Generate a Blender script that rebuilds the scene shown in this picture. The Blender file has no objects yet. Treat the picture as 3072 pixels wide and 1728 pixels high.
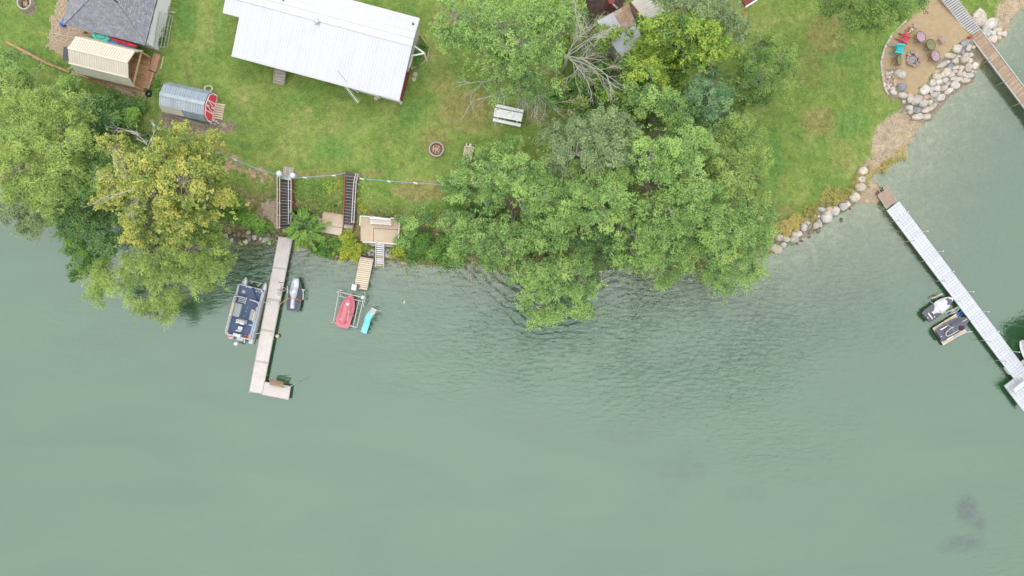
import bpy, bmesh, math, random
import numpy as np
from mathutils import Vector, Matrix
R = math.radians
SC = bpy.context.scene
COL = SC.collection

# ------------------------------------------------------------------ camera, sky, sun, exposure
H, F = 62.0, 2048.0            # drone height (m), focal length in photo pixels (24 mm on 36 mm)
cd = bpy.data.cameras.new('drone_camera'); cam = bpy.data.objects.new('drone_camera', cd); COL.objects.link(cam)
cam.location = (0, 0, H); cam.rotation_euler = (0, 0, 0)
cd.lens = 24; cd.sensor_width = 36; cd.sensor_fit = 'HORIZONTAL'; cd.clip_start = 1; cd.clip_end = 2000
SC.camera = cam
SUN_EL, SUN_ROT = R(58), R(-25)
w = bpy.data.worlds.new('World'); SC.world = w; w.use_nodes = True
nt = w.node_tree; nt.nodes.clear()
sky = nt.nodes.new('ShaderNodeTexSky'); sky.sky_type = 'NISHITA'; sky.sun_disc = False
sky.sun_elevation = SUN_EL; sky.sun_rotation = SUN_ROT; sky.air_density = 1.5; sky.dust_density = 4.0; sky.ozone_density = 1.0
mx = nt.nodes.new('ShaderNodeMix'); mx.data_type = 'RGBA'; mx.inputs['Factor'].default_value = 0.85
# overcast veil: three times brighter overhead than at the horizon
tc = nt.nodes.new('ShaderNodeTexCoord'); sp_ = nt.nodes.new('ShaderNodeSeparateXYZ'); vr = nt.nodes.new('ShaderNodeMapRange'); vm0 = nt.nodes.new('ShaderNodeVectorMath'); vm0.operation = 'SCALE'
vr.inputs['From Min'].default_value = 0; vr.inputs['From Max'].default_value = 1; vr.inputs['To Min'].default_value = .40; vr.inputs['To Max'].default_value = 1.26
nt.links.new(tc.outputs['Generated'], sp_.inputs[0]); nt.links.new(sp_.outputs['Z'], vr.inputs['Value'])
vm0.inputs[0].default_value = (8.4, 8.45, 8.65); nt.links.new(vr.outputs[0], vm0.inputs['Scale']); nt.links.new(vm0.outputs[0], mx.inputs['B'])
bg = nt.nodes.new('ShaderNodeBackground'); bg.inputs['Strength'].default_value = 0.10
ow = nt.nodes.new('ShaderNodeOutputWorld')
nt.links.new(sky.outputs[0], mx.inputs['A']); nt.links.new(mx.outputs['Result'], bg.inputs['Color'])
nt.links.new(bg.outputs[0], ow.inputs['Surface'])
sd = bpy.data.lights.new('sun', 'SUN'); sd.energy = 0.7; sd.angle = R(150); sd.color = (1.0, 0.965, 0.91)
sun = bpy.data.objects.new('sun', sd); COL.objects.link(sun)
sun.rotation_euler = (R(90) - SUN_EL, 0, R(25))
sun.rotation_euler = Vector((0.30, -0.42, -0.86)).to_track_quat('-Z', 'Y').to_euler()
SC.view_settings.view_transform = 'Standard'; SC.view_settings.look = 'None'
SC.view_settings.gamma = 1; SC.view_settings.exposure = 1.0; SC.view_settings.use_curve_mapping = False
SC.cycles.max_bounces = 8; SC.cycles.diffuse_bounces = 5; SC.cycles.transparent_max_bounces = 6

rng = np.random.default_rng(7); random.seed(7)

# ------------------------------------------------------------------ pixel -> world helpers
def P(px, py, z=0.0):
    k = (H - z) / F
    return Vector(((px - 1536) * k, (864 - py) * k, z))
def zm(x0, y0, f): return lambda x, y: (x0 + x / f, y0 + y / f)
f36 = 2536 / 700
a_, b_, c_, d_, e_ = (zm(x, 0, f36) for x in (0, 600, 1200, 1800, 2372))
g_, h_, i_, j_, k_ = (zm(x, 350, f36) for x in (2372, 0, 600, 1200, 1800))
l_, m_ = zm(600, 750, 2.8986), zm(2600, 750, 2.8983)
n_, o_, p_, q_ = zm(670, 820, 6.3), zm(980, 740, 5.177), zm(2740, 860, 7.245), zm(2640, 60, 7.246)
r_, s_, t_, u_ = zm(800, 500, 6.5867), zm(1040, 620, 7.246), zm(1300, 600, f36), zm(1800, 600, 3.68)
v_, w_, x_, y_ = zm(2640, 200, 7.1556), zm(2960, 980, 5.571), zm(420, 0, 8.523), zm(0, 600, f36)

def pnoise(x, y, s, seed=0):
    """cheap smooth value noise, vectorised"""
    x = np.asarray(x, float) * s; y = np.asarray(y, float) * s
    xi = np.floor(x).astype(np.int64); yi = np.floor(y).astype(np.int64); fx = x - xi; fy = y - yi
    def hsh(a, b):
        h = (a * 374761393 + b * 668265263 + seed * 974711) & 0x7fffffff
        h = ((h ^ (h >> 13)) * 1274126177) & 0x7fffffff
        return ((h ^ (h >> 16)) & 0xffff) / 65535.0
    ux = fx * fx * (3 - 2 * fx); uy = fy * fy * (3 - 2 * fy)
    return (hsh(xi, yi) * (1 - ux) + hsh(xi + 1, yi) * ux) * (1 - uy) + (hsh(xi, yi + 1) * (1 - ux) + hsh(xi + 1, yi + 1) * ux) * uy
def inpoly(x, y, poly):
    x = np.asarray(x, float); y = np.asarray(y, float); c = np.zeros(x.shape, bool); n = len(poly)
    for i in range(n):
        x1, y1 = poly[i][0], poly[i][1]; x2, y2 = poly[(i + 1) % n][0], poly[(i + 1) % n][1]
        if y1 == y2: continue
        c ^= ((y1 > y) != (y2 > y)) & (x < (x2 - x1) * (y - y1) / (y2 - y1) + x1)
    return c
def segdist(x, y, pts, closed=False):
    d = np.full(np.shape(x), 1e9); n = len(pts)
    for i in range(n if closed else n - 1):
        ax, ay = pts[i][0], pts[i][1]; bx, by = pts[(i + 1) % n][0], pts[(i + 1) % n][1]
        L = (bx - ax) ** 2 + (by - ay) ** 2 + 1e-9
        t = np.clip(((x - ax) * (bx - ax) + (y - ay) * (by - ay)) / L, 0, 1)
        d = np.minimum(d, np.hypot(x - ax - t * (bx - ax), y - ay - t * (by - ay)))
    return d
def sstep(t): t = np.clip(t, 0, 1); return t * t * (3 - 2 * t)

# ------------------------------------------------------------------ terrain
SHORE_PX = [(-9000, 200), (-3000, 450), (-500, 520), (0, 565), (180, 600), (380, 655), (560, 700), (660, 722), (760, 728), (850, 728), (930, 752),
    (1010, 772), (1100, 785), (1180, 782), (1260, 795), (1330, 800), (1400, 792), (1500, 815), (1620, 822), (1760, 812), (1900, 802),
    (2000, 815), (2120, 808), (2220, 790), (2300, 768), (2350, 748), (2392, 718), (2430, 704), (2474, 676), (2502, 652), (2540, 634),
    (2560, 612), (2600, 611), (2632, 612), (2650, 590), (2640, 562), (2622, 540), (2618, 526), (2648, 512), (2672, 502), (2703, 474), (2722, 456),
    (2728, 433), (2746, 412), (2755, 385), (2788, 358), (2806, 330), (2826, 306), (2858, 282), (2885, 258), (2915, 242), (2940, 196),
    (2982, 140), (3020, 112), (3036, 56), (3075, 20), (3200, -120), (3600, -700), (5000, -3000), (7000, -9000)]
SHORE = [tuple(P(x, y)[:2]) for x, y in SHORE_PX]
LAND = SHORE + [(3000, 3000), (-3000, 3000)]
CTRL = [(-200, 560, 6.5, 3, .35), (300, 620, 6, 3, .35), (660, 715, 5.4, 3, .35), (900, 750, 5.8, 3, .35), (1200, 800, 6, 3, .3), (1500, 815, 7, 3, .25),
    (1800, 830, 8, 3, .22), (2050, 825, 9, 2.8, .2), (2300, 755, 9, 2.0, .13), (2450, 690, 10, 1.8, .10), (2600, 600, 13, 2.0, .07), (2720, 460, 14, 2.0, .055),
    (2800, 330, 16, 2.2, .08), (2930, 200, 18, 2.2, .11), (3030, 60, 20, 2.2, .15), (3300, -200, 20, 2.5, .2)]
CP = np.array([[*P(c[0], c[1])[:2], c[2], c[3], c[4]] for c in CTRL])
SAND_PX = [e_(*p) for p in [(1640, 0), (1955, 400), (1900, 430), (1830, 470), (1750, 520), (1690, 590), (1640, 650), (1560, 730), (1640, 760), (1520, 820), (1480, 930), (1390, 960),
    (1390, 1040), (1300, 1050), (1240, 1030), (1140, 1040), (1090, 1000), (1120, 900), (1000, 860), (990, 790), (990, 690), (1005, 590), (1035, 510), (1070, 450), (1110, 390), (1150, 340), (1200, 290), (1270, 230), (1380, 100), (1450, 0), (1480, -150), (1560, -200)]]
SANDZ = 0.85
SAND = [tuple(P(x, y, SANDZ)[:2]) for x, y in SAND_PX]
PADS = []      # (world polygon, max z)
def raw_ground(x, y):
    x = np.asarray(x, float); y = np.asarray(y, float)
    wsum = 0; acc = [0, 0, 0]
    for cx, cy, cw, ch, cs in CP:
        wt = 1 / ((x - cx) ** 2 + (y - cy) ** 2 + 6.0) ** 1.5
        wsum = wsum + wt; acc[0] = acc[0] + wt * cw; acc[1] = acc[1] + wt * ch; acc[2] = acc[2] + wt * cs
    wd, hh, sl = (q / wsum for q in acc)
    d = segdist(x, y, SHORE); land = inpoly(x, y, LAND)
    t = d / wd
    zl = 0.12 * np.clip(d / 0.4, 0, 1) + (hh - 0.12) * sstep(t) + 0.05 * (pnoise(x, y, .35, 3) - .5) * np.clip(d, 0, 1) + .006 * np.clip(d - 10, 0, 40)
    zw = -np.minimum(sl * d + 0.02, 2.5)
    z = np.where(land, zl, zw)
    sdist = segdist(x, y, SAND, True); ins = inpoly(x, y, SAND)
    wgt = np.where(ins, 1.0, np.clip(1 - sdist / 1.6, 0, 1)) * land
    z = z * (1 - wgt) + (SANDZ + .03 * (pnoise(x, y, .8, 9) - .5)) * wgt
    return z
def ground(x, y):
    z = raw_ground(x, y)
    for poly, pz in PADS:
        m = inpoly(x, y, poly); dd = segdist(x, y, poly, True)
        lim = np.where(m, pz, pz + dd * 1.1)
        z = np.minimum(z, lim)
    return z
def gz(x, y): return float(ground(np.array([x]), np.array([y]))[0])
def PG(px, py, dz=0.0):
    z = 2.5
    for _ in range(6):
        p = P(px, py, z); z = gz(p.x, p.y) + dz
    return P(px, py, z)

# ------------------------------------------------------------------ materials
MATS = {}
def rgba(c): return (c[0], c[1], c[2], 1)
def mat(name, c1, c2=None, scale=3.0, rough=0.7, bump=0.0, bscale=None, metal=0.0, rnd=0.0, detail=4, spec=0.3, fine=0.0):
    if name in MATS: return MATS[name]
    m = bpy.data.materials.new(name); m.use_nodes = True; N = m.node_tree.nodes; L = m.node_tree.links
    b = N['Principled BSDF']; b.inputs['Roughness'].default_value = rough; b.inputs['Metallic'].default_value = metal
    b.inputs['Specular IOR Level'].default_value = spec
    c2 = c2 or tuple(x * 0.8 for x in c1)
    geo = N.new('ShaderNodeNewGeometry')
    nz = N.new('ShaderNodeTexNoise'); nz.inputs['Scale'].default_value = scale; nz.inputs['Detail'].default_value = detail; nz.inputs['Roughness'].default_value = .65
    L.new(geo.outputs['Position'], nz.inputs['Vector'])
    rp = N.new('ShaderNodeValToRGB'); rp.color_ramp.elements[0].position = .32; rp.color_ramp.elements[1].position = .68
    rp.color_ramp.elements[0].color = rgba(c2); rp.color_ramp.elements[1].color = rgba(c1)
    L.new(nz.outputs['Fac'], rp.inputs[0]); out = rp.outputs[0]
    if rnd:
        oi = N.new('ShaderNodeObjectInfo'); mr = N.new('ShaderNodeMapRange'); mr.inputs['To Min'].default_value = 1 - rnd; mr.inputs['To Max'].default_value = 1 + rnd
        L.new(oi.outputs['Random'], mr.inputs['Value'])
        vm = N.new('ShaderNodeVectorMath'); vm.operation = 'SCALE'; L.new(out, vm.inputs[0]); L.new(mr.outputs[0], vm.inputs['Scale']); out = vm.outputs[0]
    L.new(out, b.inputs['Base Color'])
    if bump:
        bn = N.new('ShaderNodeTexNoise'); bn.inputs['Scale'].default_value = bscale or scale * 4; bn.inputs['Detail'].default_value = 5
        L.new(geo.outputs['Position'], bn.inputs['Vector'])
        bp = N.new('ShaderNodeBump'); bp.inputs['Strength'].default_value = bump; bp.inputs['Distance'].default_value = .05
        L.new(bn.outputs['Fac'], bp.inputs['Height']); L.new(bp.outputs[0], b.inputs['Normal'])
    MATS[name] = m; return m

def leafmat(name, lo, mid, hi, transl=.25):
    m = bpy.data.materials.new(name); m.use_nodes = True; N = m.node_tree.nodes; L = m.node_tree.links
    N.remove(N['Principled BSDF']); out = N['Material Output']
    at = N.new('ShaderNodeAttribute'); at.attribute_name = 'hue'
    rp = N.new('ShaderNodeValToRGB'); e = rp.color_ramp.elements
    e[0].color = rgba(lo); e[0].position = .1; e[1].color = rgba(hi); e[1].position = .92
    x = e.new(.5); x.color = rgba(mid)
    L.new(at.outputs['Fac'], rp.inputs[0])
    df = N.new('ShaderNodeBsdfDiffuse'); tr = N.new('ShaderNodeBsdfTranslucent'); gl = N.new('ShaderNodeBsdfGlossy'); gl.inputs['Roughness'].default_value = .45
    gl.inputs['Color'].default_value = (1, 1, 1, 1)
    L.new(rp.outputs[0], df.inputs[0]); L.new(rp.outputs[0], tr.inputs[0])
    ms = N.new('ShaderNodeMixShader'); ms.inputs[0].default_value = transl; L.new(df.outputs[0], ms.inputs[1]); L.new(tr.outputs[0], ms.inputs[2])
    m2 = N.new('ShaderNodeMixShader'); m2.inputs[0].default_value = .025; L.new(ms.outputs[0], m2.inputs[1]); L.new(gl.outputs[0], m2.inputs[2])
    L.new(m2.outputs[0], out.inputs['Surface'])
    return m

M_white = mat('white_paint', (.72, .72, .73), (.66, .66, .67), 2, .5)
M_whitepl = mat('white_plastic', (.60, .61, .62), (.53, .54, .555), 4, .35, spec=.5)
M_roofw = mat('white_metal_roofing', (.535, .547, .57), (.505, .517, .54), .7, .6, spec=.4, rnd=.02)
M_bright = mat('bright_white_paint', (.84, .84, .85), (.78, .78, .8), 2, .5)
M_siding = mat('pale_siding', (.56, .54, .51), (.46, .45, .42), 2, .7)
M_galv = mat('galvanised_steel', (.50, .51, .50), (.38, .39, .39), 6, .4, metal=.35)
M_alu = mat('aluminium', (.62, .63, .65), (.5, .51, .53), 5, .35, metal=.4)
M_dark = mat('dark_grey', (.03, .03, .034), (.02, .02, .022), 6, .6)
M_black = mat('black_rubber', (.016, .016, .018), (.01, .01, .01), 6, .7)
M_cream = mat('cream_steel', (.60, .56, .46), (.55, .51, .415), 1.2, .5, rnd=.025)
M_creamd = mat('cream_siding_and_shade', (.55, .54, .44), (.49, .48, .39), 1.2, .6)
M_lum = mat('new_lumber', (.56, .41, .24), (.44, .31, .17), 5, .75, rnd=.12)
M_plyw = mat('brown_boards', (.50, .31, .155), (.33, .195, .095), 4, .75, rnd=.22)
M_redwood = mat('reddish_planks', (.52, .30, .21), (.38, .20, .135), 5, .8, rnd=.28)
M_timber = mat('weathered_timber', (.40, .24, .13), (.28, .17, .10), 3, .8, rnd=.15)
M_greyw = mat('grey_weathered_wood', (.42, .38, .33), (.30, .27, .235), 5, .85, rnd=.12)
M_tanw = mat('tan_boards', (.63, .53, .40), (.55, .455, .34), 3, .7, rnd=.07)
M_brownd = mat('brown_decking', (.37, .265, .185), (.27, .19, .13), 4, .75, rnd=.2)
M_comp = mat('pale_composite_decking', (.57, .53, .50), (.49, .45, .42), 1.2, .6, rnd=.03)
M_plate = mat('white_grating', (.50, .52, .555), (.45, .47, .50), 9, .5, rnd=.05)
M_redp = mat('red_paint', (.80, .075, .115), (.72, .065, .10), 3, .5)
M_brick = mat('brick_red_floor', (.20, .055, .042), (.15, .042, .035), 5, .7)
M_redst = mat('faded_red_stringer', (.36, .11, .08), (.27, .08, .065), 4, .7)
M_conc = mat('concrete', (.48, .44, .38), (.38, .345, .295), 3, .85, bump=.2)
M_tanp = mat('tan_painted_deck', (.50, .40, .295), (.45, .355, .26), 1.5, .75)
M_grate = mat('dark_stair_tread', (.085, .08, .078), (.045, .043, .043), 9, .8, rnd=.25)
M_bark = mat('grey_bark', (.26, .235, .20), (.15, .13, .11), 8, .9, bump=.4)
M_dead = mat('bleached_dead_wood', (.54, .51, .465), (.40, .37, .33), 7, .9)
M_twig = mat('grey_twig', (.34, .32, .28), (.22, .2, .17), 7, .9)
def rockmat(name, stops):
    m = bpy.data.materials.new(name); m.use_nodes = True; N = m.node_tree.nodes; L = m.node_tree.links
    b = N['Principled BSDF']; b.inputs['Roughness'].default_value = .85; b.inputs['Specular IOR Level'].default_value = .2
    oi = N.new('ShaderNodeObjectInfo'); rp = N.new('ShaderNodeValToRGB'); rp.color_ramp.interpolation = 'CONSTANT'
    e = rp.color_ramp.elements
    for i, c in enumerate(stops):
        if i < 2: x = e[i]
        else: x = e.new(i / len(stops))
        x.position = i / len(stops); x.color = rgba(c)
    L.new(oi.outputs['Random'], rp.inputs[0])
    geo = N.new('ShaderNodeNewGeometry')
    n1 = N.new('ShaderNodeTexNoise'); n1.inputs['Scale'].default_value = 2.6; n1.inputs['Detail'].default_value = 8; n1.inputs['Roughness'].default_value = .72; n1.inputs['Distortion'].default_value = .8
    L.new(geo.outputs['Position'], n1.inputs['Vector'])
    mr = N.new('ShaderNodeMapRange'); mr.inputs['From Min'].default_value = .28; mr.inputs['From Max'].default_value = .72; mr.inputs['To Min'].default_value = .5; mr.inputs['To Max'].default_value = 1.3
    L.new(n1.outputs['Fac'], mr.inputs['Value'])
    vm = N.new('ShaderNodeVectorMath'); vm.operation = 'SCALE'; L.new(rp.outputs[0], vm.inputs[0]); L.new(mr.outputs[0], vm.inputs['Scale'])
    L.new(vm.outputs[0], b.inputs['Base Color'])
    bp = N.new('ShaderNodeBump'); bp.inputs['Strength'].default_value = .6; bp.inputs['Distance'].default_value = .08; L.new(n1.outputs['Fac'], bp.inputs['Height']); L.new(bp.outputs[0], b.inputs['Normal'])
    return m
M_rock = rockmat('pale_fieldstone', [(.50, .45, .375), (.48, .45, .40), (.54, .48, .395), (.42, .39, .34), (.52, .49, .44), (.46, .40, .33), (.43, .42, .40), (.56, .52, .46)])
M_rockg = rockmat('blue_grey_stone', [(.27, .275, .28), (.31, .31, .305), (.24, .26, .27)])
M_rockd = rockmat('wet_dark_stone', [(.16, .13, .10), (.24, .19, .14), (.20, .18, .15), (.30, .24, .17), (.13, .11, .09)])
M_rockp = rockmat('reddish_stone', [(.48, .33, .27), (.50, .36, .27), (.47, .35, .30)])

# ------------------------------------------------------------------ object helpers
WLOC = {}
def tag(o, label=None, cat=None, group=None, kind=None):
    if label: o['label'] = label
    if cat: o['category'] = cat
    if group: o['group'] = group
    if kind: o['kind'] = kind
    return o
def thing(name, label, cat, loc, group=None):
    o = bpy.data.objects.new(name, None); COL.objects.link(o); o.empty_display_size = .3
    o.location = loc; WLOC[o.name] = Vector(loc); return tag(o, label, cat, group)
def link(name, me, parent=None, loc=None, rot=None, scale=None):
    o = bpy.data.objects.new(name, me); COL.objects.link(o)
    wl = Vector(loc) if loc is not None else Vector((0, 0, 0))
    if parent is not None:
        o.parent = parent; o.location = wl - WLOC[parent.name]
    else: o.location = wl
    if rot is not None: o.rotation_euler = rot
    if scale is not None: o.scale = scale
    WLOC[o.name] = wl
    return o
class Fr:
    """local frame: x right, y forward, origin on the ground plan"""
    def __init__(s, o, fwd, z=None):
        s.o = Vector((o[0], o[1], 0)); f = Vector((fwd[0], fwd[1], 0)).normalized(); s.y = f; s.x = Vector((f.y, -f.x, 0))
    def __call__(s, x, y, z): return s.o + s.x * x + s.y * y + Vector((0, 0, z))
    @property
    def ang(s): return math.atan2(s.x.y, s.x.x)
class MB:
    def __init__(s): s.v = []; s.f = []
    def quadbox(s, c):      # 8 corners: 4 bottom ccw, 4 top ccw
        n = len(s.v); s.v += [tuple(p) for p in c]
        s.f += [(n, n + 3, n + 2, n + 1), (n + 4, n + 5, n + 6, n + 7)] + [(n + i, n + (i + 1) % 4, n + 4 + (i + 1) % 4, n + 4 + i) for i in range(4)]; return s
    def fbox(s, fr, x0, x1, y0, y1, z0, z1):
        return s.quadbox([fr(x, y, z) for z in (z0, z1) for x, y in ((x0, y0), (x1, y0), (x1, y1), (x0, y1))])
    def prism(s, pts, dz):   # pts: list of 3D (top), extruded down by dz
        n = len(s.v); k = len(pts); pts = [Vector(p) for p in pts]
        ar = sum(pts[i].x * pts[(i + 1) % k].y - pts[(i + 1) % k].x * pts[i].y for i in range(k))
        if ar < 0: pts = pts[::-1]
        s.v += [tuple(p) for p in pts] + [(p.x, p.y, p.z - dz) for p in pts]
        s.f += [tuple(range(n, n + k)), tuple(range(n + 2 * k - 1, n + k - 1, -1))] + [(n + i, n + k + i, n + k + (i + 1) % k, n + (i + 1) % k) for i in range(k)]; return s
    def beam(s, p0, p1, w, h, up=Vector((0, 0, 1))):
        p0 = Vector(p0); p1 = Vector(p1); d = (p1 - p0).normalized()
        if abs(d.dot(up)) > .95: up = Vector((1, 0, 0)) if abs(d.x) < .9 else Vector((0, 1, 0))
        sx = d.cross(up).normalized() * w / 2; sy = sx.cross(d).normalized() * h / 2
        return s.quadbox([p0 - sx - sy, p0 + sx - sy, p1 + sx - sy, p1 - sx - sy, p0 - sx + sy, p0 + sx + sy, p1 + sx + sy, p1 - sx + sy])
    def tube(s, pts, r, n=6, cap=True):
        pts = [Vector(p) for p in pts]; k = len(pts); rr = r if isinstance(r, (list, tuple)) else [r] * k; b = len(s.v)
        for i, p in enumerate(pts):
            d = (pts[min(i + 1, k - 1)] - pts[max(i - 1, 0)]).normalized()
            u = d.cross(Vector((0, 0, 1)) if abs(d.z) < .9 else Vector((1, 0, 0))).normalized(); q = d.cross(u)
            for j in range(n):
                t = 2 * math.pi * j / n; s.v.append(tuple(p + (u * math.cos(t) + q * math.sin(t)) * rr[i]))
        for i in range(k - 1):
            for j in range(n):
                s.f.append((b + i * n + j, b + i * n + (j + 1) % n, b + (i + 1) * n + (j + 1) % n, b + (i + 1) * n + j))
        if cap: s.f += [tuple(range(b + n - 1, b - 1, -1)), tuple(range(b + (k - 1) * n, b + k * n))]
        return s
    def ring(s, c, r, rt, n=24, m=6, nrm=None):
        c = Vector(c); pts = []
        b = len(s.v); u, q = Vector((1, 0, 0)), Vector((0, 1, 0)); wv = Vector((0, 0, 1))
        if nrm is not None:
            wv = Vector(nrm).normalized(); u = wv.orthogonal().normalized(); q = wv.cross(u)
        for i in range(n):
            t = 2 * math.pi * i / n; rad = u * math.cos(t) + q * math.sin(t)
            for j in range(m):
                f = 2 * math.pi * j / m; s.v.append(tuple(c + rad * (r + rt * math.cos(f)) + wv * rt * math.sin(f)))
        for i in range(n):
            for j in range(m): s.f.append((b + i * m + j, b + ((i + 1) % n) * m + j, b + ((i + 1) % n) * m + (j + 1) % m, b + i * m + (j + 1) % m))
        return s
    def lathe(s, c, prof, n=16, axis=None):
        """prof: list of (r,z); revolve about vertical through c (or about axis vector)"""
        c = Vector(c); b = len(s.v); k = len(prof)
        wv = Vector(axis).normalized() if axis is not None else Vector((0, 0, 1)); u = wv.orthogonal().normalized(); q = wv.cross(u)
        for r, z in prof:
            for j in range(n):
                t = 2 * math.pi * j / n; s.v.append(tuple(c + (u * math.cos(t) + q * math.sin(t)) * max(r, 1e-4) + wv * z))
        for i in range(k - 1):
            for j in range(n): s.f.append((b + i * n + j, b + i * n + (j + 1) % n, b + (i + 1) * n + (j + 1) % n, b + (i + 1) * n + j))
        s.f.append(tuple(range(b + (k - 1) * n, b + k * n))); s.f.append(tuple(range(b + n - 1, b - 1, -1))); return s
    def grid(s, rows):
        b = len(s.v); nr = len(rows); nc = len(rows[0])
        for r in rows: s.v += [tuple(p) for p in r]
        for i in range(nr - 1):
            for j in range(nc - 1): s.f.append((b + i * nc + j, b + i * nc + j + 1, b + (i + 1) * nc + j + 1, b + (i + 1) * nc + j))
        return s
    def build(s, name, m, parent=None, smooth=False, label=None, cat=None, group=None, kind=None, origin=None, bevel=0):
        org = Vector(origin) if origin is not None else (WLOC[parent.name] if parent is not None else Vector(np.mean(np.array(s.v), axis=0)))
        if origin is None and parent is None: org.z = min(v[2] for v in s.v)
        me = bpy.data.meshes.new(name); me.from_pydata([tuple(Vector(v) - org) for v in s.v], [], s.f); me.materials.append(m)
        if smooth: me.polygons.foreach_set('use_smooth', [True] * len(me.polygons))
        o = link(name, me, parent, org); tag(o, label, cat, group, kind)
        if bevel:
            bv = o.modifiers.new('bevel', 'BEVEL'); bv.width = bevel; bv.segments = 2; bv.limit_method = 'ANGLE'
        return o
# unit box shared by all boards of one material
UNIT = {}
def unit(m):
    if m.name in UNIT: return UNIT[m.name]
    b = MB(); b.quadbox([(x, y, z) for z in (-.5, .5) for x, y in ((-.5, -.5), (.5, -.5), (.5, .5), (-.5, .5))])
    me = bpy.data.meshes.new('board_' + m.name); me.from_pydata(b.v, [], b.f); me.materials.append(m); UNIT[m.name] = me; return me
def board(parent, p0, p1, wd, th, m, name='plank'):
    """flat board from p0 to p1 (top centre line), width wd, thickness th"""
    p0 = Vector(p0); p1 = Vector(p1); d = p1 - p0; L = d.length; c = (p0 + p1) / 2
    yaw = math.atan2(d.y, d.x); pit = -math.asin(max(-1, min(1, d.z / L)))
    rot = (Matrix.Rotation(yaw, 3, 'Z') @ Matrix.Rotation(pit, 3, 'Y'))
    c = c - rot @ Vector((0, 0, th / 2))
    return link(name, unit(m), parent, c, rot.to_euler(), (L, wd, th))
def deckboards(parent, q, n, m, th=.04, gap=.012, along=True, name='plank', jit=.0):
    """n boards across quad q = [A,B,C,D] (A->B one end, D->C other); each board runs A..B direction, stacked from A-B to D-C"""
    A, B, C, D = (Vector(p) for p in q)
    for i in range(n):
        t0 = (i + .5) / n
        p0 = A.lerp(D, t0); p1 = B.lerp(C, t0); wd = ((A.lerp(B, .5)) - (D.lerp(C, .5))).length / n - gap
        z = random.uniform(-jit, jit)
        board(parent, p0 + Vector((0, 0, z)), p1 + Vector((0, 0, z)), wd, th, m, name)
def fast_mesh(name, verts, faces, m, attrs=None, smooth=False):
    verts = np.asarray(verts, np.float32); faces = np.asarray(faces, np.int32); k = faces.shape[1]
    me = bpy.data.meshes.new(name); me.vertices.add(len(verts)); me.vertices.foreach_set('co', verts.ravel())
    me.loops.add(faces.size); me.loops.foreach_set('vertex_index', faces.ravel())
    me.polygons.add(len(faces)); me.polygons.foreach_set('loop_start', np.arange(0, faces.size, k, dtype=np.int32))
    me.polygons.foreach_set('loop_total', np.full(len(faces), k, np.int32))
    if smooth: me.polygons.foreach_set('use_smooth', np.ones(len(faces), bool))
    me.update(calc_edges=True)
    for an, av in (attrs or {}).items():
        at = me.attributes.new(an, 'FLOAT', 'POINT'); at.data.foreach_set('value', np.asarray(av, np.float32))
    me.materials.append(m); me.validate(); return me
# ------------------------------------------------------------------ ground, lake bed, water
def polyw(px, z): return [tuple(P(x, y, z)[:2]) for x, y in px]
DECK_PX = [s_(300, 212), s_(1130, 268), s_(1122, 815), s_(335, 765)]
DECKZ = 1.45
PADS.append((polyw(DECK_PX, DECKZ), DECKZ - .22))
TPAD_PX = [r_(1110, 880), r_(1520, 950), r_(1500, 1205), r_(1080, 1135)]; TPADZ = 1.0
PPAD_PX = [r_(1088, 1138), r_(1500, 1212), r_(1470, 1362), r_(1060, 1290)]
CPAD_PX = [r_(515, 985), r_(700, 950), r_(1085, 1020), r_(1065, 1135), r_(505, 1135)]
PADS += [(polyw(TPAD_PX, TPADZ), .85), (polyw(PPAD_PX, .9), .75), (polyw(CPAD_PX, .9), .8)]
def stairline(p0, z0, p1, z1, wpx):
    for t in np.linspace(0, 1, 12):
        x = p0[0] + (p1[0] - p0[0]) * t; y = p0[1] + (p1[1] - p0[1]) * t; z = z0 + (z1 - z0) * t
        PADS.append((polyw([(x - wpx, y - 9), (x + wpx, y - 9), (x + wpx, y + 9), (x - wpx, y + 9)], z), z - .28))
ST1 = (r_(385, 250), 3.0, r_(390, 1240), .62); ST2 = (r_(1668, 125), 3.0, r_(1612, 1165), .95)
stairline(*ST1, 20); stairline(*ST2, 18)

xs = np.concatenate([np.arange(-900, -60, 60), np.arange(-56, 56.1, .3), np.arange(62, 900, 60)])
ys = np.concatenate([np.arange(-900, -40, 60), np.arange(-36, -8, 1.5), np.arange(-7.5, 32.1, .3), np.arange(38, 900, 60)])
GX, GY = np.meshgrid(xs, ys); GZ = ground(GX.ravel(), GY.ravel())
gx, gy = GX.ravel(), GY.ravel()
nxg, nyg = len(xs), len(ys)
ii = np.arange(nyg - 1)[:, None] * nxg + np.arange(nxg - 1)[None, :]
gfaces = np.stack([ii, ii + 1, ii + 1 + nxg, ii + nxg], -1).reshape(-1, 4)
sd_ = segdist(gx, gy, SHORE); landm = inpoly(gx, gy, LAND)
def blobs(lst, z=3.0):
    a = np.zeros(gx.shape)
    for px, py, rx, ry, s in lst:
        c = P(px, py, z); k = (H - z) / F
        d = np.hypot((gx - c.x) / (rx * k), (gy - c.y) / (ry * k)); a = np.maximum(a, s * sstep(1.35 - d))
    return a
nA = pnoise(gx, gy, .55, 21); nB = pnoise(gx, gy, 1.7, 22)
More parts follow.
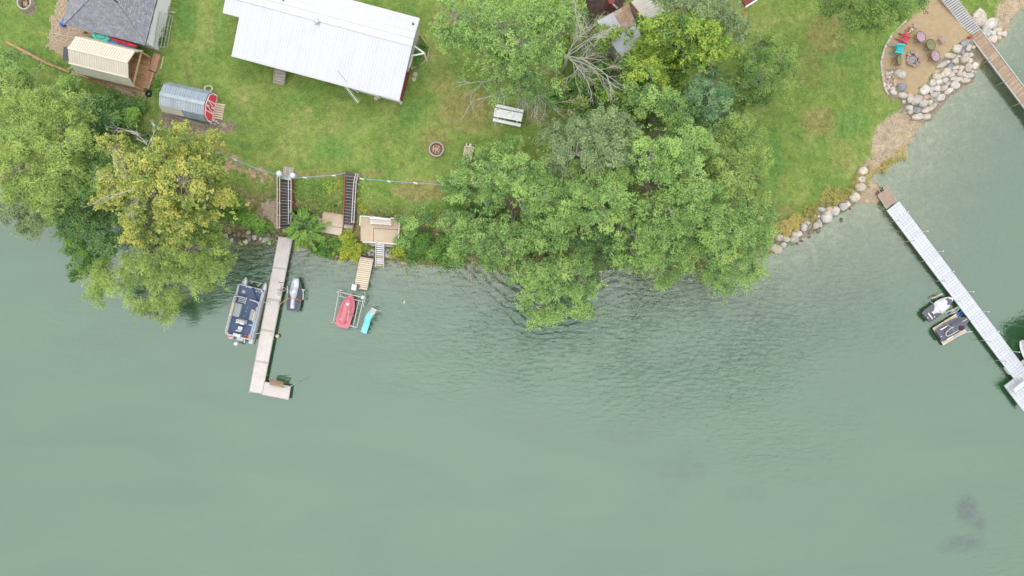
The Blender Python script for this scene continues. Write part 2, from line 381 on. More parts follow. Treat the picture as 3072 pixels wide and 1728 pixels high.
dirt = blobs([(620, 380, 130, 35, .9), (520, 360, 60, 40, .9), (85, 20, 34, 34, 1), (1308, 447, 31, 31, 1), (2130, 260, 60, 40, .9), (2080, 330, 60, 40, .7), (1560, 620, 80, 50, .9),
    (1440, 640, 60, 50, .8), (1970, 400, 50, 60, .7), (1960, 560, 60, 50, .8), (1880, 665, 60, 40, .8), (1720, 90, 70, 60, 1), (1850, 30, 60, 40, 1), (1830, 190, 70, 40, 1), (1300, 690, 30, 30, 1),
    (300, 340, 70, 50, .9), (230, 420, 80, 60, .9), (400, 300, 90, 40, .6), (300, 240, 120, 20, .5), (700, 480, 50, 20, .7), (835, 600, 14, 80, .6), (990, 605, 30, 25, .7), (1390, 570, 60, 40, .5),
    (1220, 245, 12, 60, .5), (330, 190, 60, 40, .7), (470, 210, 30, 50, .5), (1140, 290, 60, 6, .4), (690, 620, 60, 60, .6), (1250, 610, 60, 30, .5), (610, 260, 20, 60, .4)])
dry = blobs([(1400, 330, 120, 90, .8), (1330, 250, 60, 80, .6), (1330, 60, 60, 60, .7), (2500, 90, 110, 90, .7), (2480, 350, 90, 60, .75), (2560, 450, 60, 80, .55), (2440, 200, 70, 80, .6), (1300, 420, 70, 60, .7),
    (1270, 570, 130, 45, .85), (950, 520, 120, 25, .7), (1110, 520, 80, 25, .6), (820, 480, 100, 40, .5), (640, 450, 60, 40, .8), (560, 200, 40, 60, .5), (690, 220, 40, 60, .4), (2230, 60, 60, 50, .6), (2560, 570, 70, 40, .6), (2400, 620, 60, 30, .6),
    (1600, 350, 80, 40, .6), (60, 110, 90, 30, .3), (860, 400, 60, 60, .35), (1010, 330, 70, 60, .4), (1150, 420, 80, 50, .45)])
lush = blobs([(560, 60, 40, 70, .9), (545, 30, 25, 40, .8), (660, 90, 30, 60, .8), (1000, 440, 90, 50, .7), (2330, 480, 60, 120, .9), (2370, 620, 60, 60, .7), (2580, 350, 90, 60, .8), (1270, 200, 50, 60, .6), (2680, 60, 60, 60, .5),
    (2550, 140, 60, 60, .8), (2480, 430, 80, 60, .5), (1230, 330, 60, 60, .7), (720, 330, 60, 50, .5), (900, 290, 80, 40, .6), (480, 180, 30, 40, .6), (1230, 40, 40, 50, .6), (740, 180, 40, 30, .6), (2600, 190, 50, 80, .6), (1050, 370, 60, 50, .5)])
bankw = np.where(landm, np.clip(1.25 - sd_ / 5.3, 0, 1), 0) * np.where(gx < P(2280, 0)[0], 1, np.clip(1 - (gx - P(2280, 0)[0]) / 4, 0, 1))
bank = np.clip(bankw * 1.5, 0, 1)
beach = np.where(landm, np.clip(1.25 - sd_ / 2.0, 0, 1), 0) * np.where(gx > P(2560, 0)[0], 1, 0)
beach = np.maximum(beach, blobs([(2660, 440, 50, 90, 1.2), (2700, 380, 60, 50, 1.1), (2630, 600, 40, 20, 1), (2740, 330, 50, 50, 1), (3020, 40, 40, 60, .8)], .3))
mg = bpy.data.materials.new('lawn_ground'); mg.use_nodes = True; N = mg.node_tree.nodes; L = mg.node_tree.links
pb = N['Principled BSDF']; pb.inputs['Roughness'].default_value = .95; pb.inputs['Specular IOR Level'].default_value = .08
geo = N.new('ShaderNodeNewGeometry')
def nz(scale, detail=3, rough=.6, dist=0.0):
    n = N.new('ShaderNodeTexNoise'); n.inputs['Scale'].default_value = scale; n.inputs['Detail'].default_value = detail; n.inputs['Roughness'].default_value = rough; n.inputs['Distortion'].default_value = dist
    L.new(geo.outputs['Position'], n.inputs['Vector']); return n.outputs['Fac']
def ramp(fac, stops):
    r = N.new('ShaderNodeValToRGB'); e = r.color_ramp.elements
    for i, (p, c) in enumerate(stops):
        x = e[i] if i < 2 else e.new(p)
        x.position = p; x.color = rgba(c)
    L.new(fac, r.inputs[0]); return r.outputs[0]
def math_(op, a, b):
    m = N.new('ShaderNodeMath'); m.operation = op
    for i, v in enumerate((a, b)):
        if isinstance(v, (int, float)): m.inputs[i].default_value = v
        else: L.new(v, m.inputs[i])
    return m.outputs[0]
def mixc(f, a, b):
    m = N.new('ShaderNodeMix'); m.data_type = 'RGBA'; L.new(f, m.inputs['Factor'])
    for k, v in (('A', a), ('B', b)):
        if isinstance(v, tuple): m.inputs[k].default_value = rgba(v)
        else: L.new(v, m.inputs[k])
    return m.outputs['Result']
def attr(nm):
    a = N.new('ShaderNodeAttribute'); a.attribute_name = nm; return a.outputs['Fac']
def mask(at, amp=.55, sc=2.2, lo=.42, hi=.62):     # ragged edge
    s = math_('ADD', attr(at), math_('MULTIPLY', math_('SUBTRACT', nz(sc, 6, .7), .5), amp))
    m = N.new('ShaderNodeMapRange'); m.interpolation_type = 'SMOOTHSTEP'; m.inputs['From Min'].default_value = lo; m.inputs['From Max'].default_value = hi
    L.new(s, m.inputs['Value']); return m.outputs[0]
lawn = ramp(nz(.28, 6, .68, .6), [(.30, (.105, .183, .044)), (.47, (.152, .228, .054)), (.58, (.195, .252, .067)), (.70, (.262, .276, .10))])
lawn = mixc(math_('MULTIPLY', mask('lush', .9, .8, .3, .9), .8), lawn, ramp(nz(2.0, 4), [(.3, (.085, .19, .045)), (.7, (.14, .25, .065))]))
lawn = mixc(math_('MULTIPLY', mask('dry', 1.1, 1.3, .3, .85), .85), lawn, ramp(nz(3.5, 5, .7), [(.3, (.15, .17, .045)), (.52, (.24, .21, .08)), (.72, (.32, .26, .13))]))
dirtc = ramp(nz(5, 6, .75), [(.3, (.13, .095, .06)), (.5, (.23, .185, .135)), (.7, (.33, .28, .215))])
lawn = mixc(mask('dirt', .8, 1.6, .4, .85), lawn, dirtc)
bankc = ramp(nz(2.4, 6, .75, .5), [(.3, (.06, .12, .025)), (.45, (.14, .17, .05)), (.56, (.26, .20, .11)), (.72, (.40, .31, .20))])
lawn = mixc(mask('bank', .8, 1.1, .45, .85), lawn, bankc)
vor = N.new('ShaderNodeTexVoronoi'); vor.inputs['Scale'].default_value = 17; L.new(geo.outputs['Position'], vor.inputs['Vector'])
hs = N.new('ShaderNodeSeparateColor'); L.new(vor.outputs['Color'], hs.inputs[0])
gravelc = ramp(hs.outputs[0], [(.0, (.22, .18, .13)), (.45, (.31, .26, .19)), (.8, (.38, .33, .26)), (1.0, (.58, .55, .5))])
gravelc = mixc(math_('MULTIPLY', nz(1.1, 5, .7), 1.1), gravelc, (.40, .30, .185))
lawn = mixc(mask('beach', .7, 1.4, .4, .7), lawn, gravelc)
bedc = ramp(nz(.8, 7, .72, .8), [(.3, (.065, .08, .045)), (.5, (.145, .14, .09)), (.7, (.28, .25, .17))])
bedc = mixc(math_('MULTIPLY', nz(7, 3), .55), bedc, gravelc)
lawn = mixc(attr('bed'), lawn, bedc)
# blades: fine speckle
sp = N.new('ShaderNodeMapRange'); sp.inputs['From Min'].default_value = .3; sp.inputs['From Max'].default_value = .7; sp.inputs['To Min'].default_value = .6; sp.inputs['To Max'].default_value = 1.37
L.new(nz(11, 4, .8), sp.inputs['Value'])
sp2 = N.new('ShaderNodeMapRange'); sp2.inputs['From Min'].default_value = .3; sp2.inputs['From Max'].default_value = .7; sp2.inputs['To Min'].default_value = .72; sp2.inputs['To Max'].default_value = 1.27
L.new(nz(2.2, 4, .7), sp2.inputs['Value'])
vs = N.new('ShaderNodeVectorMath'); vs.operation = 'SCALE'; L.new(lawn, vs.inputs[0]); L.new(math_('MULTIPLY', sp.outputs[0], sp2.outputs[0]), vs.inputs['Scale'])
L.new(vs.outputs[0], pb.inputs['Base Color'])
bp = N.new('ShaderNodeBump'); bp.inputs['Strength'].default_value = .7; bp.inputs['Distance'].default_value = .08; L.new(nz(14, 5, .8), bp.inputs['Height']); L.new(bp.outputs[0], pb.inputs['Normal'])
me = fast_mesh('ground', np.stack([gx, gy, GZ], 1), gfaces, mg, dict(dirt=dirt, dry=dry, lush=lush, bank=bank, beach=beach, bed=np.where(landm, 0, 1)), True)
tag(link('ground', me), kind='structure')

# water: turbid green lake, clear enough at the edge to show the bed
WX = np.concatenate([np.arange(-900, -60, 60), np.arange(-56, 56.1, .5), np.arange(62, 900, 60)])
WY = np.concatenate([np.arange(-900, -40, 60), np.arange(-36, 26.1, .5), np.arange(60, 900, 60)])
X2, Y2 = np.meshgrid(WX, WY); wx, wy = X2.ravel(), Y2.ravel(); wz = ground(wx, wy)
jj = np.arange(len(WY) - 1)[:, None] * len(WX) + np.arange(len(WX) - 1)[None, :]
wf = np.stack([jj, jj + 1, jj + 1 + len(WX), jj + len(WX)], -1).reshape(-1, 4)
keep = ~(wz[wf] > .25).all(1)
wf = wf[keep]
weed = np.zeros(wx.shape)
for px, py, rx, ry, s in [(2900, 1530, 50, 60, .85), (2940, 1570, 30, 40, .8), (2890, 1630, 90, 40, .75), (2830, 1650, 40, 25, .5), (2800, 470, 100, 55, .55), (2620, 690, 160, 60, .6), (2830, 560, 120, 60, .5), (2420, 790, 160, 50, .45), (2560, 880, 220, 70, .48),
        (2060, 1400, 130, 60, .5), (2230, 1480, 100, 50, .45), (1900, 1310, 140, 50, .42), (2000, 1240, 180, 40, .35), (2330, 1330, 160, 60, .35), (1500, 1120, 200, 50, .35), (1650, 1010, 160, 50, .4), (2250, 950, 200, 60, .4), (2850, 800, 70, 30, .5), (2760, 840, 60, 30, .5), (1180, 1150, 180, 50, .4), (2700, 1420, 60, 30, .25), (2680, 930, 40, 25, .5), (2480, 980, 220, 70, .42)]:
    c = P(px, py); k = H / F; d = np.hypot((wx - c.x) / (rx * k), (wy - c.y) / (ry * k)); weed = np.maximum(weed, s * sstep(1.3 - d))
chop = np.zeros(wx.shape)      # breeze patches: ruffled near the shore, calm further out
for px, py, rx, ry, s in [(1500, 950, 520, 280, .8), (2050, 1000, 480, 330, .95), (2450, 900, 350, 250, .6), (1150, 800, 300, 120, .7), (700, 800, 200, 120, .6), (2700, 650, 250, 300, .45), (2300, 1250, 350, 200, .4), (250, 1000, 300, 150, .2)]:
    c = P(px, py); k = H / F; d = np.hypot((wx - c.x) / (rx * k), (wy - c.y) / (ry * k)); chop = np.maximum(chop, s * sstep(1.4 - d))
chop = .16 + .84 * chop
mw = bpy.data.materials.new('lake_water'); mw.use_nodes = True; N = mw.node_tree.nodes; L = mw.node_tree.links
N.remove(N['Principled BSDF']); out = N['Material Output']; geo = N.new('ShaderNodeNewGeometry')
body = N.new('ShaderNodeBsdfDiffuse'); clear = N.new('ShaderNodeBsdfTransparent'); clear.inputs[0].default_value = (.82, .92, .82, 1)
mp0 = N.new('ShaderNodeMapping'); mp0.inputs['Rotation'].default_value = (0, 0, R(-28)); mp0.inputs['Scale'].default_value = (.05, .16, 1); L.new(geo.outputs['Position'], mp0.inputs['Vector'])
st0_ = N.new('ShaderNodeTexNoise'); st0_.inputs['Scale'].default_value = 1; st0_.inputs['Detail'].default_value = 6; st0_.inputs['Distortion'].default_value = 1.2; L.new(mp0.outputs[0], st0_.inputs['Vector'])
murk = ramp(st0_.outputs['Fac'], [(.3, (.026, .076, .034)), (.7, (.037, .096, .040))])
wb = mask('weed', 1.1, .8, .22, .8)
wm = math_('MAXIMUM', math_('MULTIPLY', wb, .5), math_('MULTIPLY', wb, mask('weed', 2.2, 2.4, .38, .9)))
murk = mixc(wm, murk, (.008, .022, .020))
L.new(murk, body.inputs[0])
dep = N.new('ShaderNodeMath'); dep.operation = 'POWER'; dep.inputs[0].default_value = .30; L.new(attr('depth'), dep.inputs[1])   # share of light that reaches the bed
m1 = N.new('ShaderNodeMixShader'); L.new(dep.outputs[0], m1.inputs[0]); L.new(body.outputs[0], m1.inputs[1]); L.new(clear.outputs[0], m1.inputs[2])
gl = N.new('ShaderNodeBsdfGlossy'); gl.inputs['Roughness'].default_value = .04; gl.inputs['Color'].default_value = (.89, 1, .955, 1)
fr = N.new('ShaderNodeFresnel'); fr.inputs['IOR'].default_value = 2.07
m2 = N.new('ShaderNodeMixShader'); bf = N.new('ShaderNodeMath'); bf.operation = 'SUBTRACT'; bf.inputs[0].default_value = 1; L.new(geo.outputs['Backfacing'], bf.inputs[1]); L.new(math_('MULTIPLY', fr.outputs[0], bf.outputs[0]), m2.inputs[0]); L.new(m1.outputs[0], m2.inputs[1]); L.new(gl.outputs[0], m2.inputs[2])
mp = N.new('ShaderNodeMapping'); mp.inputs['Rotation'].default_value = (0, 0, R(12)); mp.inputs['Scale'].default_value = (.55, 1.7, 1); L.new(geo.outputs['Position'], mp.inputs['Vector'])
wn = N.new('ShaderNodeTexNoise'); wn.inputs['Scale'].default_value = 1.9; wn.inputs['Detail'].default_value = 5; wn.inputs['Roughness'].default_value = .55; wn.inputs['Distortion'].default_value = .7; L.new(mp.outputs[0], wn.inputs['Vector'])
wv = N.new('ShaderNodeTexNoise'); wv.inputs['Scale'].default_value = .35; wv.inputs['Detail'].default_value = 3; L.new(mp.outputs[0], wv.inputs['Vector'])
calm = N.new('ShaderNodeMapRange'); calm.inputs['From Min'].default_value = .35; calm.inputs['From Max'].default_value = .65; calm.inputs['To Min'].default_value = .25; calm.inputs['To Max'].default_value = 1.0; L.new(nz(.06, 3), calm.inputs['Value'])
bp = N.new('ShaderNodeBump'); bp.inputs['Distance'].default_value = .21; L.new(math_('MULTIPLY', math_('ADD', calm.outputs[0], .25), attr('chop')), bp.inputs['Strength']); 
rc_ = P(1690, 640); ra = N.new('ShaderNodeVectorMath'); ra.operation = 'SUBTRACT'; L.new(geo.outputs['Position'], ra.inputs[0]); ra.inputs[1].default_value = (rc_.x, rc_.y, 0)
rg = N.new('ShaderNodeTexWave'); rg.wave_type = 'RINGS'; rg.rings_direction = 'Z'; rg.inputs['Scale'].default_value = .42; rg.inputs['Distortion'].default_value = 16; rg.inputs['Detail'].default_value = 3; rg.inputs['Detail Scale'].default_value = .35; rg.inputs['Detail Roughness'].default_value = .6
L.new(ra.outputs[0], rg.inputs['Vector'])
rl = N.new('ShaderNodeVectorMath'); rl.operation = 'LENGTH'; L.new(ra.outputs[0], rl.inputs[0])
rfade = N.new('ShaderNodeMapRange'); rfade.inputs['From Min'].default_value = 5; rfade.inputs['From Max'].default_value = 24; rfade.inputs['To Min'].default_value = .75; rfade.inputs['To Max'].default_value = .06; L.new(rl.outputs['Value'], rfade.inputs['Value'])
L.new(math_('ADD', math_('ADD', wn.outputs['Fac'], wv.outputs['Fac']), math_('MULTIPLY', rg.outputs['Fac'], math_('MULTIPLY', rfade.outputs[0], nz(.25, 3)))), bp.inputs['Height'])
for n in (gl, fr): L.new(bp.outputs[0], n.inputs['Normal'])
L.new(m2.outputs[0], out.inputs['Surface'])
me = fast_mesh('lake', np.stack([wx, wy, np.zeros_like(wx)], 1), wf, mw, dict(depth=np.clip(-wz, 0, 9), weed=weed, chop=chop), True)
tag(link('lake_water', me), kind='structure')

# draped sheets (sand, gravel, wood chips)
def drape(name, px, m, z=2.9, lift=.025, cell=.16, rag=.5, sc=1.2, seed=1, kind='structure'):
    poly = polyw(px, z); xs_ = [p[0] for p in poly]; ys_ = [p[1] for p in poly]
    X = np.arange(min(xs_) - 1, max(xs_) + 1, cell); Y = np.arange(min(ys_) - 1, max(ys_) + 1, cell)
    A, B = np.meshgrid(X, Y); cx = A[:-1, :-1] + cell / 2; cy = B[:-1, :-1] + cell / 2
    ox = (pnoise(cx, cy, sc, seed) - .5) * 2 * rag + (pnoise(cx, cy, sc * 4, seed + 5) - .5) * rag
    oy = (pnoise(cx, cy, sc, seed + 1) - .5) * 2 * rag + (pnoise(cx, cy, sc * 4, seed + 6) - .5) * rag
    ins = inpoly(cx + ox, cy + oy, poly).ravel()
    n = len(X); q = (np.arange(len(Y) - 1)[:, None] * n + np.arange(n - 1)[None, :]).ravel()[ins]
    fc = np.stack([q, q + 1, q + 1 + n, q + n], -1); used, inv = np.unique(fc, return_inverse=True)
    vx, vy = A.ravel()[used], B.ravel()[used]; vz = ground(vx, vy) + lift
    me = fast_mesh(name, np.stack([vx, vy, vz], 1), inv.reshape(-1, 4), m, None, True); return tag(link(name, me), kind=kind)
M_sand = mat('beach_sand', (.39, .295, .18), (.31, .235, .145), 2.8, .95, bump=.5, bscale=18, detail=8, spec=.05)
M_gravel = mat('tan_pea_gravel', (.46, .37, .27), (.20, .15, .10), 6, .95, bump=.6, bscale=14, detail=6, spec=.05)
M_chip = mat('wood_chips_litter', (.48, .36, .24), (.19, .13, .08), 5, .95, bump=.6, bscale=12, detail=6, spec=.05)
M_soil = mat('dark_mulch', (.085, .06, .05), (.045, .033, .028), 3, .95, bump=.5, spec=.05)
drape('sand_patio', SAND_PX, M_sand, SANDZ, rag=.12, cell=.12)
drape('gravel_strip', [a_(*p) for p in [(655, 0), (760, 0), (720, 240), (830, 290), (1010, 350), (1020, 420), (860, 520), (760, 680), (640, 640), (590, 560), (520, 470), (530, 390), (570, 210), (600, 130)]], M_gravel, 3, rag=.3)
drape('wood_chips', [a_(*p) for p in [(960, 850), (1480, 960), (1600, 990), (1590, 1090), (1500, 1075), (1200, 960), (900, 830)]], M_chip, 3, rag=.4, seed=4)
drape('pebble_bank', [i_(*p) for p in [(700, 900), (830, 900), (835, 1200), (760, 1210), (720, 1080), (520, 1050), (540, 1010), (660, 1000)]], M_gravel, 1.6, rag=.35, seed=6)
drape('pebble_slope', [i_(*p) for p in [(210, 470), (440, 450), (470, 560), (620, 600), (780, 620), (800, 740), (620, 680), (420, 600), (250, 580)]], M_chip, 2.7, rag=.6, seed=8)
drape('dark_mulch', [c_(*p) for p in [(2030, -60), (2480, -60), (2440, 40), (2160, 190), (2080, 300), (2000, 420), (2000, 120)]], M_soil, 3, rag=.3, seed=9)

M_rubble = mat('brown_rubble', (.31, .26, .195), (.15, .12, .085), 5, .95, bump=.6, bscale=12, detail=7, spec=.05)
drape('rubble_bed', [v_(*p) for p in [(60, 60), (300, 90), (300, 330), (330, 520), (560, 560), (760, 620), (850, 560), (800, 450), (980, 400), (1080, 170), (1250, 120), (1250, -60), (1150, -40), (1500, -280), (1750, -420), (1960, -700), (2150, -500), (2200, -100), (2150, 300), (1800, 470), (1500, 760), (1150, 1120), (800, 1160), (520, 940), (400, 720), (150, 640), (60, 330)]], M_rubble, .7, rag=.25, seed=12, lift=.04)
drape('rubble_bed', [g_(*p) for p in [(720, 560), (830, 560), (830, 760), (720, 950), (500, 1090), (340, 1190), (100, 1330), (-150, 1380), (-300, 1500), (-360, 1440), (-100, 1240), (120, 1140), (330, 1010), (560, 930), (690, 720)]], M_rubble, .2, rag=.3, seed=13, lift=.03)
# ------------------------------------------------------------------ vegetation
LM = dict(
    willow=leafmat('willow_leaf', (.10, .19, .04), (.275, .41, .09), (.49, .62, .16), .32),
    elm=leafmat('elm_leaf', (.05, .15, .035), (.22, .39, .095), (.43, .62, .165), .34),
    grey=leafmat('grey_green_leaf', (.08, .15, .065), (.20, .30, .12), (.38, .47, .20), .28),
    gold=leafmat('golden_leaf', (.13, .24, .04), (.34, .40, .08), (.60, .57, .13), .32),
    maple=leafmat('maple_leaf', (.045, .14, .02), (.18, .33, .035), (.42, .53, .075), .3),
    dark=leafmat('dark_leaf', (.028, .09, .028), (.085, .20, .05), (.21, .36, .09), .28),
    blue=leafmat('blue_green_leaf', (.04, .12, .045), (.12, .26, .095), (.30, .46, .19), .24),
    soft=leafmat('soft_green_leaf', (.06, .15, .03), (.17, .31, .06), (.36, .48, .11), .32),
    bush=leafmat('bush_leaf', (.045, .14, .02), (.13, .30, .045), (.30, .50, .08), .32),
    lime=leafmat('lime_leaf', (.12, .22, .015), (.35, .43, .03), (.58, .60, .07), .32),
    dry=leafmat('dry_grass', (.16, .17, .04), (.36, .33, .08), (.56, .46, .15), .2))
# leaf length, width, tuft radius, droop, tuft density factor
LP = dict(willow=(0.252, 0.0462, 0.34, 0.5, 1.34), elm=(0.168, 0.0714, 0.26, 0.1, 1.16), grey=(0.151, 0.0672, 0.25, 0.1, 1.4), gold=(0.185, 0.118, 0.24, 0.1, 1.16), maple=(0.202, 0.126, 0.26, 0.1, 1.16), dark=(0.202, 0.0756, 0.3, 0.2, 1.22),
          blue=(0.168, 0.0672, 0.24, 0.1, 1.4), soft=(0.151, 0.0588, 0.26, 0.15, 1.4), bush=(0.143, 0.0756, 0.22, 0.1, 1.46), lime=(0.151, 0.084, 0.22, 0.1, 1.46), dry=(0.286, 0.0294, 0.16, 0, 1.22))
def tufts_to_mesh(C, D, h, sp, m=8, tr=None, ls=1.0):
    """C centres, D outward dirs, h hue -> leaf quads"""
    L_, W_, TR, droop, _ = LP[sp]; TR = tr or TR; N_ = len(C)
    Cc = np.repeat(C, m, 0); Dd = np.repeat(D, m, 0); hh = np.repeat(h, m)
    r = rng.normal(size=(N_ * m, 3)); r /= np.linalg.norm(r, axis=1)[:, None]
    dr = r + Dd * .55; dr /= np.linalg.norm(dr, axis=1)[:, None]
    pos = Cc + dr * (rng.random((N_ * m, 1)) ** .5) * TR * np.array([1, 1, .75])
    ax = dr + rng.normal(size=dr.shape) * .45; ax[:, 2] = ax[:, 2] * .3 - droop * rng.random(N_ * m); ax /= np.linalg.norm(ax, axis=1)[:, None]
    up = np.array([0, 0, 1.0]) + rng.normal(size=dr.shape) * .32 + Dd * .15
    sx = np.cross(ax, up); sx /= np.linalg.norm(sx, axis=1)[:, None] + 1e-9
    ll = (L_ * ls * (.7 + .6 * rng.random(N_ * m)))[:, None]; ww = (W_ * ls * (.7 + .6 * rng.random(N_ * m)))[:, None]
    nn = np.cross(sx, ax)
    b = pos - ax * ll * .5; t = pos + ax * ll * .5 - nn * ll * .12
    l = pos - sx * ww * .5 + nn * ll * .04; q = pos + sx * ww * .5 + nn * ll * .04
    V = np.stack([b, q, t, l], 1).reshape(-1, 3)
    lh = np.clip(hh + rng.normal(size=N_ * m) * .13 + dr[:, 2] * .06, 0, 1)
    return V, np.repeat(lh, 4)
def leaf_object(name, V, hue, sp, parent=None, loc=None, **kw):
    loc = Vector(loc) if loc is not None else WLOC[parent.name]
    V = V - np.array(loc); f = np.arange(len(V)).reshape(-1, 4)
    return tag(link(name, fast_mesh(name, V, f, LM[sp], dict(hue=hue)), parent, loc), **kw)
def lobe_tufts(cx, cy, rx, ry, zt, sp, dens=1.0, depth=.75, hbias=0.0, zflat=.55):
    """leaf tufts for one lobe of a crown, photo-pixel ellipse seen from the drone, top height zt"""
    c = P(cx, cy, zt - .6); k = (H - zt + .6) / F; Rx, Ry = rx * k, ry * k; Rz = zflat * min(Rx, Ry) + .3
    area = math.pi * Rx * Ry
    n1 = max(6, int(area * 3.1)); th = rng.random(n1) * 2 * np.pi; rr = np.sqrt(rng.random(n1))
    rr = rr * (1 + .22 * np.sin(th * 3 + cx) + .14 * np.sin(th * 5 + cy))
    hgt = np.sqrt(np.clip(1 - rr ** 2, 0, 1)) * (.55 + .45 * rng.random(n1))
    S = np.stack([c.x + rr * np.cos(th) * Rx, c.y + rr * np.sin(th) * Ry, zt - Rz + hgt * Rz - .5 * rng.random(n1) * np.clip(rr, 0, 1)], 1)
    under = rng.random(n1) < .22; S[under, 2] -= Rz * .9
    sh = np.clip(.48 + rng.normal(size=n1) * .17 + hbias, 0, 1)
    sr = .26 + .34 * rng.random(n1)
    nt = np.maximum(6, (dens * LP[sp][4] * 66 * sr ** 2).astype(int))
    idx = np.repeat(np.arange(n1), nt); T = len(idx)
    d = rng.normal(size=(T, 3)); d /= np.linalg.norm(d, axis=1)[:, None]; d[:, 2] = np.abs(d[:, 2]) * .9 - .15
    C = S[idx] + d * (sr[idx] * (.45 + .6 * rng.random(T)))[:, None] * np.array([1, 1, depth])
    hh = sh[idx] + d[:, 2] * .08 + rng.normal(size=T) * .08
    # outward sprays that break the outline
    es = np.where((rr > .72))[0]
    if len(es):
        es = np.repeat(es, 3); k2 = len(es); tt = rng.random(k2) ** .7 * .95
        od = np.stack([np.cos(th[es]), np.sin(th[es]), np.full(k2, -.25)], 1) + rng.normal(size=(k2, 3)) * .35
        C = np.concatenate([C, S[es] + od * tt[:, None]]); d = np.concatenate([d, od / np.linalg.norm(od, axis=1)[:, None]]); hh = np.concatenate([hh, sh[es] + .05])
    return C, d, np.clip(hh, 0, 1), S, Vector((c.x, c.y, zt - Rz))
def twigs(mb, p, d, L, r, depth, spread=.55, n=4):
    """recursive bare branches"""
    pts = [p]; q = Vector(p); dd = Vector(d).normalized()
    for s in range(4):
        dd = (dd + Vector(rng.normal(size=3)) * .16).normalized(); q = q + dd * L / 4; pts.append(q.copy())
    mb.tube(pts, [r * (1 - .17 * i) for i in range(5)], 4 if r < .03 else 5, cap=False)
    if depth:
        for c in range(n):
            i = random.choice([1, 2, 3, 3, 4]); e = (dd + Vector(rng.normal(size=3)) * spread); e.z = e.z * .5
            twigs(mb, pts[i], e, L * random.uniform(.45, .72), r * .52, depth - 1, spread, n)
def tree(name, label, cat, sp, base, lobes, group=None, dens=1.0, foot=None, trunk_r=.22, ntw=.6, m=8, bare=(), hb=0.0, zflat=.55):
    """lobes: (cx,cy,rx,ry,ztop) in photo pixels, base: trunk foot pixel"""
    Cs, Ds, Hs, tips = [], [], [], []
    for lb in lobes:
        C, d, hh, S, lc = lobe_tufts(*lb, sp, dens, hbias=hb, zflat=zflat); Cs.append(C); Ds.append(d); Hs.append(hh); tips.append((lc, S))
    ctr = np.mean([list(tp[0]) for tp in tips], axis=0); gb_ = gz(ctr[0], ctr[1])
    b = Vector((ctr[0], ctr[1], gb_)) if gb_ > .15 else PG(*base)
    if foot: b = PG(*foot)
    t = thing(name, label, cat, b, group)
    V, hu = tufts_to_mesh(np.concatenate(Cs), np.concatenate(Ds), np.concatenate(Hs), sp, m)
    leaf_object('crown', V, hu, sp, t)
    mb = MB(); zt = max(l[4] for l in lobes); fork = b + Vector((0, 0, max(.5, (zt - b.z) * .42)))
    cen = Vector(np.mean([list(tp[0]) for tp in tips], axis=0)); fork += (cen - b) * .25; fork.z = b.z + max(.4, (zt - b.z) * .4)
    mb.tube([b - Vector((0, 0, .2)), b.lerp(fork, .5) + Vector((.1, .05, 0)), fork], [trunk_r * 1.25, trunk_r, trunk_r * .85], 8)
    tw = MB()
    for lc, S in tips:
        mid = fork.lerp(lc, .55) + Vector((rng.normal() * .25, rng.normal() * .25, .3))
        mb.tube([fork, mid, lc], [trunk_r * .55, trunk_r * .35, trunk_r * .2], 6)
        for s in S[rng.random(len(S)) < ntw]:
            s = Vector(s); m1 = lc.lerp(s, .5) + Vector((rng.normal() * .15, rng.normal() * .15, .12)); e = s + Vector((rng.normal() * .4, rng.normal() * .4, .35))
            tw.tube([lc, m1, s, e], [.05, .035, .022, .008], 4, cap=False)
    for bp_, tp_, L_ in bare: pass
    mb.build('trunk', M_bark, t, True)
    if tw.v: tw.build('branch', M_twig, t, kind='stuff')
    return t
def bush(name, label, cat, sp, lobes, dens=1.25, group=None, m=8, hb=0.0, ls=1.0):
    b = PG(lobes[0][0], lobes[0][1]); t = thing(name, label, cat, b, group); Cs, Ds, Hs = [], [], []
    st = MB()
    for cx, cy, rx, ry, dz in lobes:
        g = PG(cx, cy); C, d, hh, S, lc = lobe_tufts(cx, cy, rx, ry, g.z + dz, sp, dens, hbias=hb, zflat=.7); Cs.append(C); Ds.append(d); Hs.append(hh)
        for s in S[::3]: st.tube([(g.x + rng.normal() * .1, g.y + rng.normal() * .1, g.z - .05), tuple(s)], [.025, .01], 4, cap=False)
    V, hu = tufts_to_mesh(np.concatenate(Cs), np.concatenate(Ds), np.concatenate(Hs), sp, m, ls=ls)
    leaf_object('foliage', V, hu, sp, t); st.build('stem', M_twig, t, kind='stuff'); return t
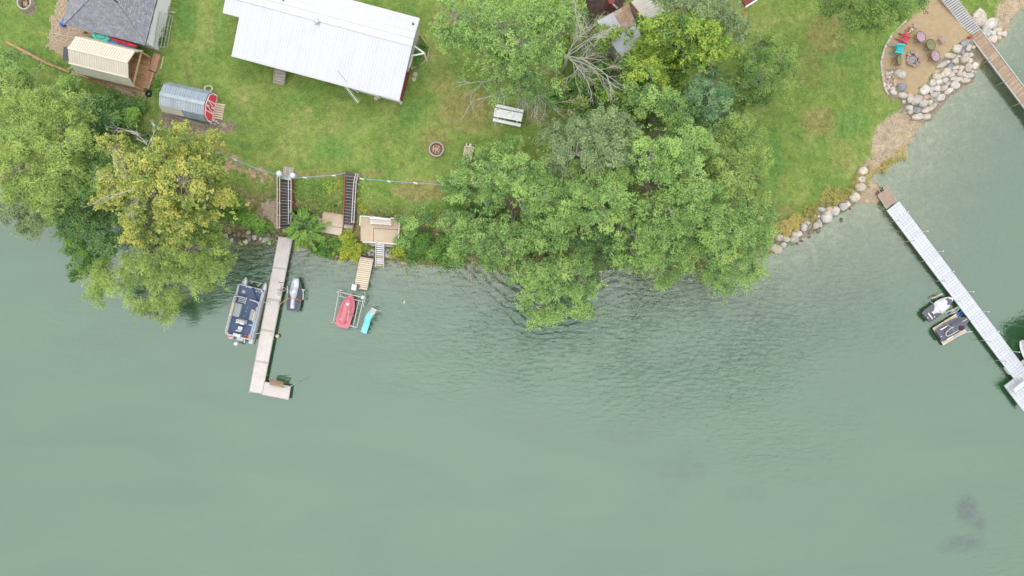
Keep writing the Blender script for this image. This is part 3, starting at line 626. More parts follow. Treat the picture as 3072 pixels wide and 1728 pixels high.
def scatter(name, polys, sp, per_m2, hmin, hmax, kind='stuff', hb=0.0, m=7, z=1.5, tr=None, ls=1.0, clump=.5, up=.6):
    Cs = []
    for px in polys:
        poly = polyw(px, z); xs_ = [p[0] for p in poly]; ys_ = [p[1] for p in poly]
        A = (max(xs_) - min(xs_)) * (max(ys_) - min(ys_)); n = int(A * per_m2)
        x = rng.uniform(min(xs_), max(xs_), n); y = rng.uniform(min(ys_), max(ys_), n)
        rag = (pnoise(x, y, 1.1, 31) - .5) * 1.0
        ok = inpoly(x + rag, y + (pnoise(x, y, 1.1, 32) - .5), poly) & (pnoise(x, y, .9, 33 + len(name)) > clump * rng.random(n) + .08)
        Cs.append(np.stack([x[ok], y[ok], ground(x[ok], y[ok]) + rng.uniform(hmin, hmax, ok.sum()) * (.4 + pnoise(x[ok], y[ok], .8, 35))], 1))
    C = np.concatenate(Cs); C = C[C[:, 2] > 0.02]
    D = np.tile([0, 0, up], (len(C), 1)); hh = np.clip(.25 + .6 * pnoise(C[:, 0], C[:, 1], .7, 36) + rng.normal(size=len(C)) * .1 + hb, 0, 1)
    V, hu = tufts_to_mesh(C, D, hh, sp, m, tr, ls); return leaf_object(name, V, hu, sp, None, (C[:, 0].mean(), C[:, 1].mean(), C[:, 2].min()), kind=kind)

# --- left bank
tree('willow_tree', 'large pale yellow-green willow at the left edge of the photo, above the golden tree', 'tree', 'willow', (90, 470),
     [(40, 330, 75, 70, 11), (120, 300, 60, 60, 11.5), (180, 370, 65, 55, 11), (60, 420, 80, 60, 12), (150, 450, 75, 55, 12), (40, 510, 75, 60, 11), (120, 540, 80, 60, 10.5), (60, 590, 80, 45, 9), (215, 460, 50, 50, 10), (200, 340, 40, 50, 10.5), (10, 260, 60, 50, 10)], dens=1.0, hb=.1)
tree('elm_tree', 'mid-green tree at the upper left edge below the long timber edging', 'tree', 'elm', (30, 210), [(25, 190, 55, 45, 7), (75, 240, 50, 40, 7), (20, 240, 50, 40, 8), (95, 285, 45, 35, 6)])
bush('shrub', 'bright leafy shrub between the open cream shed and the left willow', 'shrub', 'elm', [(220, 270, 42, 36, 2.4), (190, 300, 30, 30, 2)], hb=.05)
bush('shrub', 'dark dense shrub thicket downhill of the cream shed, behind the bleached dead branch', 'shrub', 'dark', [(275, 332, 55, 38, 2.8), (335, 318, 36, 24, 2.2), (260, 380, 50, 35, 2.6), (310, 360, 55, 40, 3), (385, 325, 34, 22, 1.3), (240, 430, 40, 40, 2.5)], hb=.02)
bush('shrub', 'lush green shrub below the cream shed, left of the small metal barn', 'shrub', 'bush', [(362, 352, 42, 30, 1.8), (405, 345, 28, 20, 1.3), (330, 390, 30, 25, 1.5)], hb=.1)
bush('shrub', 'low green weeds clump beside the plank stack and the old tyre', 'shrub', 'bush', [(483, 252, 14, 18, .35), (474, 270, 16, 12, .35)], hb=.1)
tree('elm_tree', 'green tree squeezed between the left willow and the golden tree', 'tree', 'elm', (260, 520), [(270, 480, 60, 50, 9), (300, 530, 50, 50, 9), (200, 530, 60, 45, 9.5), (240, 560, 50, 40, 8.5)])
tree('golden_tree', 'big tree with golden yellow leaves on the left bank', 'tree', 'gold', (470, 560),
     [(340, 440, 50, 30, 11), (560, 420, 60, 45, 11), (600, 470, 60, 50, 10.5), (480, 480, 85, 60, 13), (400, 500, 75, 55, 12.5), (350, 560, 65, 55, 11.5), (440, 570, 85, 60, 13), (540, 540, 85, 60, 13), (620, 550, 55, 55, 11), (600, 620, 55, 45, 10),
      (540, 650, 60, 55, 11), (500, 620, 50, 50, 11.5), (400, 660, 50, 50, 10), (410, 710, 40, 30, 9), (330, 610, 45, 30, 10), (520, 690, 45, 30, 9)], dens=1.0, hb=.01)
tree('willow_tree', 'drooping willow branch overhanging the water at the left edge of the photo', 'tree', 'grey', (40, 590), [(25, 630, 50, 35, 5.5), (80, 640, 50, 40, 5), (85, 690, 38, 35, 4), (120, 670, 30, 30, 4.5)], hb=.08)
tree('dark_tree', 'dark green tree leaning over the water between the willows and the golden tree', 'tree', 'dark', (250, 590),
     [(220, 600, 60, 50, 6.5), (190, 650, 50, 40, 6), (250, 640, 60, 45, 6.5), (290, 680, 60, 50, 6), (230, 700, 60, 45, 5.5), (320, 620, 45, 50, 6), (330, 730, 55, 40, 5), (180, 610, 40, 40, 6)], hb=.06)
bush('shrub', 'rounded bright green shrub standing out over the water left of the big lower willow', 'shrub', 'bush', [(240, 780, 44, 50, 3.2), (225, 740, 34, 30, 3), (255, 815, 30, 22, 2.4)], hb=.02)
tree('willow_tree', 'broad feathery willow hanging over the water beside the pontoon boat', 'tree', 'willow', (560, 700),
     [(560, 750, 75, 55, 8), (480, 770, 75, 60, 8.5), (620, 790, 55, 55, 7), (560, 820, 75, 50, 7.5), (470, 830, 70, 45, 7), (400, 780, 45, 40, 7), (310, 830, 55, 40, 4.5), (290, 870, 55, 30, 4), (350, 850, 40, 40, 4.5), (430, 910, 55, 28, 4), (500, 910, 50, 35, 4.5), (470, 940, 45, 22, 3.5), (610, 845, 40, 35, 5), (640, 740, 35, 40, 6)], dens=1.05, hb=.03)
tree('elm_tree', 'green tree below the golden tree at the rocky water edge', 'tree', 'elm', (610, 690), [(590, 690, 55, 33, 5.5), (625, 715, 36, 32, 4.5), (540, 720, 50, 35, 6)])
bush('shrub', 'dark green shrub on the bank right of the golden tree', 'shrub', 'bush', [(665, 610, 35, 35, 1.6), (690, 640, 25, 22, 1.2)], hb=-.05)
bush('shrub', 'round bright green bush above the dark rocks, left of the first stairs', 'shrub', 'bush', [(752, 664, 42, 24, 1.5), (722, 655, 28, 22, 1.2), (768, 680, 26, 16, 1.1)], hb=.1)
# --- bank shrubs at the stairs and deck
bush('shrub', 'low dark green ground shrub between the sumac and the yellow bush', 'shrub', 'bush', [(985, 728, 26, 24, .7), (1015, 740, 28, 22, .6), (960, 745, 25, 20, .6), (1000, 765, 30, 12, .5)], hb=-.12)
bush('shrub', 'lime yellow bush at the lower left corner of the tan deck', 'shrub', 'lime', [(1062, 728, 34, 30, 1.5), (1085, 748, 22, 18, 1.0), (1055, 760, 28, 18, 1.0)])
bush('shrub', 'yellow-green bush at the water edge right of the aluminium steps', 'shrub', 'lime', [(1190, 760, 28, 26, 1.1), (1205, 740, 25, 20, 1.2)], hb=-.12)
bush('shrub', 'tall green shrub right of the tan deck', 'shrub', 'elm', [(1230, 670, 36, 36, 1.8), (1215, 715, 32, 34, 1.7), (1265, 665, 25, 28, 1.5)], hb=.02)
bush('shrub', 'dark green shrub at the water edge between deck and grove', 'shrub', 'bush', [(1265, 730, 40, 34, 1.9), (1305, 745, 38, 36, 1.8), (1330, 770, 28, 24, 1.4), (1245, 765, 28, 24, 1.2)], hb=-.1)
bush('shrub', 'small light green shrub at the water under the left end of the grove', 'shrub', 'elm', [(1335, 780, 30, 18, 1.2), (1365, 760, 26, 26, 1.5)])
# sumac with long arching fronds
sc_ = PG(*r_(800, 1240)); sm = thing('sumac', 'sumac bush with long arching feather fronds between stairs and beach pads', 'shrub', sc_)
C, D, Hh = [], [], []; st = MB()
for q in range(40):
    an = q * 2.39996; fl = random.uniform(1.0, 1.95); el = random.uniform(.25, 1.1); b0 = sc_ + Vector((math.cos(an) * random.uniform(0, .9), math.sin(an) * random.uniform(0, .8), random.uniform(.7, 1.5)))
    dv = Vector((math.cos(an) * math.cos(el), math.sin(an) * math.cos(el), math.sin(el))); pts = []; hq = random.uniform(.2, .75)
    sd2 = Vector((-dv.y, dv.x, 0)).normalized()
    for s in range(17):
        tt = s / 16; p = b0 + dv * fl * tt - Vector((0, 0, .75 * fl * tt * tt)); pts.append(p)
        if s > 1:
            for sg in (-1, 1):
                C.append(p + sd2 * sg * .12 * (1.15 - tt * .7)); D.append(sd2 * sg); Hh.append(hq + .25 * tt)
    st.tube(pts[::4], .012, 4, cap=False)
V, hu = tufts_to_mesh(np.array([list(c) for c in C]), np.array([list(c) for c in D]), np.clip(np.array(Hh), 0, 1), 'bush', 2, tr=.05, ls=1.7)
leaf_object('frond', V, hu, 'bush', sm); st.build('stem', M_twig, sm)

# --- upper middle trees
tree('ash_tree', 'light feathery green tree between the white house and the dead tree', 'tree', 'elm', (1540, 130),
     [(1365, 45, 55, 50, 9), (1345, 110, 40, 40, 8), (1375, 130, 40, 24, 7.5), (1440, 50, 70, 55, 10.5), (1430, 120, 50, 35, 9), (1510, 80, 75, 60, 12), (1480, 140, 55, 40, 10), (1590, 40, 75, 50, 12), (1560, 130, 75, 50, 12), (1650, 100, 60, 60, 11), (1640, 30, 60, 45, 11),
      (1500, 200, 60, 38, 10), (1570, 200, 65, 45, 10.5), (1490, 250, 40, 35, 8), (1570, 260, 55, 35, 9), (1650, 190, 55, 50, 10), (1620, 270, 45, 30, 8), (1690, 60, 40, 55, 9)], dens=.85, hb=.05, ntw=.85)
tree('box_elder', 'slim yellow-green maple strip between the ash and the mulch bed', 'tree', 'maple', (1730, 80), [(1725, 40, 32, 45, 6), (1720, 110, 34, 45, 6), (1700, 20, 30, 40, 6)])
tree('box_elder', 'small yellow-green maple at the foot of the dead tree', 'tree', 'maple', (1700, 260), [(1680, 250, 40, 35, 6), (1720, 260, 45, 35, 5.5), (1690, 300, 45, 25, 5), (1740, 300, 35, 25, 5), (1755, 225, 35, 30, 5)], hb=-.08)
tree('box_elder', 'small maple with leaves over the lower edge of the rusty roof', 'tree', 'maple', (1830, 130), [(1830, 115, 34, 30, 6.2), (1800, 110, 24, 28, 5.8), (1800, 200, 35, 30, 5)], hb=-.05)
tree('grey_green_tree', 'grey-green tree at the top edge right of the cream roof', 'tree', 'grey', (2090, 20), [(1990, 10, 45, 28, 10), (2060, 15, 55, 40, 11), (2140, 20, 55, 45, 11), (2195, 40, 45, 50, 10), (2215, 85, 28, 34, 8.5), (2040, -20, 60, 30, 10)], hb=.03)
tree('yellow_maple', 'large maple with yellow-tipped leaves right of the rusty roof', 'tree', 'maple', (2040, 120),
     [(1935, 80, 35, 35, 8), (1990, 85, 50, 40, 10), (2060, 85, 60, 42, 11), (2120, 80, 50, 45, 11), (2170, 100, 40, 50, 10), (2110, 140, 60, 40, 10), (2165, 155, 35, 24, 9), (1950, 130, 38, 30, 7.5), (2060, 140, 40, 30, 9), (2060, 60, 45, 30, 10.5)], hb=.04)
tree('yellow_maple', 'bright yellow-green maple below the rusty roof', 'tree', 'maple', (1930, 220), [(1920, 200, 40, 30, 8), (1965, 205, 40, 36, 8), (1940, 230, 55, 28, 8.5), (1885, 225, 28, 26, 7), (1920, 170, 30, 22, 6.5)], hb=.14)
tree('yellow_maple', 'small maple tucked left of the blue-green tree', 'tree', 'maple', (2030, 200), [(2035, 175, 36, 28, 6.5), (2030, 215, 36, 32, 6.5), (2060, 180, 24, 24, 6), (2025, 245, 30, 20, 6)], hb=.03)
tree('box_elder', 'green maple in the hollow below the bright yellow-green one', 'tree', 'maple', (1870, 290), [(1830, 280, 45, 28, 6), (1885, 270, 45, 30, 6), (1860, 310, 50, 25, 5.5), (1920, 310, 50, 35, 6.5)], hb=-.1)
tree('blue_green_tree', 'dense blue-green tree in the middle of the upper grove', 'tree', 'blue', (2130, 290), [(2100, 220, 34, 28, 8), (2095, 265, 42, 36, 9.5), (2135, 260, 40, 36, 9), (2130, 305, 50, 38, 9.5), (2180, 300, 28, 30, 7), (2110, 345, 40, 34, 7.5), (2150, 340, 36, 28, 7), (2085, 310, 30, 30, 8)])
tree('soft_green_tree', 'solitary soft green tree on the lawn left of the sand patio', 'tree', 'soft', (2290, 220),
     [(2280, 130, 45, 34, 7), (2330, 140, 36, 32, 7), (2260, 180, 50, 42, 8), (2330, 185, 58, 42, 8.5), (2370, 220, 30, 36, 7), (2290, 230, 60, 42, 8.5), (2250, 270, 48, 36, 7), (2330, 255, 50, 30, 7.5), (2220, 235, 34, 34, 6.5), (2290, 295, 46, 24, 6), (2225, 300, 40, 24, 5.5)], dens=1.05)
tree('cottonwood', 'dark green tree with yellowish tips at the top edge beside the sand patio', 'tree', 'soft', (2650, -40),
     [(2480, 10, 34, 30, 8), (2530, 25, 45, 38, 9), (2590, 40, 55, 45, 10), (2650, 35, 55, 45, 10.5), (2620, 80, 45, 22, 8.5), (2700, 25, 50, 40, 10), (2755, 5, 45, 28, 9), (2560, 70, 35, 22, 8), (2670, 60, 36, 24, 9), (2620, -20, 90, 40, 11)], hb=.06, foot=(2560, -90))
# --- central grove
GR = 'trees of the shoreline grove'
tree('grove_tree', 'grey-green tree at the upper left corner of the shoreline grove, below the picnic table', 'tree', 'grey', (1760, 440),
     [(1690, 420, 60, 45, 9), (1760, 390, 70, 50, 10.5), (1830, 380, 70, 50, 10), (1730, 460, 80, 50, 11), (1810, 450, 75, 55, 11), (1880, 430, 55, 55, 9.5), (1670, 480, 55, 45, 8.5), (1780, 510, 65, 40, 9), (1900, 490, 45, 40, 8)], GR, hb=.04)
tree('grove_tree', 'mid-green tree at the left end of the grove, nearest the slatted bench', 'tree', 'elm', (1470, 540),
     [(1515, 445, 36, 32, 6), (1430, 490, 45, 34, 6.5), (1490, 500, 55, 40, 7.5), (1380, 540, 45, 38, 6.5), (1440, 560, 55, 40, 7.5), (1510, 560, 45, 40, 7.5), (1400, 580, 40, 26, 6), (1360, 550, 22, 24, 5), (1470, 600, 36, 26, 6)], GR, hb=.02)
tree('grove_tree', 'light green tree in the grove right of the left-end tree', 'tree', 'elm', (1590, 540), [(1560, 500, 55, 40, 8.5), (1570, 550, 65, 45, 9), (1630, 560, 60, 45, 9), (1600, 600, 55, 32, 8), (1650, 610, 45, 30, 8), (1640, 510, 45, 36, 8)], GR, hb=.08)
tree('grove_tree', 'bright green tree in the centre of the grove', 'tree', 'elm', (1770, 590), [(1720, 530, 50, 42, 9), (1780, 540, 60, 45, 10), (1850, 540, 50, 45, 9.5), (1740, 590, 65, 45, 10), (1810, 600, 70, 45, 11), (1720, 650, 55, 40, 9.5), (1790, 660, 65, 40, 10), (1840, 640, 40, 34, 9)], GR, hb=.1)
tree('grove_tree', 'tall bright green tree rising right of the grove centre', 'tree', 'elm', (2010, 480),
     [(1930, 440, 50, 36, 10), (1960, 470, 60, 45, 11.5), (2030, 450, 60, 45, 12), (2090, 430, 55, 45, 11.5), (2010, 510, 55, 40, 11.5), (2080, 500, 60, 45, 12), (2030, 560, 45, 36, 10.5), (2100, 560, 55, 36, 11), (1950, 510, 40, 26, 10)], GR, hb=.1)
tree('grove_tree', 'light green tree of the grove just below the bright yellow-green maple', 'tree', 'elm', (1970, 320), [(1910, 280, 45, 34, 8.5), (1970, 275, 55, 36, 9.5), (2030, 300, 45, 40, 9.5), (1970, 320, 50, 34, 9), (2050, 350, 36, 42, 9), (2010, 380, 30, 30, 8)], GR, hb=.07)
tree('grove_tree', 'pale willow-like tree on the right side of the grove facing the lawn', 'tree', 'willow', (2230, 520),
     [(2150, 400, 50, 36, 9), (2210, 390, 50, 40, 9.5), (2260, 420, 40, 50, 9), (2170, 450, 55, 42, 10), (2230, 470, 55, 45, 10.5), (2270, 520, 36, 50, 9), (2180, 520, 55, 45, 10.5), (2230, 560, 55, 45, 10), (2280, 600, 34, 40, 8)], GR, hb=-.05)
tree('grove_tree', 'green tree at the right end of the grove above the shore boulders', 'tree', 'elm', (2230, 650),
     [(2200, 620, 60, 40, 9), (2260, 650, 50, 45, 8), (2280, 700, 40, 40, 7), (2210, 690, 60, 40, 8.5), (2250, 740, 50, 36, 6.5), (2140, 640, 50, 40, 9.5), (2140, 700, 50, 36, 8.5), (2290, 655, 26, 40, 7)], GR, hb=.05)
tree('grove_tree', 'bright tree hanging over the water at the lower right of the grove', 'tree', 'elm', (2130, 740),
     [(2090, 740, 50, 36, 6.5), (2160, 760, 60, 40, 7), (2220, 790, 55, 40, 5.5), (2180, 820, 60, 34, 4.8), (2230, 835, 40, 24, 4), (2180, 860, 36, 20, 3.4), (2130, 815, 40, 30, 4.8), (2270, 800, 26, 34, 4.5)], GR, hb=.1)
tree('grove_tree', 'green tree over the rippled water in the lower middle of the grove', 'tree', 'elm', (1960, 730),
     [(1900, 700, 55, 42, 8), (1960, 690, 60, 45, 9), (2030, 690, 55, 45, 9), (1900, 760, 50, 36, 6.5), (1970, 760, 60, 40, 7), (2040, 760, 45, 40, 6.5), (1960, 810, 45, 24, 4.5), (2030, 820, 36, 24, 4), (2000, 845, 26, 16, 3.2), (1890, 790, 34, 22, 4.5)], GR, hb=.07)
tree('grove_tree', 'bright green tree filling the gap in the right half of the grove', 'tree', 'elm', (2050, 620), [(1960, 610, 45, 36, 9.5), (2020, 630, 55, 40, 10), (2080, 620, 50, 40, 10.5), (1920, 620, 36, 30, 8.5), (1990, 660, 50, 30, 9)], GR, hb=.08)
tree('grove_tree', 'dark green tree in the shaded lower middle of the grove', 'tree', 'dark', (1830, 720), [(1800, 710, 50, 36, 6), (1850, 730, 45, 36, 6), (1760, 740, 50, 36, 5.5), (1830, 775, 45, 26, 4.5), (1700, 730, 45, 34, 5.5), (1870, 690, 40, 40, 6)], GR, hb=.12)
tree('grove_tree', 'muted green tree along the shore at the lower left of the grove', 'tree', 'elm', (1450, 710),
     [(1370, 670, 55, 34, 5), (1430, 660, 50, 36, 5.5), (1390, 710, 50, 36, 5), (1450, 720, 60, 42, 6), (1510, 690, 55, 42, 6), (1500, 750, 55, 36, 5.5), (1560, 730, 55, 40, 6), (1540, 780, 50, 26, 4.5), (1480, 790, 36, 18, 4), (1600, 690, 45, 40, 6)], GR, hb=-.02)
tree('grove_tree', 'green tree left of the grove centre near the bare ground gap', 'tree', 'elm', (1650, 690), [(1640, 660, 45, 32, 6.5), (1690, 690, 45, 36, 7), (1640, 720, 50, 36, 6.5), (1600, 650, 30, 24, 5.5)], GR, hb=.03)
tree('grove_tree', 'long tree leaning far out over the lake below the grove', 'tree', 'elm', (1640, 770),
     [(1570, 820, 45, 32, 4.5), (1620, 820, 55, 40, 5.5), (1690, 810, 55, 40, 5.5), (1740, 800, 40, 34, 5), (1600, 870, 45, 34, 4.5), (1660, 870, 50, 40, 5), (1720, 870, 45, 40, 4.8), (1620, 920, 50, 32, 4), (1660, 930, 45, 34, 4), (1740, 920, 36, 32, 3.8), (1750, 945, 30, 18, 3.2), (1630, 955, 40, 18, 3.2), (1770, 860, 25, 40, 4)], GR, hb=.08)
bush('shrub', 'low dark shrub in the gap at the left of the grove beside the grey boulder', 'shrub', 'bush', [(1480, 630, 34, 24, 1.2), (1440, 640, 30, 20, 1.0), (1500, 650, 36, 20, 1.2)], hb=-.12)
# --- dead wood
def deadtree(name, label, px, dirs, z0, r=.14, depth=3, cat='dead tree', n=4, m=M_dead, spread=.42):
    top = P(*px, z0); b = Vector((top.x, top.y, min(gz(top.x, top.y), z0 - .1))); t = thing(name, label, cat, b); mb = MB(); tw = MB()
    if z0 - b.z > .5: mb.tube([b, b.lerp(top, .5) + Vector((.08, 0, 0)), top], [r * 1.5, r * 1.2, r], 7)
    else: mb.tube([b, top], [r, r * .9], 7)
    for ex, ey, ez in dirs:
        e = P(ex, ey, ez); d = e - top; twigs(tw, top, d, d.length * .8, r * .5, depth, spread, n)
    mb.build('trunk', m, t, True); tw.build('branch', m, t); return t
deadtree('dead_tree', 'bare bleached dead tree between the ash and the rusty roofed shed', (1700, 168), [(1672, 100, 9), (1745, 60, 9.5), (1785, 25, 10), (1800, 80, 9), (1850, 120, 9.5), (1865, 160, 9), (1840, 200, 8), (1790, 260, 8), (1750, 230, 7), (1815, 230, 8)], 7.2, .095, 3, n=4)
deadtree('dead_branches', 'fan of bare grey branches above the white picnic table', (1590, 215), [(1420, 255, 7), (1425, 290, 6.5), (1530, 320, 6.5), (1600, 345, 6), (1670, 330, 6.5), (1540, 280, 7)], 5.5, .10, 3, n=4)
deadtree('dead_branch', 'thick bleached dead limb above the golden tree', (395, 395), [(300, 370, 5), (245, 412, 5), (330, 375, 5.5)], 4.6, .11, 2, n=4)
deadtree('dead_branch', 'small forked dead branch at the upper right of the golden tree', (445, 440), [(425, 415, 11.8), (475, 385, 11.5), (500, 440, 12), (430, 380, 11)], 11.2, .07, 2, n=4)
deadtree('dead_branch', 'bare grey branch hanging in the dark gap below the left willow', (195, 545), [(215, 590, 7.5), (235, 560, 8), (200, 595, 7.5)], 7.6, .06, 2, n=4)
deadtree('dead_branches', 'fan of bare twigs inside the golden tree', (430, 560), [(340, 610, 12.2), (370, 620, 12.4), (400, 620, 12.4), (310, 500, 12)], 12.6, .07, 3, n=3)
deadtree('dead_branch', 'fallen bare branch in the brown gap of the grove', (1555, 605), [(1500, 640, 4.2), (1565, 640, 4.2), (1590, 600, 4.5)], 3.8, .05, 2)
deadtree('brushwood', 'tangle of grey brushwood reaching into the water at the left of the grove', (1420, 785), [(1430, 830, .4), (1415, 815, .5), (1445, 800, .6), (1405, 775, .6)], .6, .05, 2, 'brushwood', 7)
deadtree('dead_branch', 'forked pale trunk showing in a gap of the grove, right of its centre', (1890, 660), [(1850, 620, 7), (1840, 660, 7), (1870, 655, 8)], 6, .09, 2)
# --- ground cover
scatter('bank_weeds', [[i_(*p) for p in [(230, 590), (420, 590), (700, 680), (840, 740), (830, 880), (640, 940), (520, 960), (380, 1000), (180, 900)]], [i_(*p) for p in [(1010, 740), (1240, 690), (1560, 690), (1560, 1010), (1350, 1020), (1100, 1050), (1010, 960)]],
        [i_(*p) for p in [(1710, 740), (1900, 740), (2080, 900), (2180, 1050), (2080, 1090), (1740, 1070), (1700, 1250), (1680, 1250)]], [(1270, 640), (1400, 600), (1500, 620), (1600, 660), (1560, 690), (1330, 720)], [(740, 690), (835, 660), (835, 715), (760, 712)]], 'bush', 15, .02, .32, m=8, clump=.95, hb=.08, tr=.17)
scatter('yellow_weeds', [[i_(*p) for p in [(1300, 920), (1560, 900), (1560, 1060), (1340, 1030)]], [i_(*p) for p in [(1700, 920), (1800, 900), (1830, 1050), (1720, 1060)]], [i_(*p) for p in [(1350, 700), (1560, 700), (1560, 850), (1400, 850)]]], 'lime', 16, .03, .3, clump=.5, hb=-.1, tr=.18)
scatter('undergrowth', [[(1880, 300), (2200, 300), (2230, 420), (2300, 640), (2280, 720), (1700, 780), (1480, 760), (1700, 560), (1900, 430)], [(1740, 170), (1830, 200), (1990, 240), (2080, 330), (2000, 380), (1760, 330)], [(0, 260), (240, 300), (470, 380), (640, 640), (420, 650), (0, 560)]], 'dark', 9, .05, .9, m=9, clump=.9, z=2.5, tr=.32, ls=1.2)
scatter('shore_grass', [[g_(*p) for p in [(700, 560), (880, 560), (900, 660), (830, 760), (760, 850), (740, 880), (660, 900), (640, 780), (680, 700)]], [g_(*p) for p in [(380, 760), (640, 740), (640, 880), (520, 950), (300, 1060), (150, 1150), (120, 1240), (20, 1280), (-60, 1300), (-120, 1180), (-60, 1120), (100, 1060), (200, 1000)]],
        [g_(*p) for p in [(880, 600), (930, 540), (1050, 470), (1190, 330), (1280, 330), (1270, 410), (1150, 470), (1060, 580), (960, 600)]], [k_(*p) for p in [(1880, 1180), (2080, 1080), (2180, 1180), (2050, 1320), (1900, 1340)]]], 'dry', 42, .02, .3, m=9, z=.4, clump=.25, tr=.2, hb=.12)
scatter('flower_bed_plants', [[b_(*p) for p in [(2385, 400), (2440, 460), (2475, 550), (2470, 615), (2420, 680), (2310, 735), (2330, 620), (2360, 480)]]], 'bush', 60, .1, .35, m=8, z=3, clump=.1, hb=.02, tr=.18)
scatter('lawn_clover', [[(2310, 420), (2420, 350), (2560, 420), (2560, 560), (2420, 610), (2320, 640)]], 'bush', 20, .0, .05, m=5, z=1.6, clump=.9, tr=.16, ls=.6, hb=.22)
scatter('shed_weeds', [[a_(*p) for p in [(1500, 520), (1660, 560), (1690, 600), (1600, 620), (1530, 560)]], [a_(*p) for p in [(1700, 140), (1800, 200), (1800, 520), (1700, 520)]], [a_(*p) for p in [(1180, 960), (1560, 1090), (1680, 1200), (1600, 1240), (1200, 1100)]], [a_(*p) for p in [(620, 620), (740, 700), (760, 800), (600, 760)]]], 'bush', 22, .03, .3, z=3, clump=.4, tr=.18, hb=.08)
# ------------------------------------------------------------------ buildings
def ribbed_panel(wd, ln, nrib, m, key, rh=.022, rw=.03, th=.02):
    """flat metal sheet in local coords: x across (0..wd), y along (0..ln), top at z=0, with raised ribs"""
    mb = MB(); I = Fr((0, 0), (0, 1))
    mb.fbox(I, .003, wd - .003, 0, ln, -th, 0)
    for k in range(nrib):
        x = wd * (k + .5) / nrib
        mb.quadbox([Vector(p) for p in ((x - rw, 0, .001), (x + rw, 0, .001), (x + rw, ln, .001), (x - rw, ln, .001), (x - rw * .4, 0, rh), (x + rw * .4, 0, rh), (x + rw * .4, ln, rh), (x - rw * .4, ln, rh))])
    me = bpy.data.meshes.new(key); me.from_pydata([tuple(v) for v in mb.v], [], mb.f); me.materials.append(m); return me
def lay_panels(parent, A, U, V_, total, wd, me, name='roof_panel', lift=.02):
    """panels along unit U from A; V_ = unit slope direction"""
    n = round(total / wd); sx = total / n / wd; nrm = U.cross(V_).normalized()
    fl = nrm.z < 0
    rot = Matrix((U, V_, U.cross(V_))).transposed()
    for i in range(n):
        p = A + U * (total * i / n) + (nrm * lift if not fl else -nrm * lift)
        o = link(name, me, parent, p, rot.to_euler(), (sx, 1, 1))
# --- white house
HZ = 3.0
A = P(1198, 300, 5.35); B = P(695, 166, 5.35); U = (A - B); U.z = 0; LU = U.length; U.normalize(); Vd = Vector((-U.y, U.x, 0))
if Vd.y < 0: Vd = -Vd
hf = Fr(A, Vd)                       # x = right (towards +U), y = away from lake
house = thing('house', 'long white metal roofed house at the top of the lawn', 'house', PG(950, 150))
RW, FW = 5.0, 1.85                    # near and far slope widths (plan)
ZE, ZR, ZF = 5.35, 6.0, 5.76
EXT = 1.42
rb = MB()
rb.quadbox([hf(-LU, 0, ZE - .12), hf(0, 0, ZE - .12), hf(0, RW, ZR - .12), hf(-LU, RW, ZR - .12), hf(-LU, 0, ZE), hf(0, 0, ZE), hf(0, RW, ZR), hf(-LU, RW, ZR)])
zx = ZE + (ZR - ZE) * 3.1 / RW
rb.quadbox([hf(-LU - EXT, 3.1, zx - .12), hf(-LU - .001, 3.1, zx - .12), hf(-LU - .001, RW, ZR - .12), hf(-LU - EXT, RW, ZR - .12), hf(-LU - EXT, 3.1, zx), hf(-LU - .001, 3.1, zx), hf(-LU - .001, RW, ZR), hf(-LU - EXT, RW, ZR)])
rb.quadbox([hf(-LU - EXT, RW + .001, ZR - .12), hf(0, RW + .001, ZR - .12), hf(0, RW + FW, ZF - .12), hf(-LU - EXT, RW + FW, ZF - .12), hf(-LU - EXT, RW + .001, ZR), hf(0, RW + .001, ZR), hf(0, RW + FW, ZF), hf(-LU - EXT, RW + FW, ZF)])
roof = rb.build('roof', M_roofw, house)
sv = (hf(0, RW, ZR) - hf(0, 0, ZE)); sl = sv.length; sv.normalize()
pm = ribbed_panel(.9, sl, 4, M_roofw, 'roof_panel_near', .02, .03)
Uw = hf.x.copy()
lay_panels(roof, hf(-LU, 0, ZE), Uw, sv, LU, .9, pm)
pm2 = ribbed_panel(.71, (hf(0, RW, ZR) - hf(0, 3.1, zx)).length, 3, M_roofw, 'roof_panel_short', .02, .03)
lay_panels(roof, hf(-LU - EXT, 3.1, zx), Uw, sv, EXT, .71, pm2)
sf = (hf(0, RW, ZR) - hf(0, RW + FW, ZF)); fl_ = sf.length; sf.normalize()
pm3 = ribbed_panel(.9, fl_, 4, M_roofw, 'roof_panel_far', .02, .03)
lay_panels(roof, hf(0, RW + FW, ZF), -Uw, sf, LU + EXT, .9, pm3)
mb = MB(); zc = ZR + .075
for y0, z0, y1, z1 in ((RW - .62, zc - .08, RW, zc), (RW, zc, RW + .5, zc - .066)):
    mb.quadbox([hf(-LU - EXT, y0, z0 - .015), hf(.02, y0, z0 - .015), hf(.02, y1, z1 - .015), hf(-LU - EXT, y1, z1 - .015), hf(-LU - EXT, y0, z0), hf(.02, y0, z0), hf(.02, y1, z1), hf(-LU - EXT, y1, z1)])
mb.tube([hf(-LU - EXT, RW, zc + .01), hf(.02, RW, zc + .01)], .035, 6); mb.build('ridge_cap', M_roofw, roof)
mb = MB(); mb.fbox(hf, -LU - .03, .03, -.06, -.015, ZE - .17, ZE + .01)
mb.build('fascia', M_white, roof)
mb = MB()
mb.fbox(hf, -LU + .4, -4.2, .42, RW + FW - .3, HZ - .3, ZE - .1); mb.fbox(hf, -4.195, -.33, 3.0, RW + FW - .3, HZ - .3, ZE - .08); mb.fbox(hf, -LU - 1.0, -LU + .395, 3.5, RW + FW - .3, HZ - .3, ZE - .02)
mb.build('wall', M_siding, house)
mb = MB()
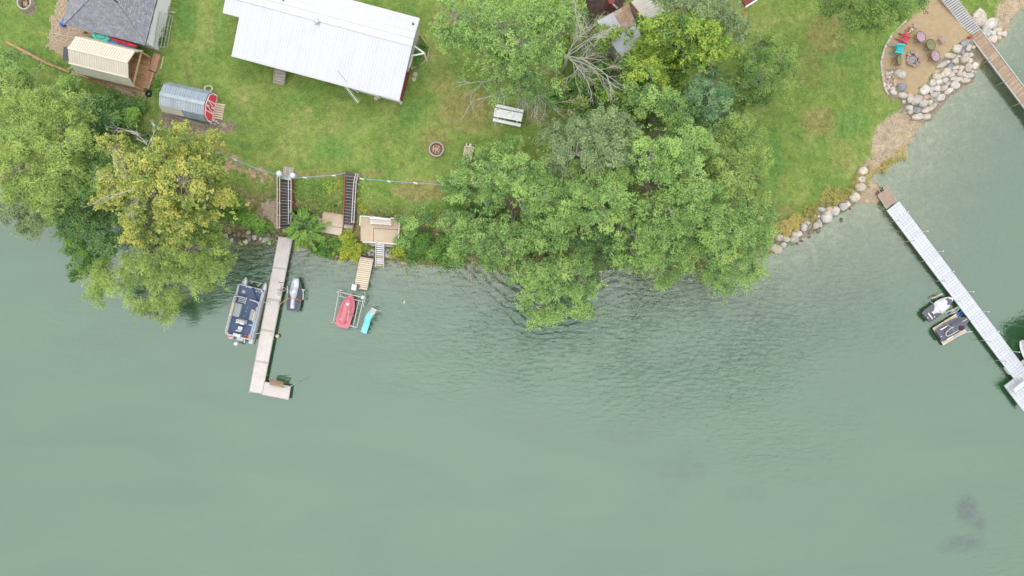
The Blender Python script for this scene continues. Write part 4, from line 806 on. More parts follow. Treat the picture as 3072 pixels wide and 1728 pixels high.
for k in range(9): mb.fbox(hf, -LU + .41, -4.21, .39 - .006 * (k % 2), .415, HZ + .2 + k * .23, HZ + .41 + k * .23)
mb.build('siding', M_siding, house)
for x0 in (-12.6, -10.9, -7.0, -5.6):
    mb = MB(); mb.fbox(hf, x0, x0 + .95, .34, .405, HZ + .95, HZ + 1.95); wn_ = mb.build('window', M_white, house)
    mb = MB(); mb.fbox(hf, x0 + .07, x0 + .88, .325, .338, HZ + 1.02, HZ + 1.88); mb.build('pane', mat('window_glass', (.05, .06, .07), (.04, .05, .06), 1, .08, spec=.8), wn_)
# porch at the lake corner
pc = P(1206, 306, 3.25); px_ = (pc - A).dot(hf.x); py_ = (pc - A).dot(hf.y)
mb = MB(); mb.fbox(hf, px_ - 4.35, px_ - .05, py_ + .05, py_ + 3.1, HZ - .4, 3.22); por = mb.build('porch_floor', M_brick, house)
mb = MB(); mb.fbox(hf, px_ - 4.4, px_ + .02, py_ - .03, py_ + .05, HZ - .4, 3.27); mb.build('edge_trim', M_white, por)
mb = MB(); mb.fbox(hf, px_ - 4.5, px_ - 4.4, py_ - .03, py_ + .6, HZ - .4, 3.4); mb.build('edge_trim', M_white, por)
for xx, yy in ((-.25, .15), (-2.2, .15), (-4.1, .15)):
    mb = MB(); mb.fbox(hf, xx - .06, xx + .06, yy, yy + .12, 3.22, ZE - .1); mb.build('porch_post', M_white, house)
# white A-shaped bracket out of the right wall
ap = P(*b_(2438, 580), 4.9); w1 = P(*b_(2330, 500), 4.9); w2 = P(*b_(2300, 607), 4.9)
mb = MB(); mb.beam(w1, ap, .12, .12); mb.beam(w2, ap + Vector((0, 0, .002)), .11, .12); mb.beam(ap - Vector((0, 0, .07)), Vector((ap.x, ap.y, HZ)), .11, .11)
mb.beam(P(*b_(2310, 610), 4.7), P(*b_(2275, 735), 4.7), .1, .1); mb.build('porch_bracket', M_white, house)
# roof fittings
def onroof(px, py):
    z = 5.8
    for _ in range(5):
        p = P(px, py, z); y = (p - A).dot(hf.y); z = (ZE + (ZR - ZE) * y / RW) if y < RW else ZR - (ZR - ZF) * (y - RW) / FW
    return P(px, py, z)
for pp in ((851, 3), (1240, 73)):
    q = onroof(*pp); mb = MB(); mb.lathe(q, [(.11, -.02), (.07, .06), (.05, .07), (.05, .32)], 10); mb.build('vent_pipe', M_dark, house, True)
q = onroof(*b_(1278, 243)); mb = MB(); fq = Fr(q, hf.y); mb.fbox(fq, -.2, .2, -.2, .2, q.z, q.z + .07); vb = mb.build('roof_vent', M_galv, house)
mb = MB(); mb.lathe(q + Vector((0, 0, .072)), [(.1, 0), (.17, .08), (.17, .2), (.09, .28), (.0, .3)], 14); mb.build('turbine', M_alu, vb, True)
mb = MB(); mb.lathe(q - hf.x * .12 + hf.y * .22 + Vector((0, 0, .08)), [(.09, 0), (.09, .12), (.06, .15)], 12); mb.build('cap', M_white, vb, True)
# TV antenna on a mast beside the house
ant = thing('tv_antenna', 'white television aerial on a mast leaning over the house eave', 'antenna', PG(1060, 271))
mb = MB(); mb.tube([WLOC[ant.name], WLOC[ant.name] + Vector((0, 0, 5.3))], .02, 6); mb.build('mast', M_galv, ant)
bz = 8.1; b0 = P(*b_(1400, 705), bz); b1 = P(*b_(1722, 1118), bz); dv = (b1 - b0).normalized(); sv_ = Vector((-dv.y, dv.x, 0)); BL = (b1 - b0).length
mb = MB(); mb.tube([b0, b1], .02, 6); mb.build('boom', M_whitepl, ant)
for k in range(30):
    t = k / 29; yy = BL * (.04 + .95 * t); hl = 1.15 - .9 * (t / .55) if t < .55 else .16; hl = max(hl, .15)
    if t < .28 and k % 2: continue
    mb = MB(); c = b0 + dv * yy; sw = dv * hl * .35
    mb.tube([c - sv_ * hl - sw * (t < .55), c, c + sv_ * hl - sw * (t < .55)], .011, 4); mb.build('element', M_whitepl, ant)
# wooden steps
st0 = thing('wooden_steps', 'weathered wooden steps against the lake side of the white house', 'steps', PG(838, 230))
S0, S1, S2, S3 = (b_(820, 742), b_(930, 772), b_(912, 925), b_(800, 898))
for k in range(5):
    t0, t1 = (k / 5, (k + .97) / 5); z = 3.9 - .18 * k if k else 3.95
    def lp(t, z): return P(S0[0] + (S3[0] - S0[0]) * t, S0[1] + (S3[1] - S0[1]) * t, z), P(S1[0] + (S2[0] - S1[0]) * t, S1[1] + (S2[1] - S1[1]) * t, z)
    l0, r0 = lp(t0, z); l1, r1 = lp(t1, z)
    deckboards(st0, [l0, r0, r1, l1], 2, M_greyw, .04, .03, name='tread')
    mb = MB(); mb.beam(l1 - Vector((0, 0, .11)), r1 - Vector((0, 0, .11)), .03, .14); mb.build('riser', M_greyw, st0)
for ss in (0, 1):
    l0 = lp(0, 3.8)[ss]; l1 = lp(1, 3.05)[ss]; mb = MB(); mb.beam(l0, l1, .05, .22); mb.build('stringer', M_greyw, st0)
# stepping stones, flower bed edging
for pp, lab, sc in (((1246, 223), 'upper of two round stepping stones beside the red porch', 1), ((1242, 238), 'lower of two round stepping stones beside the red porch', .95), ((1128, 295), 'round paver in the grass below the house eave', .9)):
    q = PG(*pp); mb = MB(); mb.lathe(q - Vector((0, 0, .03)), [(.19 * sc, 0), (.2 * sc, .05), (.18 * sc, .065)], 18); mb.build('stepping_stone', M_conc, None, label=lab, cat='paver')
ed = thing('flower_bed_edging', 'curved pale edging round the flower bed at the end of the white house', 'edging', PG(1283, 165))
ep = [PG(*b_(*p)) for p in [(2385, 372), (2420, 415), (2455, 470), (2482, 540), (2484, 600), (2465, 645), (2425, 690), (2370, 720), (2290, 748)]]
for i in range(len(ep) - 1):
    for s in range(3):
        p0 = ep[i].lerp(ep[i + 1], s / 3); p1 = ep[i].lerp(ep[i + 1], (s + .92) / 3); board(ed, p0 + Vector((0, 0, .12)), p1 + Vector((0, 0, .12)), .08, .16, M_lum, 'edging_block')

# --- garage with shingled hip roof
GE = 5.35
gA, gB = P(190, 72, GE), P(435, 135, GE); gu = (gB - gA); gu.z = 0; gl_ = gu.length; gfw = Vector((-gu.y, gu.x, 0)).normalized(); gf = Fr(gA, gfw)
gar = thing('garage', 'white garage with grey shingled hip roof in the upper left', 'garage', PG(330, 60))
GD, GRZ = 9.0, GE + 1.75; hw = gl_ / 2
mb = MB(); mb.fbox(gf, .3, gl_ - .2, .32, GD - .3, 2.7, GE - .06); mb.build('wall', M_bright, gar)
apx, apb = gf(hw, hw, GRZ), gf(hw, GD - hw, GRZ)
c4 = [gf(0, 0, GE), gf(gl_, 0, GE), gf(gl_, GD, GE), gf(0, GD, GE)]
mb = MB(); mb.v = [tuple(p) for p in c4] + [tuple(apx), tuple(apb)] + [tuple(p - Vector((0, 0, .12))) for p in c4]
mb.f = [(0, 1, 4), (1, 2, 5, 4), (2, 3, 5), (3, 0, 4, 5), (9, 8, 7, 6), (0, 6, 7, 1), (1, 7, 8, 2), (2, 8, 9, 3), (3, 9, 6, 0)]
groof = mb.build('roof', mat('roof_underlay', (.12, .12, .13), None, 3, .9), gar)
M_sh = mat('grey_shingle', (.255, .26, .285), (.205, .21, .232), 7, .95, detail=8, spec=.1)
N_ = M_sh.node_tree.nodes; L_2 = M_sh.node_tree.links; at_ = N_.new('ShaderNodeAttribute'); at_.attribute_name = 'tone'; vm_ = N_.new('ShaderNodeVectorMath'); vm_.operation = 'SCALE'
bc_ = N_['Principled BSDF'].inputs['Base Color']; src_ = bc_.links[0].from_socket; L_2.new(src_, vm_.inputs[0]); L_2.new(at_.outputs['Fac'], vm_.inputs['Scale']); L_2.new(vm_.outputs[0], bc_)
def toned(o, per):
    n = len(o.data.vertices); at = o.data.attributes.new('tone', 'FLOAT', 'POINT'); at.data.foreach_set('value', np.repeat(rng.uniform(.84, 1.17, n // per + 1), per)[:n].astype(np.float32)); return o
def shingles(A, B, apexes, name):
    """slope from eave A-B up to the ridge points (left apex, right apex)"""
    la, ra = apexes; mb = MB(); s0 = (la + ra) / 2 if (la - ra).length > .1 else la
    eu = (B - A).normalized(); perp = (la - A) - eu * (la - A).dot(eu); SL = perp.length; pv = perp.normalized(); nrm = eu.cross(pv).normalized()
    if nrm.z < 0: nrm = -nrm
    rows = int(SL / .145)
    for r in range(rows):
        t0, t1 = r / rows, (r + 1.06) / rows; t1 = min(t1, 1)
        xl = (la - A).dot(eu) * t0; xr = (B - A).length - ((B - ra).dot(eu)) * t0
        x = xl - random.random() * .12
        while x < xr - .02:
            wd = random.choice([.24, .3, .33, .36]); x1 = min(x + wd - .012, xr); xa = max(x, xl)
            if x1 - xa > .03:
                h0 = .035 + random.random() * .018
                q = [A + eu * xa + pv * SL * t0, A + eu * x1 + pv * SL * t0, A + eu * x1 + pv * SL * t1, A + eu * xa + pv * SL * t1]
                n = len(mb.v); mb.v += [tuple(q[0] + nrm * h0), tuple(q[1] + nrm * h0), tuple(q[2] + nrm * .012), tuple(q[3] + nrm * .012), tuple(q[0]), tuple(q[1])]
                mb.f += [(n, n + 1, n + 2, n + 3), (n, n + 4, n + 5, n + 1)]
            x += wd
    return toned(mb.build('shingle', M_sh, groof, kind='stuff'), 6)
shingles(c4[0], c4[1], (apx, apx), 'front'); shingles(c4[1], c4[2], (apx, apb), 'right'); shingles(c4[3], c4[0], (apb, apx), 'left')
for q0, q1 in ((c4[0], apx), (c4[1], apx), (apx, apb)):
    n = int((q1 - q0).length / .16)
    mb = MB()
    for k in range(n):
        p0 = q0.lerp(q1, k / n) + Vector((0, 0, .06 + .012 * (k % 2))); p1 = q0.lerp(q1, (k + 1.1) / n) + Vector((0, 0, .045)); mb.beam(p0, p1, .26, .015)
    toned(mb.build('hip_cap', M_sh, groof, kind='stuff'), 8)
for ps, q in (((219, 46), .3), ((200, 62), .3)):
    pass
mb = MB(); q = P(346, 3, GRZ); mb.tube([q - Vector((0, 0, .3)), q + Vector((0, 0, .35))], .05, 8); mb.build('vent_pipe', M_dark, gar)
for k in range(4):     # dark flashing strips along the right eave
    mb = MB(); y0 = .5 + 1.35 * k; mb.fbox(gf, gl_ - .005, gl_ + .06, y0, y0 + .7, GE - .05, GE + .02); mb.build('eave_strip', M_dark, gar)
# things round the garage
rk = thing('dock_frame_rack', 'galvanised dock frames leaning on the white garage wall', 'metal frames', PG(480, 110))
RA, RB, RC, RD = PG(*x_(640, 330), .9), PG(*x_(840, 400), .12), PG(*x_(690, 1230), .12), PG(*x_(425, 1230), .9)
for k, t in enumerate((0, .35, .68, 1)):
    mb = MB(); p0 = RA.lerp(RB, t); p1 = RD.lerp(RC, t); mb.tube([p0, p1], .028, 6); mb.build('rail', M_galv, rk)
for t in (.02, .33, .66, .97):
    mb = MB(); mb.tube([RA.lerp(RD, t) + Vector((0, 0, .04)), RB.lerp(RC, t) + Vector((0, 0, .04))], .02, 6); mb.build('crossbar', M_galv, rk)
lo_ = [PG(*x_(*p), 1.3) for p in ((440, 305), (555, 290), (370, 1235), (245, 1165))]
for t in (0, .3, .6, 1):
    mb = MB(); mb.tube([lo_[0].lerp(lo_[1], t), lo_[3].lerp(lo_[2], t) - Vector((0, 0, .4))], .03, 6); mb.build('rail', M_galv, rk)
for t in (.02, .55, .98):
    mb = MB(); mb.tube([lo_[0].lerp(lo_[3], t), lo_[1].lerp(lo_[2], t)], .022, 6); mb.build('crossbar', M_alu, rk)
mb = MB(); mb.tube([PG(*x_(250, 1170), .1), PG(*x_(400, 1260), .1), PG(*x_(550, 1300), .1)], .03, 6); mb.build('foot_bar', M_galv, rk)
cr = thing('wooden_crate', 'wooden crate with blue slats inside beside the garage wall', 'crate', PG(*x_(650, 60)))
cq = [PG(*x_(*p)) for p in ((545, 90), (740, 150), (780, -20), (590, -80))]
for i in range(4):
    mb = MB(); mb.beam(cq[i] + Vector((0, 0, .35)), cq[(i + 1) % 4] + Vector((0, 0, .35)), .08, .7); mb.build('side_board', M_greyw, cr)
M_blue = mat('blue_plastic', (.02, .16, .34), (.015, .12, .28), 4, .4, rnd=.1)
deckboards(cr, [p.lerp((cq[0] + cq[2]) / 2, .12) + Vector((0, 0, .55)) for p in (cq[0], cq[3], cq[2], cq[1])], 5, M_blue, .05, .05, name='blue_slat')
mb = MB(); lgp = PG(*x_(640, 190)); mb.beam(PG(*x_(600, 150), .1), PG(*x_(760, 225), .1), .3, .2); mb.build('timber_block', M_greyw, None, label='short grey timber lying below the crate by the garage', cat='timber')
mb = MB(); mb.beam(PG(*x_(700, 290), .03), PG(*x_(900, 325), .03), .12, .05); mb.build('grey_board', M_greyw, None, label='thin grey board in the grass beside the metal frames', cat='board')
mb = MB(); q = PG(193, 77); fb = Fr(q, gfw); mb.fbox(fb, -.18, .18, -.12, .14, q.z, q.z + .4); mb.fbox(fb, -.1, .12, .15, .6, q.z, q.z + .25); mb.lathe(q + Vector((0, 0, .4)), [(.14, 0), (.12, .05)], 10)
mb.build('blue_bin', mat('bright_blue', (.03, .12, .5), (.02, .09, .4), 3, .4), None, label='small blue bin at the lower left corner of the garage', cat='bin')
mb = MB(); q = PG(254, 97); mb.lathe(q, [(.14, 0), (.16, .2), (.12, .24)], 12); mb.build('rusty_pot', M_timber, None, True, label='small rusty pot on the gravel below the garage eave', cat='pot')
mb = MB(); mb.tube([PG(160, 100, .04), PG(192, 107, .04), PG(230, 114, .04)], .03, 6); mb.build('metal_pole', M_galv, None, label='thin metal pole lying on the gravel left of the cream shed', cat='pole')
mb = MB(); mb.prism([PG(*a_(*p), .06) for p in ((690, 505), (786, 520), (775, 668), (680, 650))], .05); mb.build('rubber_mat', mat('slate_mat', (.10, .10, .115), (.085, .085, .1), 4, .8), None, label='dark grey mat on the gravel left of the cream shed', cat='mat')
# kayaks
def loft(mb, fr, L, wf, hf_, n=16, mseg=8, z0=0.0, bottom=True):
    rows = []
    for i in range(n + 1):
        t = i / n; W = wf(t); hh = hf_(t); row = []
        for j in range(mseg + 1):
            s = -1 + 2 * j / mseg; row.append(fr(s * W, t * L, z0 + hh * (1 - abs(s) ** 2.4)))
        rows.append(row)
    mb.grid(rows)
    if bottom:
        low = []
        for i in range(n + 1):
            t = i / n; W = wf(t); low.append([fr(W * (1 - 2 * j / mseg), t * L, z0 - .5 * min(W, .35) * (1 - abs(1 - 2 * j / mseg) ** 2)) for j in range(mseg + 1)])
        mb.grid(low)
    return mb
def kayak(name, label, p0, p1, z, wd, m, cat='kayak', hgt=.14):
    a, b = P(*p0, z), P(*p1, z); L_ = (b - a).length; fr = Fr(a, b - a)
    t = thing(name, label, cat, (a.x, a.y, z - .2)); mb = MB()
    loft(mb, fr, L_, lambda t: wd / 2 * max(.04, math.sin(math.pi * (.03 + .94 * t)) ** .55), lambda t: hgt, 20, 8, z)
    h_ = mb.build('hull', m, t, True)
    mb = MB(); mb.tube([fr(math.cos(q) * wd * .27, L_ * .5 + math.sin(q) * .42, z + hgt * .93 + .01) for q in np.linspace(0, 2 * math.pi, 17)], .02, 5); mb.build('cockpit_rim', M_dark, t, True)
    return t
kayak('kayak', 'turquoise green kayak between the garage and the cream shed', a_(1003, 378), a_(1200, 418), 4.7, .85, mat('turquoise_plastic', (.12, .58, .42), (.09, .5, .36), 3, .4))
kayak('kayak', 'bright blue kayak lying beside the cream shed roof', a_(1050, 414), a_(1470, 520), 4.5, .6, mat('kayak_blue', (.03, .34, .70), (.025, .28, .6), 3, .4))
kayak('canoe', 'narrow red canoe tucked under the garage eave', a_(1190, 410), a_(1495, 508), 4.9, .4, mat('canoe_red', (.56, .04, .05), (.46, .03, .04), 3, .4), 'canoe')

# --- open cream gambrel shed
C1, C2 = P(*a_(1645, 622), 3.2), P(*a_(1555, 990), 3.2); wv_ = C2 - C1; CW = wv_.length; back = Vector((wv_.y, -wv_.x, 0)).normalized()
if back.x > 0: back = -back
cf = Fr(C2, back)                    # y runs to the back, x: ?
sx = 1 if (C1 - C2).dot(cf.x) > 0 else -1
CL = 4.95
def cp(s, y, z): return cf(sx * s, y, z)     # s: 0 near (lake) side .. CW far side
csh = thing('cream_shed', 'cream metal gambrel shed with open end and bare board floor', 'shed', PG(330, 200))
flo = MB().quadbox([cp(0, 0, 2.75), cp(0, CL, 2.75), cp(CW, CL, 2.75), cp(CW, 0, 2.75), cp(0, 0, 3.15), cp(0, CL, 3.15), cp(CW, CL, 3.15), cp(CW, 0, 3.15)]).build('floor', M_timber, csh)
deckboards(flo, [cp(.02, 0, 3.19), cp(.02, CL, 3.19), cp(CW - .02, CL, 3.19), cp(CW - .02, 0, 3.19)], 15, M_plyw, .035, .03, name='floor_board')
prof = [(-.06, 4.68), (.42, 5.75), (CW / 2, 6.3), (CW - .42, 5.75), (CW + .06, 4.68)]
mb = MB()
for k in range(4):
    (s0, z0), (s1, z1) = prof[k], prof[k + 1]
    mb.quadbox([cp(s0, 0, z0 - .06), cp(s1, 0, z1 - .06), cp(s1, CL, z1 - .06), cp(s0, CL, z0 - .06), cp(s0, 0, z0), cp(s1, 0, z1), cp(s1, CL, z1), cp(s0, CL, z0)])
crf = mb.build('roof', M_creamd, csh)
for k, nr in ((0, 1), (1, 3), (2, 3), (3, 1)):
    (s0, z0), (s1, z1) = prof[k], prof[k + 1]; lo, hi = ((s0, z0), (s1, z1)) if z0 < z1 else ((s1, z1), (s0, z0))
    p0 = cp(lo[0], 0, lo[1]); up_ = cp(hi[0], 0, hi[1]) - p0; ln = up_.length; up_.normalize(); ax = cf.y.copy(); 
    st_ = p0 if ax.cross(up_).z > 0 else p0 + ax * CL
    if ax.cross(up_).z < 0: ax = -ax
    steep = k in (0, 3)
    me_ = ribbed_panel(.62, ln, 1 if steep else 3, M_creamd if k == 0 else M_cream, 'shed_panel', .006 if steep else .035, .012 if steep else .03)  # near steep side gets the darker cream, its shade put into the colour
    lay_panels(crf, st_, ax, up_, CL, .62, me_)
for k in range(1, 4):
    s, z = prof[k]; mb = MB(); mb.beam(cp(s, -.04, z + .045), cp(s, CL, z + .045), .16, .03); mb.build('ridge_trim', M_cream, crf)
mb = MB()
for k in range(4):
    (s0, z0), (s1, z1) = prof[k], prof[k + 1]; mb.beam(cp(s0, -.05, z0 + .02), cp(s1, -.05, z1 + .02), .09, .10)
mb.build('gable_trim', M_cream, crf)
for s in (.05, CW - .05):
    mb = MB(); mb.beam(cp(s, .06, 3.2), cp(s, .06, 4.66), .1, .1); mb.build('post', M_lum, csh)
    mb = MB(); mb.quadbox([cp(s - .04, .12, 3.19), cp(s + .04, .12, 3.19), cp(s + .04, CL, 3.19), cp(s - .04, CL, 3.19), cp(s - .04, .12, 4.66), cp(s + .04, .12, 4.66), cp(s + .04, CL, 4.66), cp(s - .04, CL, 4.66)]); mb.build('wall', M_lum, csh)
mb = MB(); mb.beam(cp(-.05, .02, 4.72), cp(CW + .05, .02, 4.72), .1, .12); mb.build('tie_beam', M_lum, csh)
mb = MB(); mb.quadbox([cp(.1, CL - .1, 3.2), cp(CW - .1, CL - .1, 3.2), cp(CW - .1, CL - .03, 3.2), cp(.1, CL - .03, 3.2), cp(.1, CL - .1, 4.7), cp(CW - .1, CL - .1, 4.7), cp(CW - .1, CL - .03, 4.7), cp(.1, CL - .03, 4.7)]); mb.build('back_wall', M_lum, csh)
# boards around it
def boardstack(name, label, q, n, layers, m, cat='planks', th=.06, gap=.025):
    pts = [PG(*p) for p in q]; t = thing(name, label, cat, (pts[0] + pts[2]) / 2)
    for k in range(layers):
        deckboards(t, [p + Vector((random.uniform(-.03, .03), random.uniform(-.03, .03), th * (k + 1) + .02)) for p in pts], n, m, th * .9, gap, jit=.006)
    return t
boardstack('plank_stack', 'upper bundle of reddish planks at the open end of the cream shed', [a_(1682, 578), a_(1634, 758), a_(1700, 785), a_(1752, 604)], 3, 3, M_redwood)
boardstack('plank_stack', 'lower bundle of reddish planks at the open end of the cream shed', [a_(1622, 778), a_(1570, 960), a_(1628, 975), a_(1690, 800)], 3, 3, M_redwood)
def beamthing(name, label, pts, wd, h, m, cat, z=0.0, seg=True):
    ps = [PG(*p) for p in pts]; t = thing(name, label, cat, ps[0])
    for i in range(len(ps) - 1): board(t, ps[i] + Vector((0, 0, h + z)), ps[i + 1] + Vector((0, 0, h + z)), wd, h + .05, m, 'board')
    return t
beamthing('timber_edging', 'long line of reddish timbers edging the lawn at far left', [a_(78, 460), a_(330, 590), a_(515, 690), a_(700, 762), a_(765, 790)], .2, .16, M_timber, 'edging')
beamthing('timber_edging', 'thin timber edging below the cream shed', [a_(800, 785), a_(960, 850), a_(1240, 960), a_(1575, 1092)], .1, .1, M_timber, 'edging')
beamthing('grey_boards', 'two short grey boards beside the long left timber edging', [a_(248, 568), a_(330, 600)], .16, .06, M_greyw, 'boards')
beamthing('grey_boards', 'short weathered board below the middle of the left timber edging', [a_(358, 618), a_(430, 655)], .16, .06, M_greyw, 'boards')
beamthing('grey_boards', 'weathered plank pieces left of the cream shed corner', [a_(780, 790), a_(960, 830)], .24, .08, M_greyw, 'boards')
boardstack('grey_planks', 'pair of grey planks on the wood chips below the cream shed', [a_(1215, 935), a_(1415, 1032), a_(1430, 1015), a_(1230, 915)], 2, 1, M_greyw, 'boards')
boardstack('pale_brace', 'pale lumber brace at the back corner of the cream shed', [a_(745, 745), a_(800, 712), a_(806, 730), a_(755, 765)], 2, 1, M_lum, 'boards')
beamthing('slat', 'single pale slat lying beside the reddish plank bundles', [a_(1778, 615), a_(1748, 750)], .09, .05, M_lum, 'board')
mb = MB(); q = PG(*a_(1622, 1020)); mb.ring(q + Vector((0, 0, .1)), .22, .09, 22, 8); mb.build('tyre', M_black, None, True, label='old tyre lying by the weeds below the planks', cat='tyre')

# --- small blue-grey metal barn with red and white front
D1, D2 = P(*a_(2352, 1040), 3.1), P(*a_(2286, 1332), 3.1); wv_ = D2 - D1; DW = wv_.length; bk = Vector((wv_.y, -wv_.x, 0)).normalized()
if bk.x > 0: bk = -bk
df_ = Fr(D2, bk); sx2 = 1 if (D1 - D2).dot(df_.x) > 0 else -1; DL = 3.85
def dp(s, y, z): return df_(sx2 * s, y, z)
barn = thing('metal_barn', 'small grey-blue metal barn with red and white doors', 'shed', PG(560, 320))
M_bgm = mat('blue_grey_metal', (.30, .36, .40), (.24, .29, .325), 2.5, .5, rnd=.08); M_bgm2 = mat('worn_grey_metal', (.40, .45, .48), (.30, .35, .38), 1.5, .55, rnd=.05)
mb = MB(); mb.quadbox([dp(0, 0, 2.8), dp(0, DL, 2.8), dp(DW, DL, 2.8), dp(DW, 0, 2.8), dp(0, 0, 3.75), dp(0, DL, 3.75), dp(DW, DL, 3.75), dp(DW, 0, 3.75)]); mb.build('wall', M_bgm, barn)
bprof = [(-.1, 3.85), (.3, 4.55), (DW / 2, 4.82), (DW - .3, 4.55), (DW + .1, 3.85)]
mb = MB()
for k in range(4):
    (s0, z0), (s1, z1) = bprof[k], bprof[k + 1]
    mb.quadbox([dp(s0, 0, z0 - .05), dp(s1, 0, z1 - .05), dp(s1, DL, z1 - .05), dp(s0, DL, z0 - .05), dp(s0, 0, z0), dp(s1, 0, z1), dp(s1, DL, z1), dp(s0, DL, z0)])
brf = mb.build('roof', M_bgm, barn)
for k in range(4):
    (s0, z0), (s1, z1) = bprof[k], bprof[k + 1]; lo, hi = ((s0, z0), (s1, z1)) if z0 < z1 else ((s1, z1), (s0, z0))
    p0 = dp(lo[0], 0, lo[1]); up_ = dp(hi[0], 0, hi[1]) - p0; ln = up_.length; up_.normalize(); ax = df_.y.copy(); st_ = p0
    if ax.cross(up_).z < 0: st_ = p0 + ax * DL; ax = -ax
    for mm in ((M_bgm, M_cream) if k == 0 else ((M_bgm2,) if k == 1 else (M_bgm,))):
        tot = DL if k else DL / 2; s2 = st_ if (mm is not M_cream) else st_ + ax * DL / 2
        if k == 0: 
            front_first = (st_ - p0).length < .1
            s2 = (st_ if (mm is M_bgm) == front_first else st_ + ax * DL / 2)
        lay_panels(brf, s2, ax, up_, tot, .64, ribbed_panel(.64, ln, 3 if mm is not M_cream else 1, mm, 'barn_panel', .04 if mm is not M_cream else .006, .03))
mb = MB(); mb.beam(dp(DW / 2, -.03, 4.86), dp(DW / 2, DL, 4.86), .3, .03); mb.build('ridge_cap', M_bgm2, brf)
mb = MB()
fp = [(0, 3.05)] + [(s, z - .06) for s, z in ((0, 3.88), (.32, 4.53), (DW / 2, 4.79), (DW - .32, 4.53), (DW, 3.88))] + [(DW, 3.05)]
n = len(fp); mb.v = [tuple(dp(s, -.01, z)) for s, z in fp] + [tuple(dp(s, -.06, z)) for s, z in fp]; mb.f = [tuple(range(n)), tuple(range(2 * n - 1, n - 1, -1))] + [(i, n + i, n + (i + 1) % n, (i + 1) % n) for i in range(n)]
frt = mb.build('front_wall', M_redp, barn)
def trim(s0, z0, s1, z1, wd=.11, y=-.075):
    mb = MB(); mb.beam(dp(s0, y, z0), dp(s1, y, z1), .03, wd, up=Vector(dp(0, 1, 0) - dp(0, 0, 0)) ); 
    mb.v = []; mb.f = []; a = dp(s0, y, z0); b = dp(s1, y, z1); dd = (b - a).normalized(); nn = (dp(0, 0, 0) - dp(0, 1, 0)).normalized(); sd3 = dd.cross(nn) * wd / 2
    mb.quadbox([a - sd3, b - sd3, b + sd3, a + sd3, a - sd3 + nn * .025, b - sd3 + nn * .025, b + sd3 + nn * .025, a + sd3 + nn * .025]); mb.build('trim', M_bright, frt)
for i in range(1, 5): trim(*fp[i], *fp[i + 1], .075)
trim(0.03, 3.1, .03, 3.7); trim(DW - .03, 3.1, DW - .03, 3.7); trim(0, 3.08, DW, 3.08, .06)
for s0 in (.75, DW / 2, DW - .75): trim(s0, 3.1, s0, 4.6, .085, -.078)
trim(.78, 3.2, DW / 2 - .04, 4.5, .075, -.082); trim(DW / 2 + .04, 3.2, DW - .78, 4.5, .075, -.082)
mb = MB(); mb.fbox(Fr(dp(DW / 2, -.1, 0), bk), -.03, .03, -.06, 0, 3.9, 4.05); mb.build('door_latch', M_dark, frt)
boardstack('pallet_ramp', 'slatted wooden ramp in front of the red barn doors', [a_(2345, 1112), a_(2450, 1137), a_(2420, 1305), a_(2308, 1285)], 7, 1, M_tanw, 'ramp', .08, .06)
boardstack('old_boards', 'old grey boards along the lower side of the metal barn', [a_(1805, 1240), a_(2225, 1375), a_(2238, 1345), a_(1830, 1228)], 3, 1, M_greyw, 'boards')
q = PG(*a_(2280, 972)); mb = MB(); mb.ring(q + Vector((0, 0, .25)), .26, .07, 20, 6); o = mb.build('pale_ring', M_conc, None, True, label='pale oval ring leaning behind the metal barn front', cat='ring'); o.scale = (1.3, .9, 1)
for p, s in (((2318, 1308), .2), ((2355, 1322), .13), ((2335, 1345), .1), ((2300, 1350), .12)):
    pass

# --- rusty roofed shed and neighbours at the top
rs = thing('rusty_shed', 'old shed with grey metal roof rusted at its upper end', 'shed', PG(1860, 100))
Z1 = 5.2
q = [P(1792, 65, Z1), P(1884, 14, Z1 + .2), P(1935, 95, Z1 + .2), P(1866, 172, Z1)]
q = [P(1790, 64, Z1), P(1884, 13, Z1), P(1928, 120, Z1), P(1866, 176, Z1)]
M_rust = mat('rusted_roof', (.43, .40, .36), (.30, .155, .07), 1.1, .85, detail=7, rnd=.1); M_oldroof = mat('old_grey_roof', (.46, .49, .52), (.37, .39, .41), 2, .6, rnd=.04)
e0, e1 = q[0], q[1]; eu = (e1 - e0); ev = (q[3] - q[0])
# ribs run across: panels along the long direction
rfm = MB().prism([q[0], q[1], q[2], q[3]], .08).build('roof', M_timber, rs)
nP = 9
for k in range(nP):
    for half in (0, 1):
        t0, t1 = k / nP, (k + .985) / nP; s0, s1 = (0, .52) if half == 0 else (.525, 1)
        def qq(s, t): return (q[0].lerp(q[1], s)).lerp(q[3].lerp(q[2], s), t)
        rusty = half == 1 and k < 5
        pp = [qq(s0, t0), qq(s1, t0), qq(s1, t1), qq(s0, t1)]
        mb = MB(); mb.prism([p + Vector((0, 0, .03 + .012 * half)) for p in pp], .02)
        for r in (.2, .7):
            mb.beam(pp[0].lerp(pp[3], r) + Vector((0, 0, .045 + .012 * half)), pp[1].lerp(pp[2], r) + Vector((0, 0, .045 + .012 * half)), .05, .03)
        mb.build('roof_panel', M_rust if rusty else M_oldroof, rfm)
mb = MB(); mb.prism([p.lerp((q[0] + q[2]) / 2, .08) - Vector((0, 0, .1)) for p in q], 2.1); mb.build('wall', M_creamd, rs)
mb = MB(); mb.beam(P(1866, 178, 4.7), P(1900, 158, 4.7), .06, .6); mb.build('side_panel', M_white, rs)
cs = thing('cream_roofed_shed', 'shed with cream ribbed roof half hidden under the maple at the top', 'shed', PG(1940, 20))
q = [P(1890, 8, 5.6), P(1965, -30, 5.6), P(1995, 40, 5.6), P(1933, 62, 5.6)]
rfm = MB().prism(q, .1).build('roof', M_timber, cs)
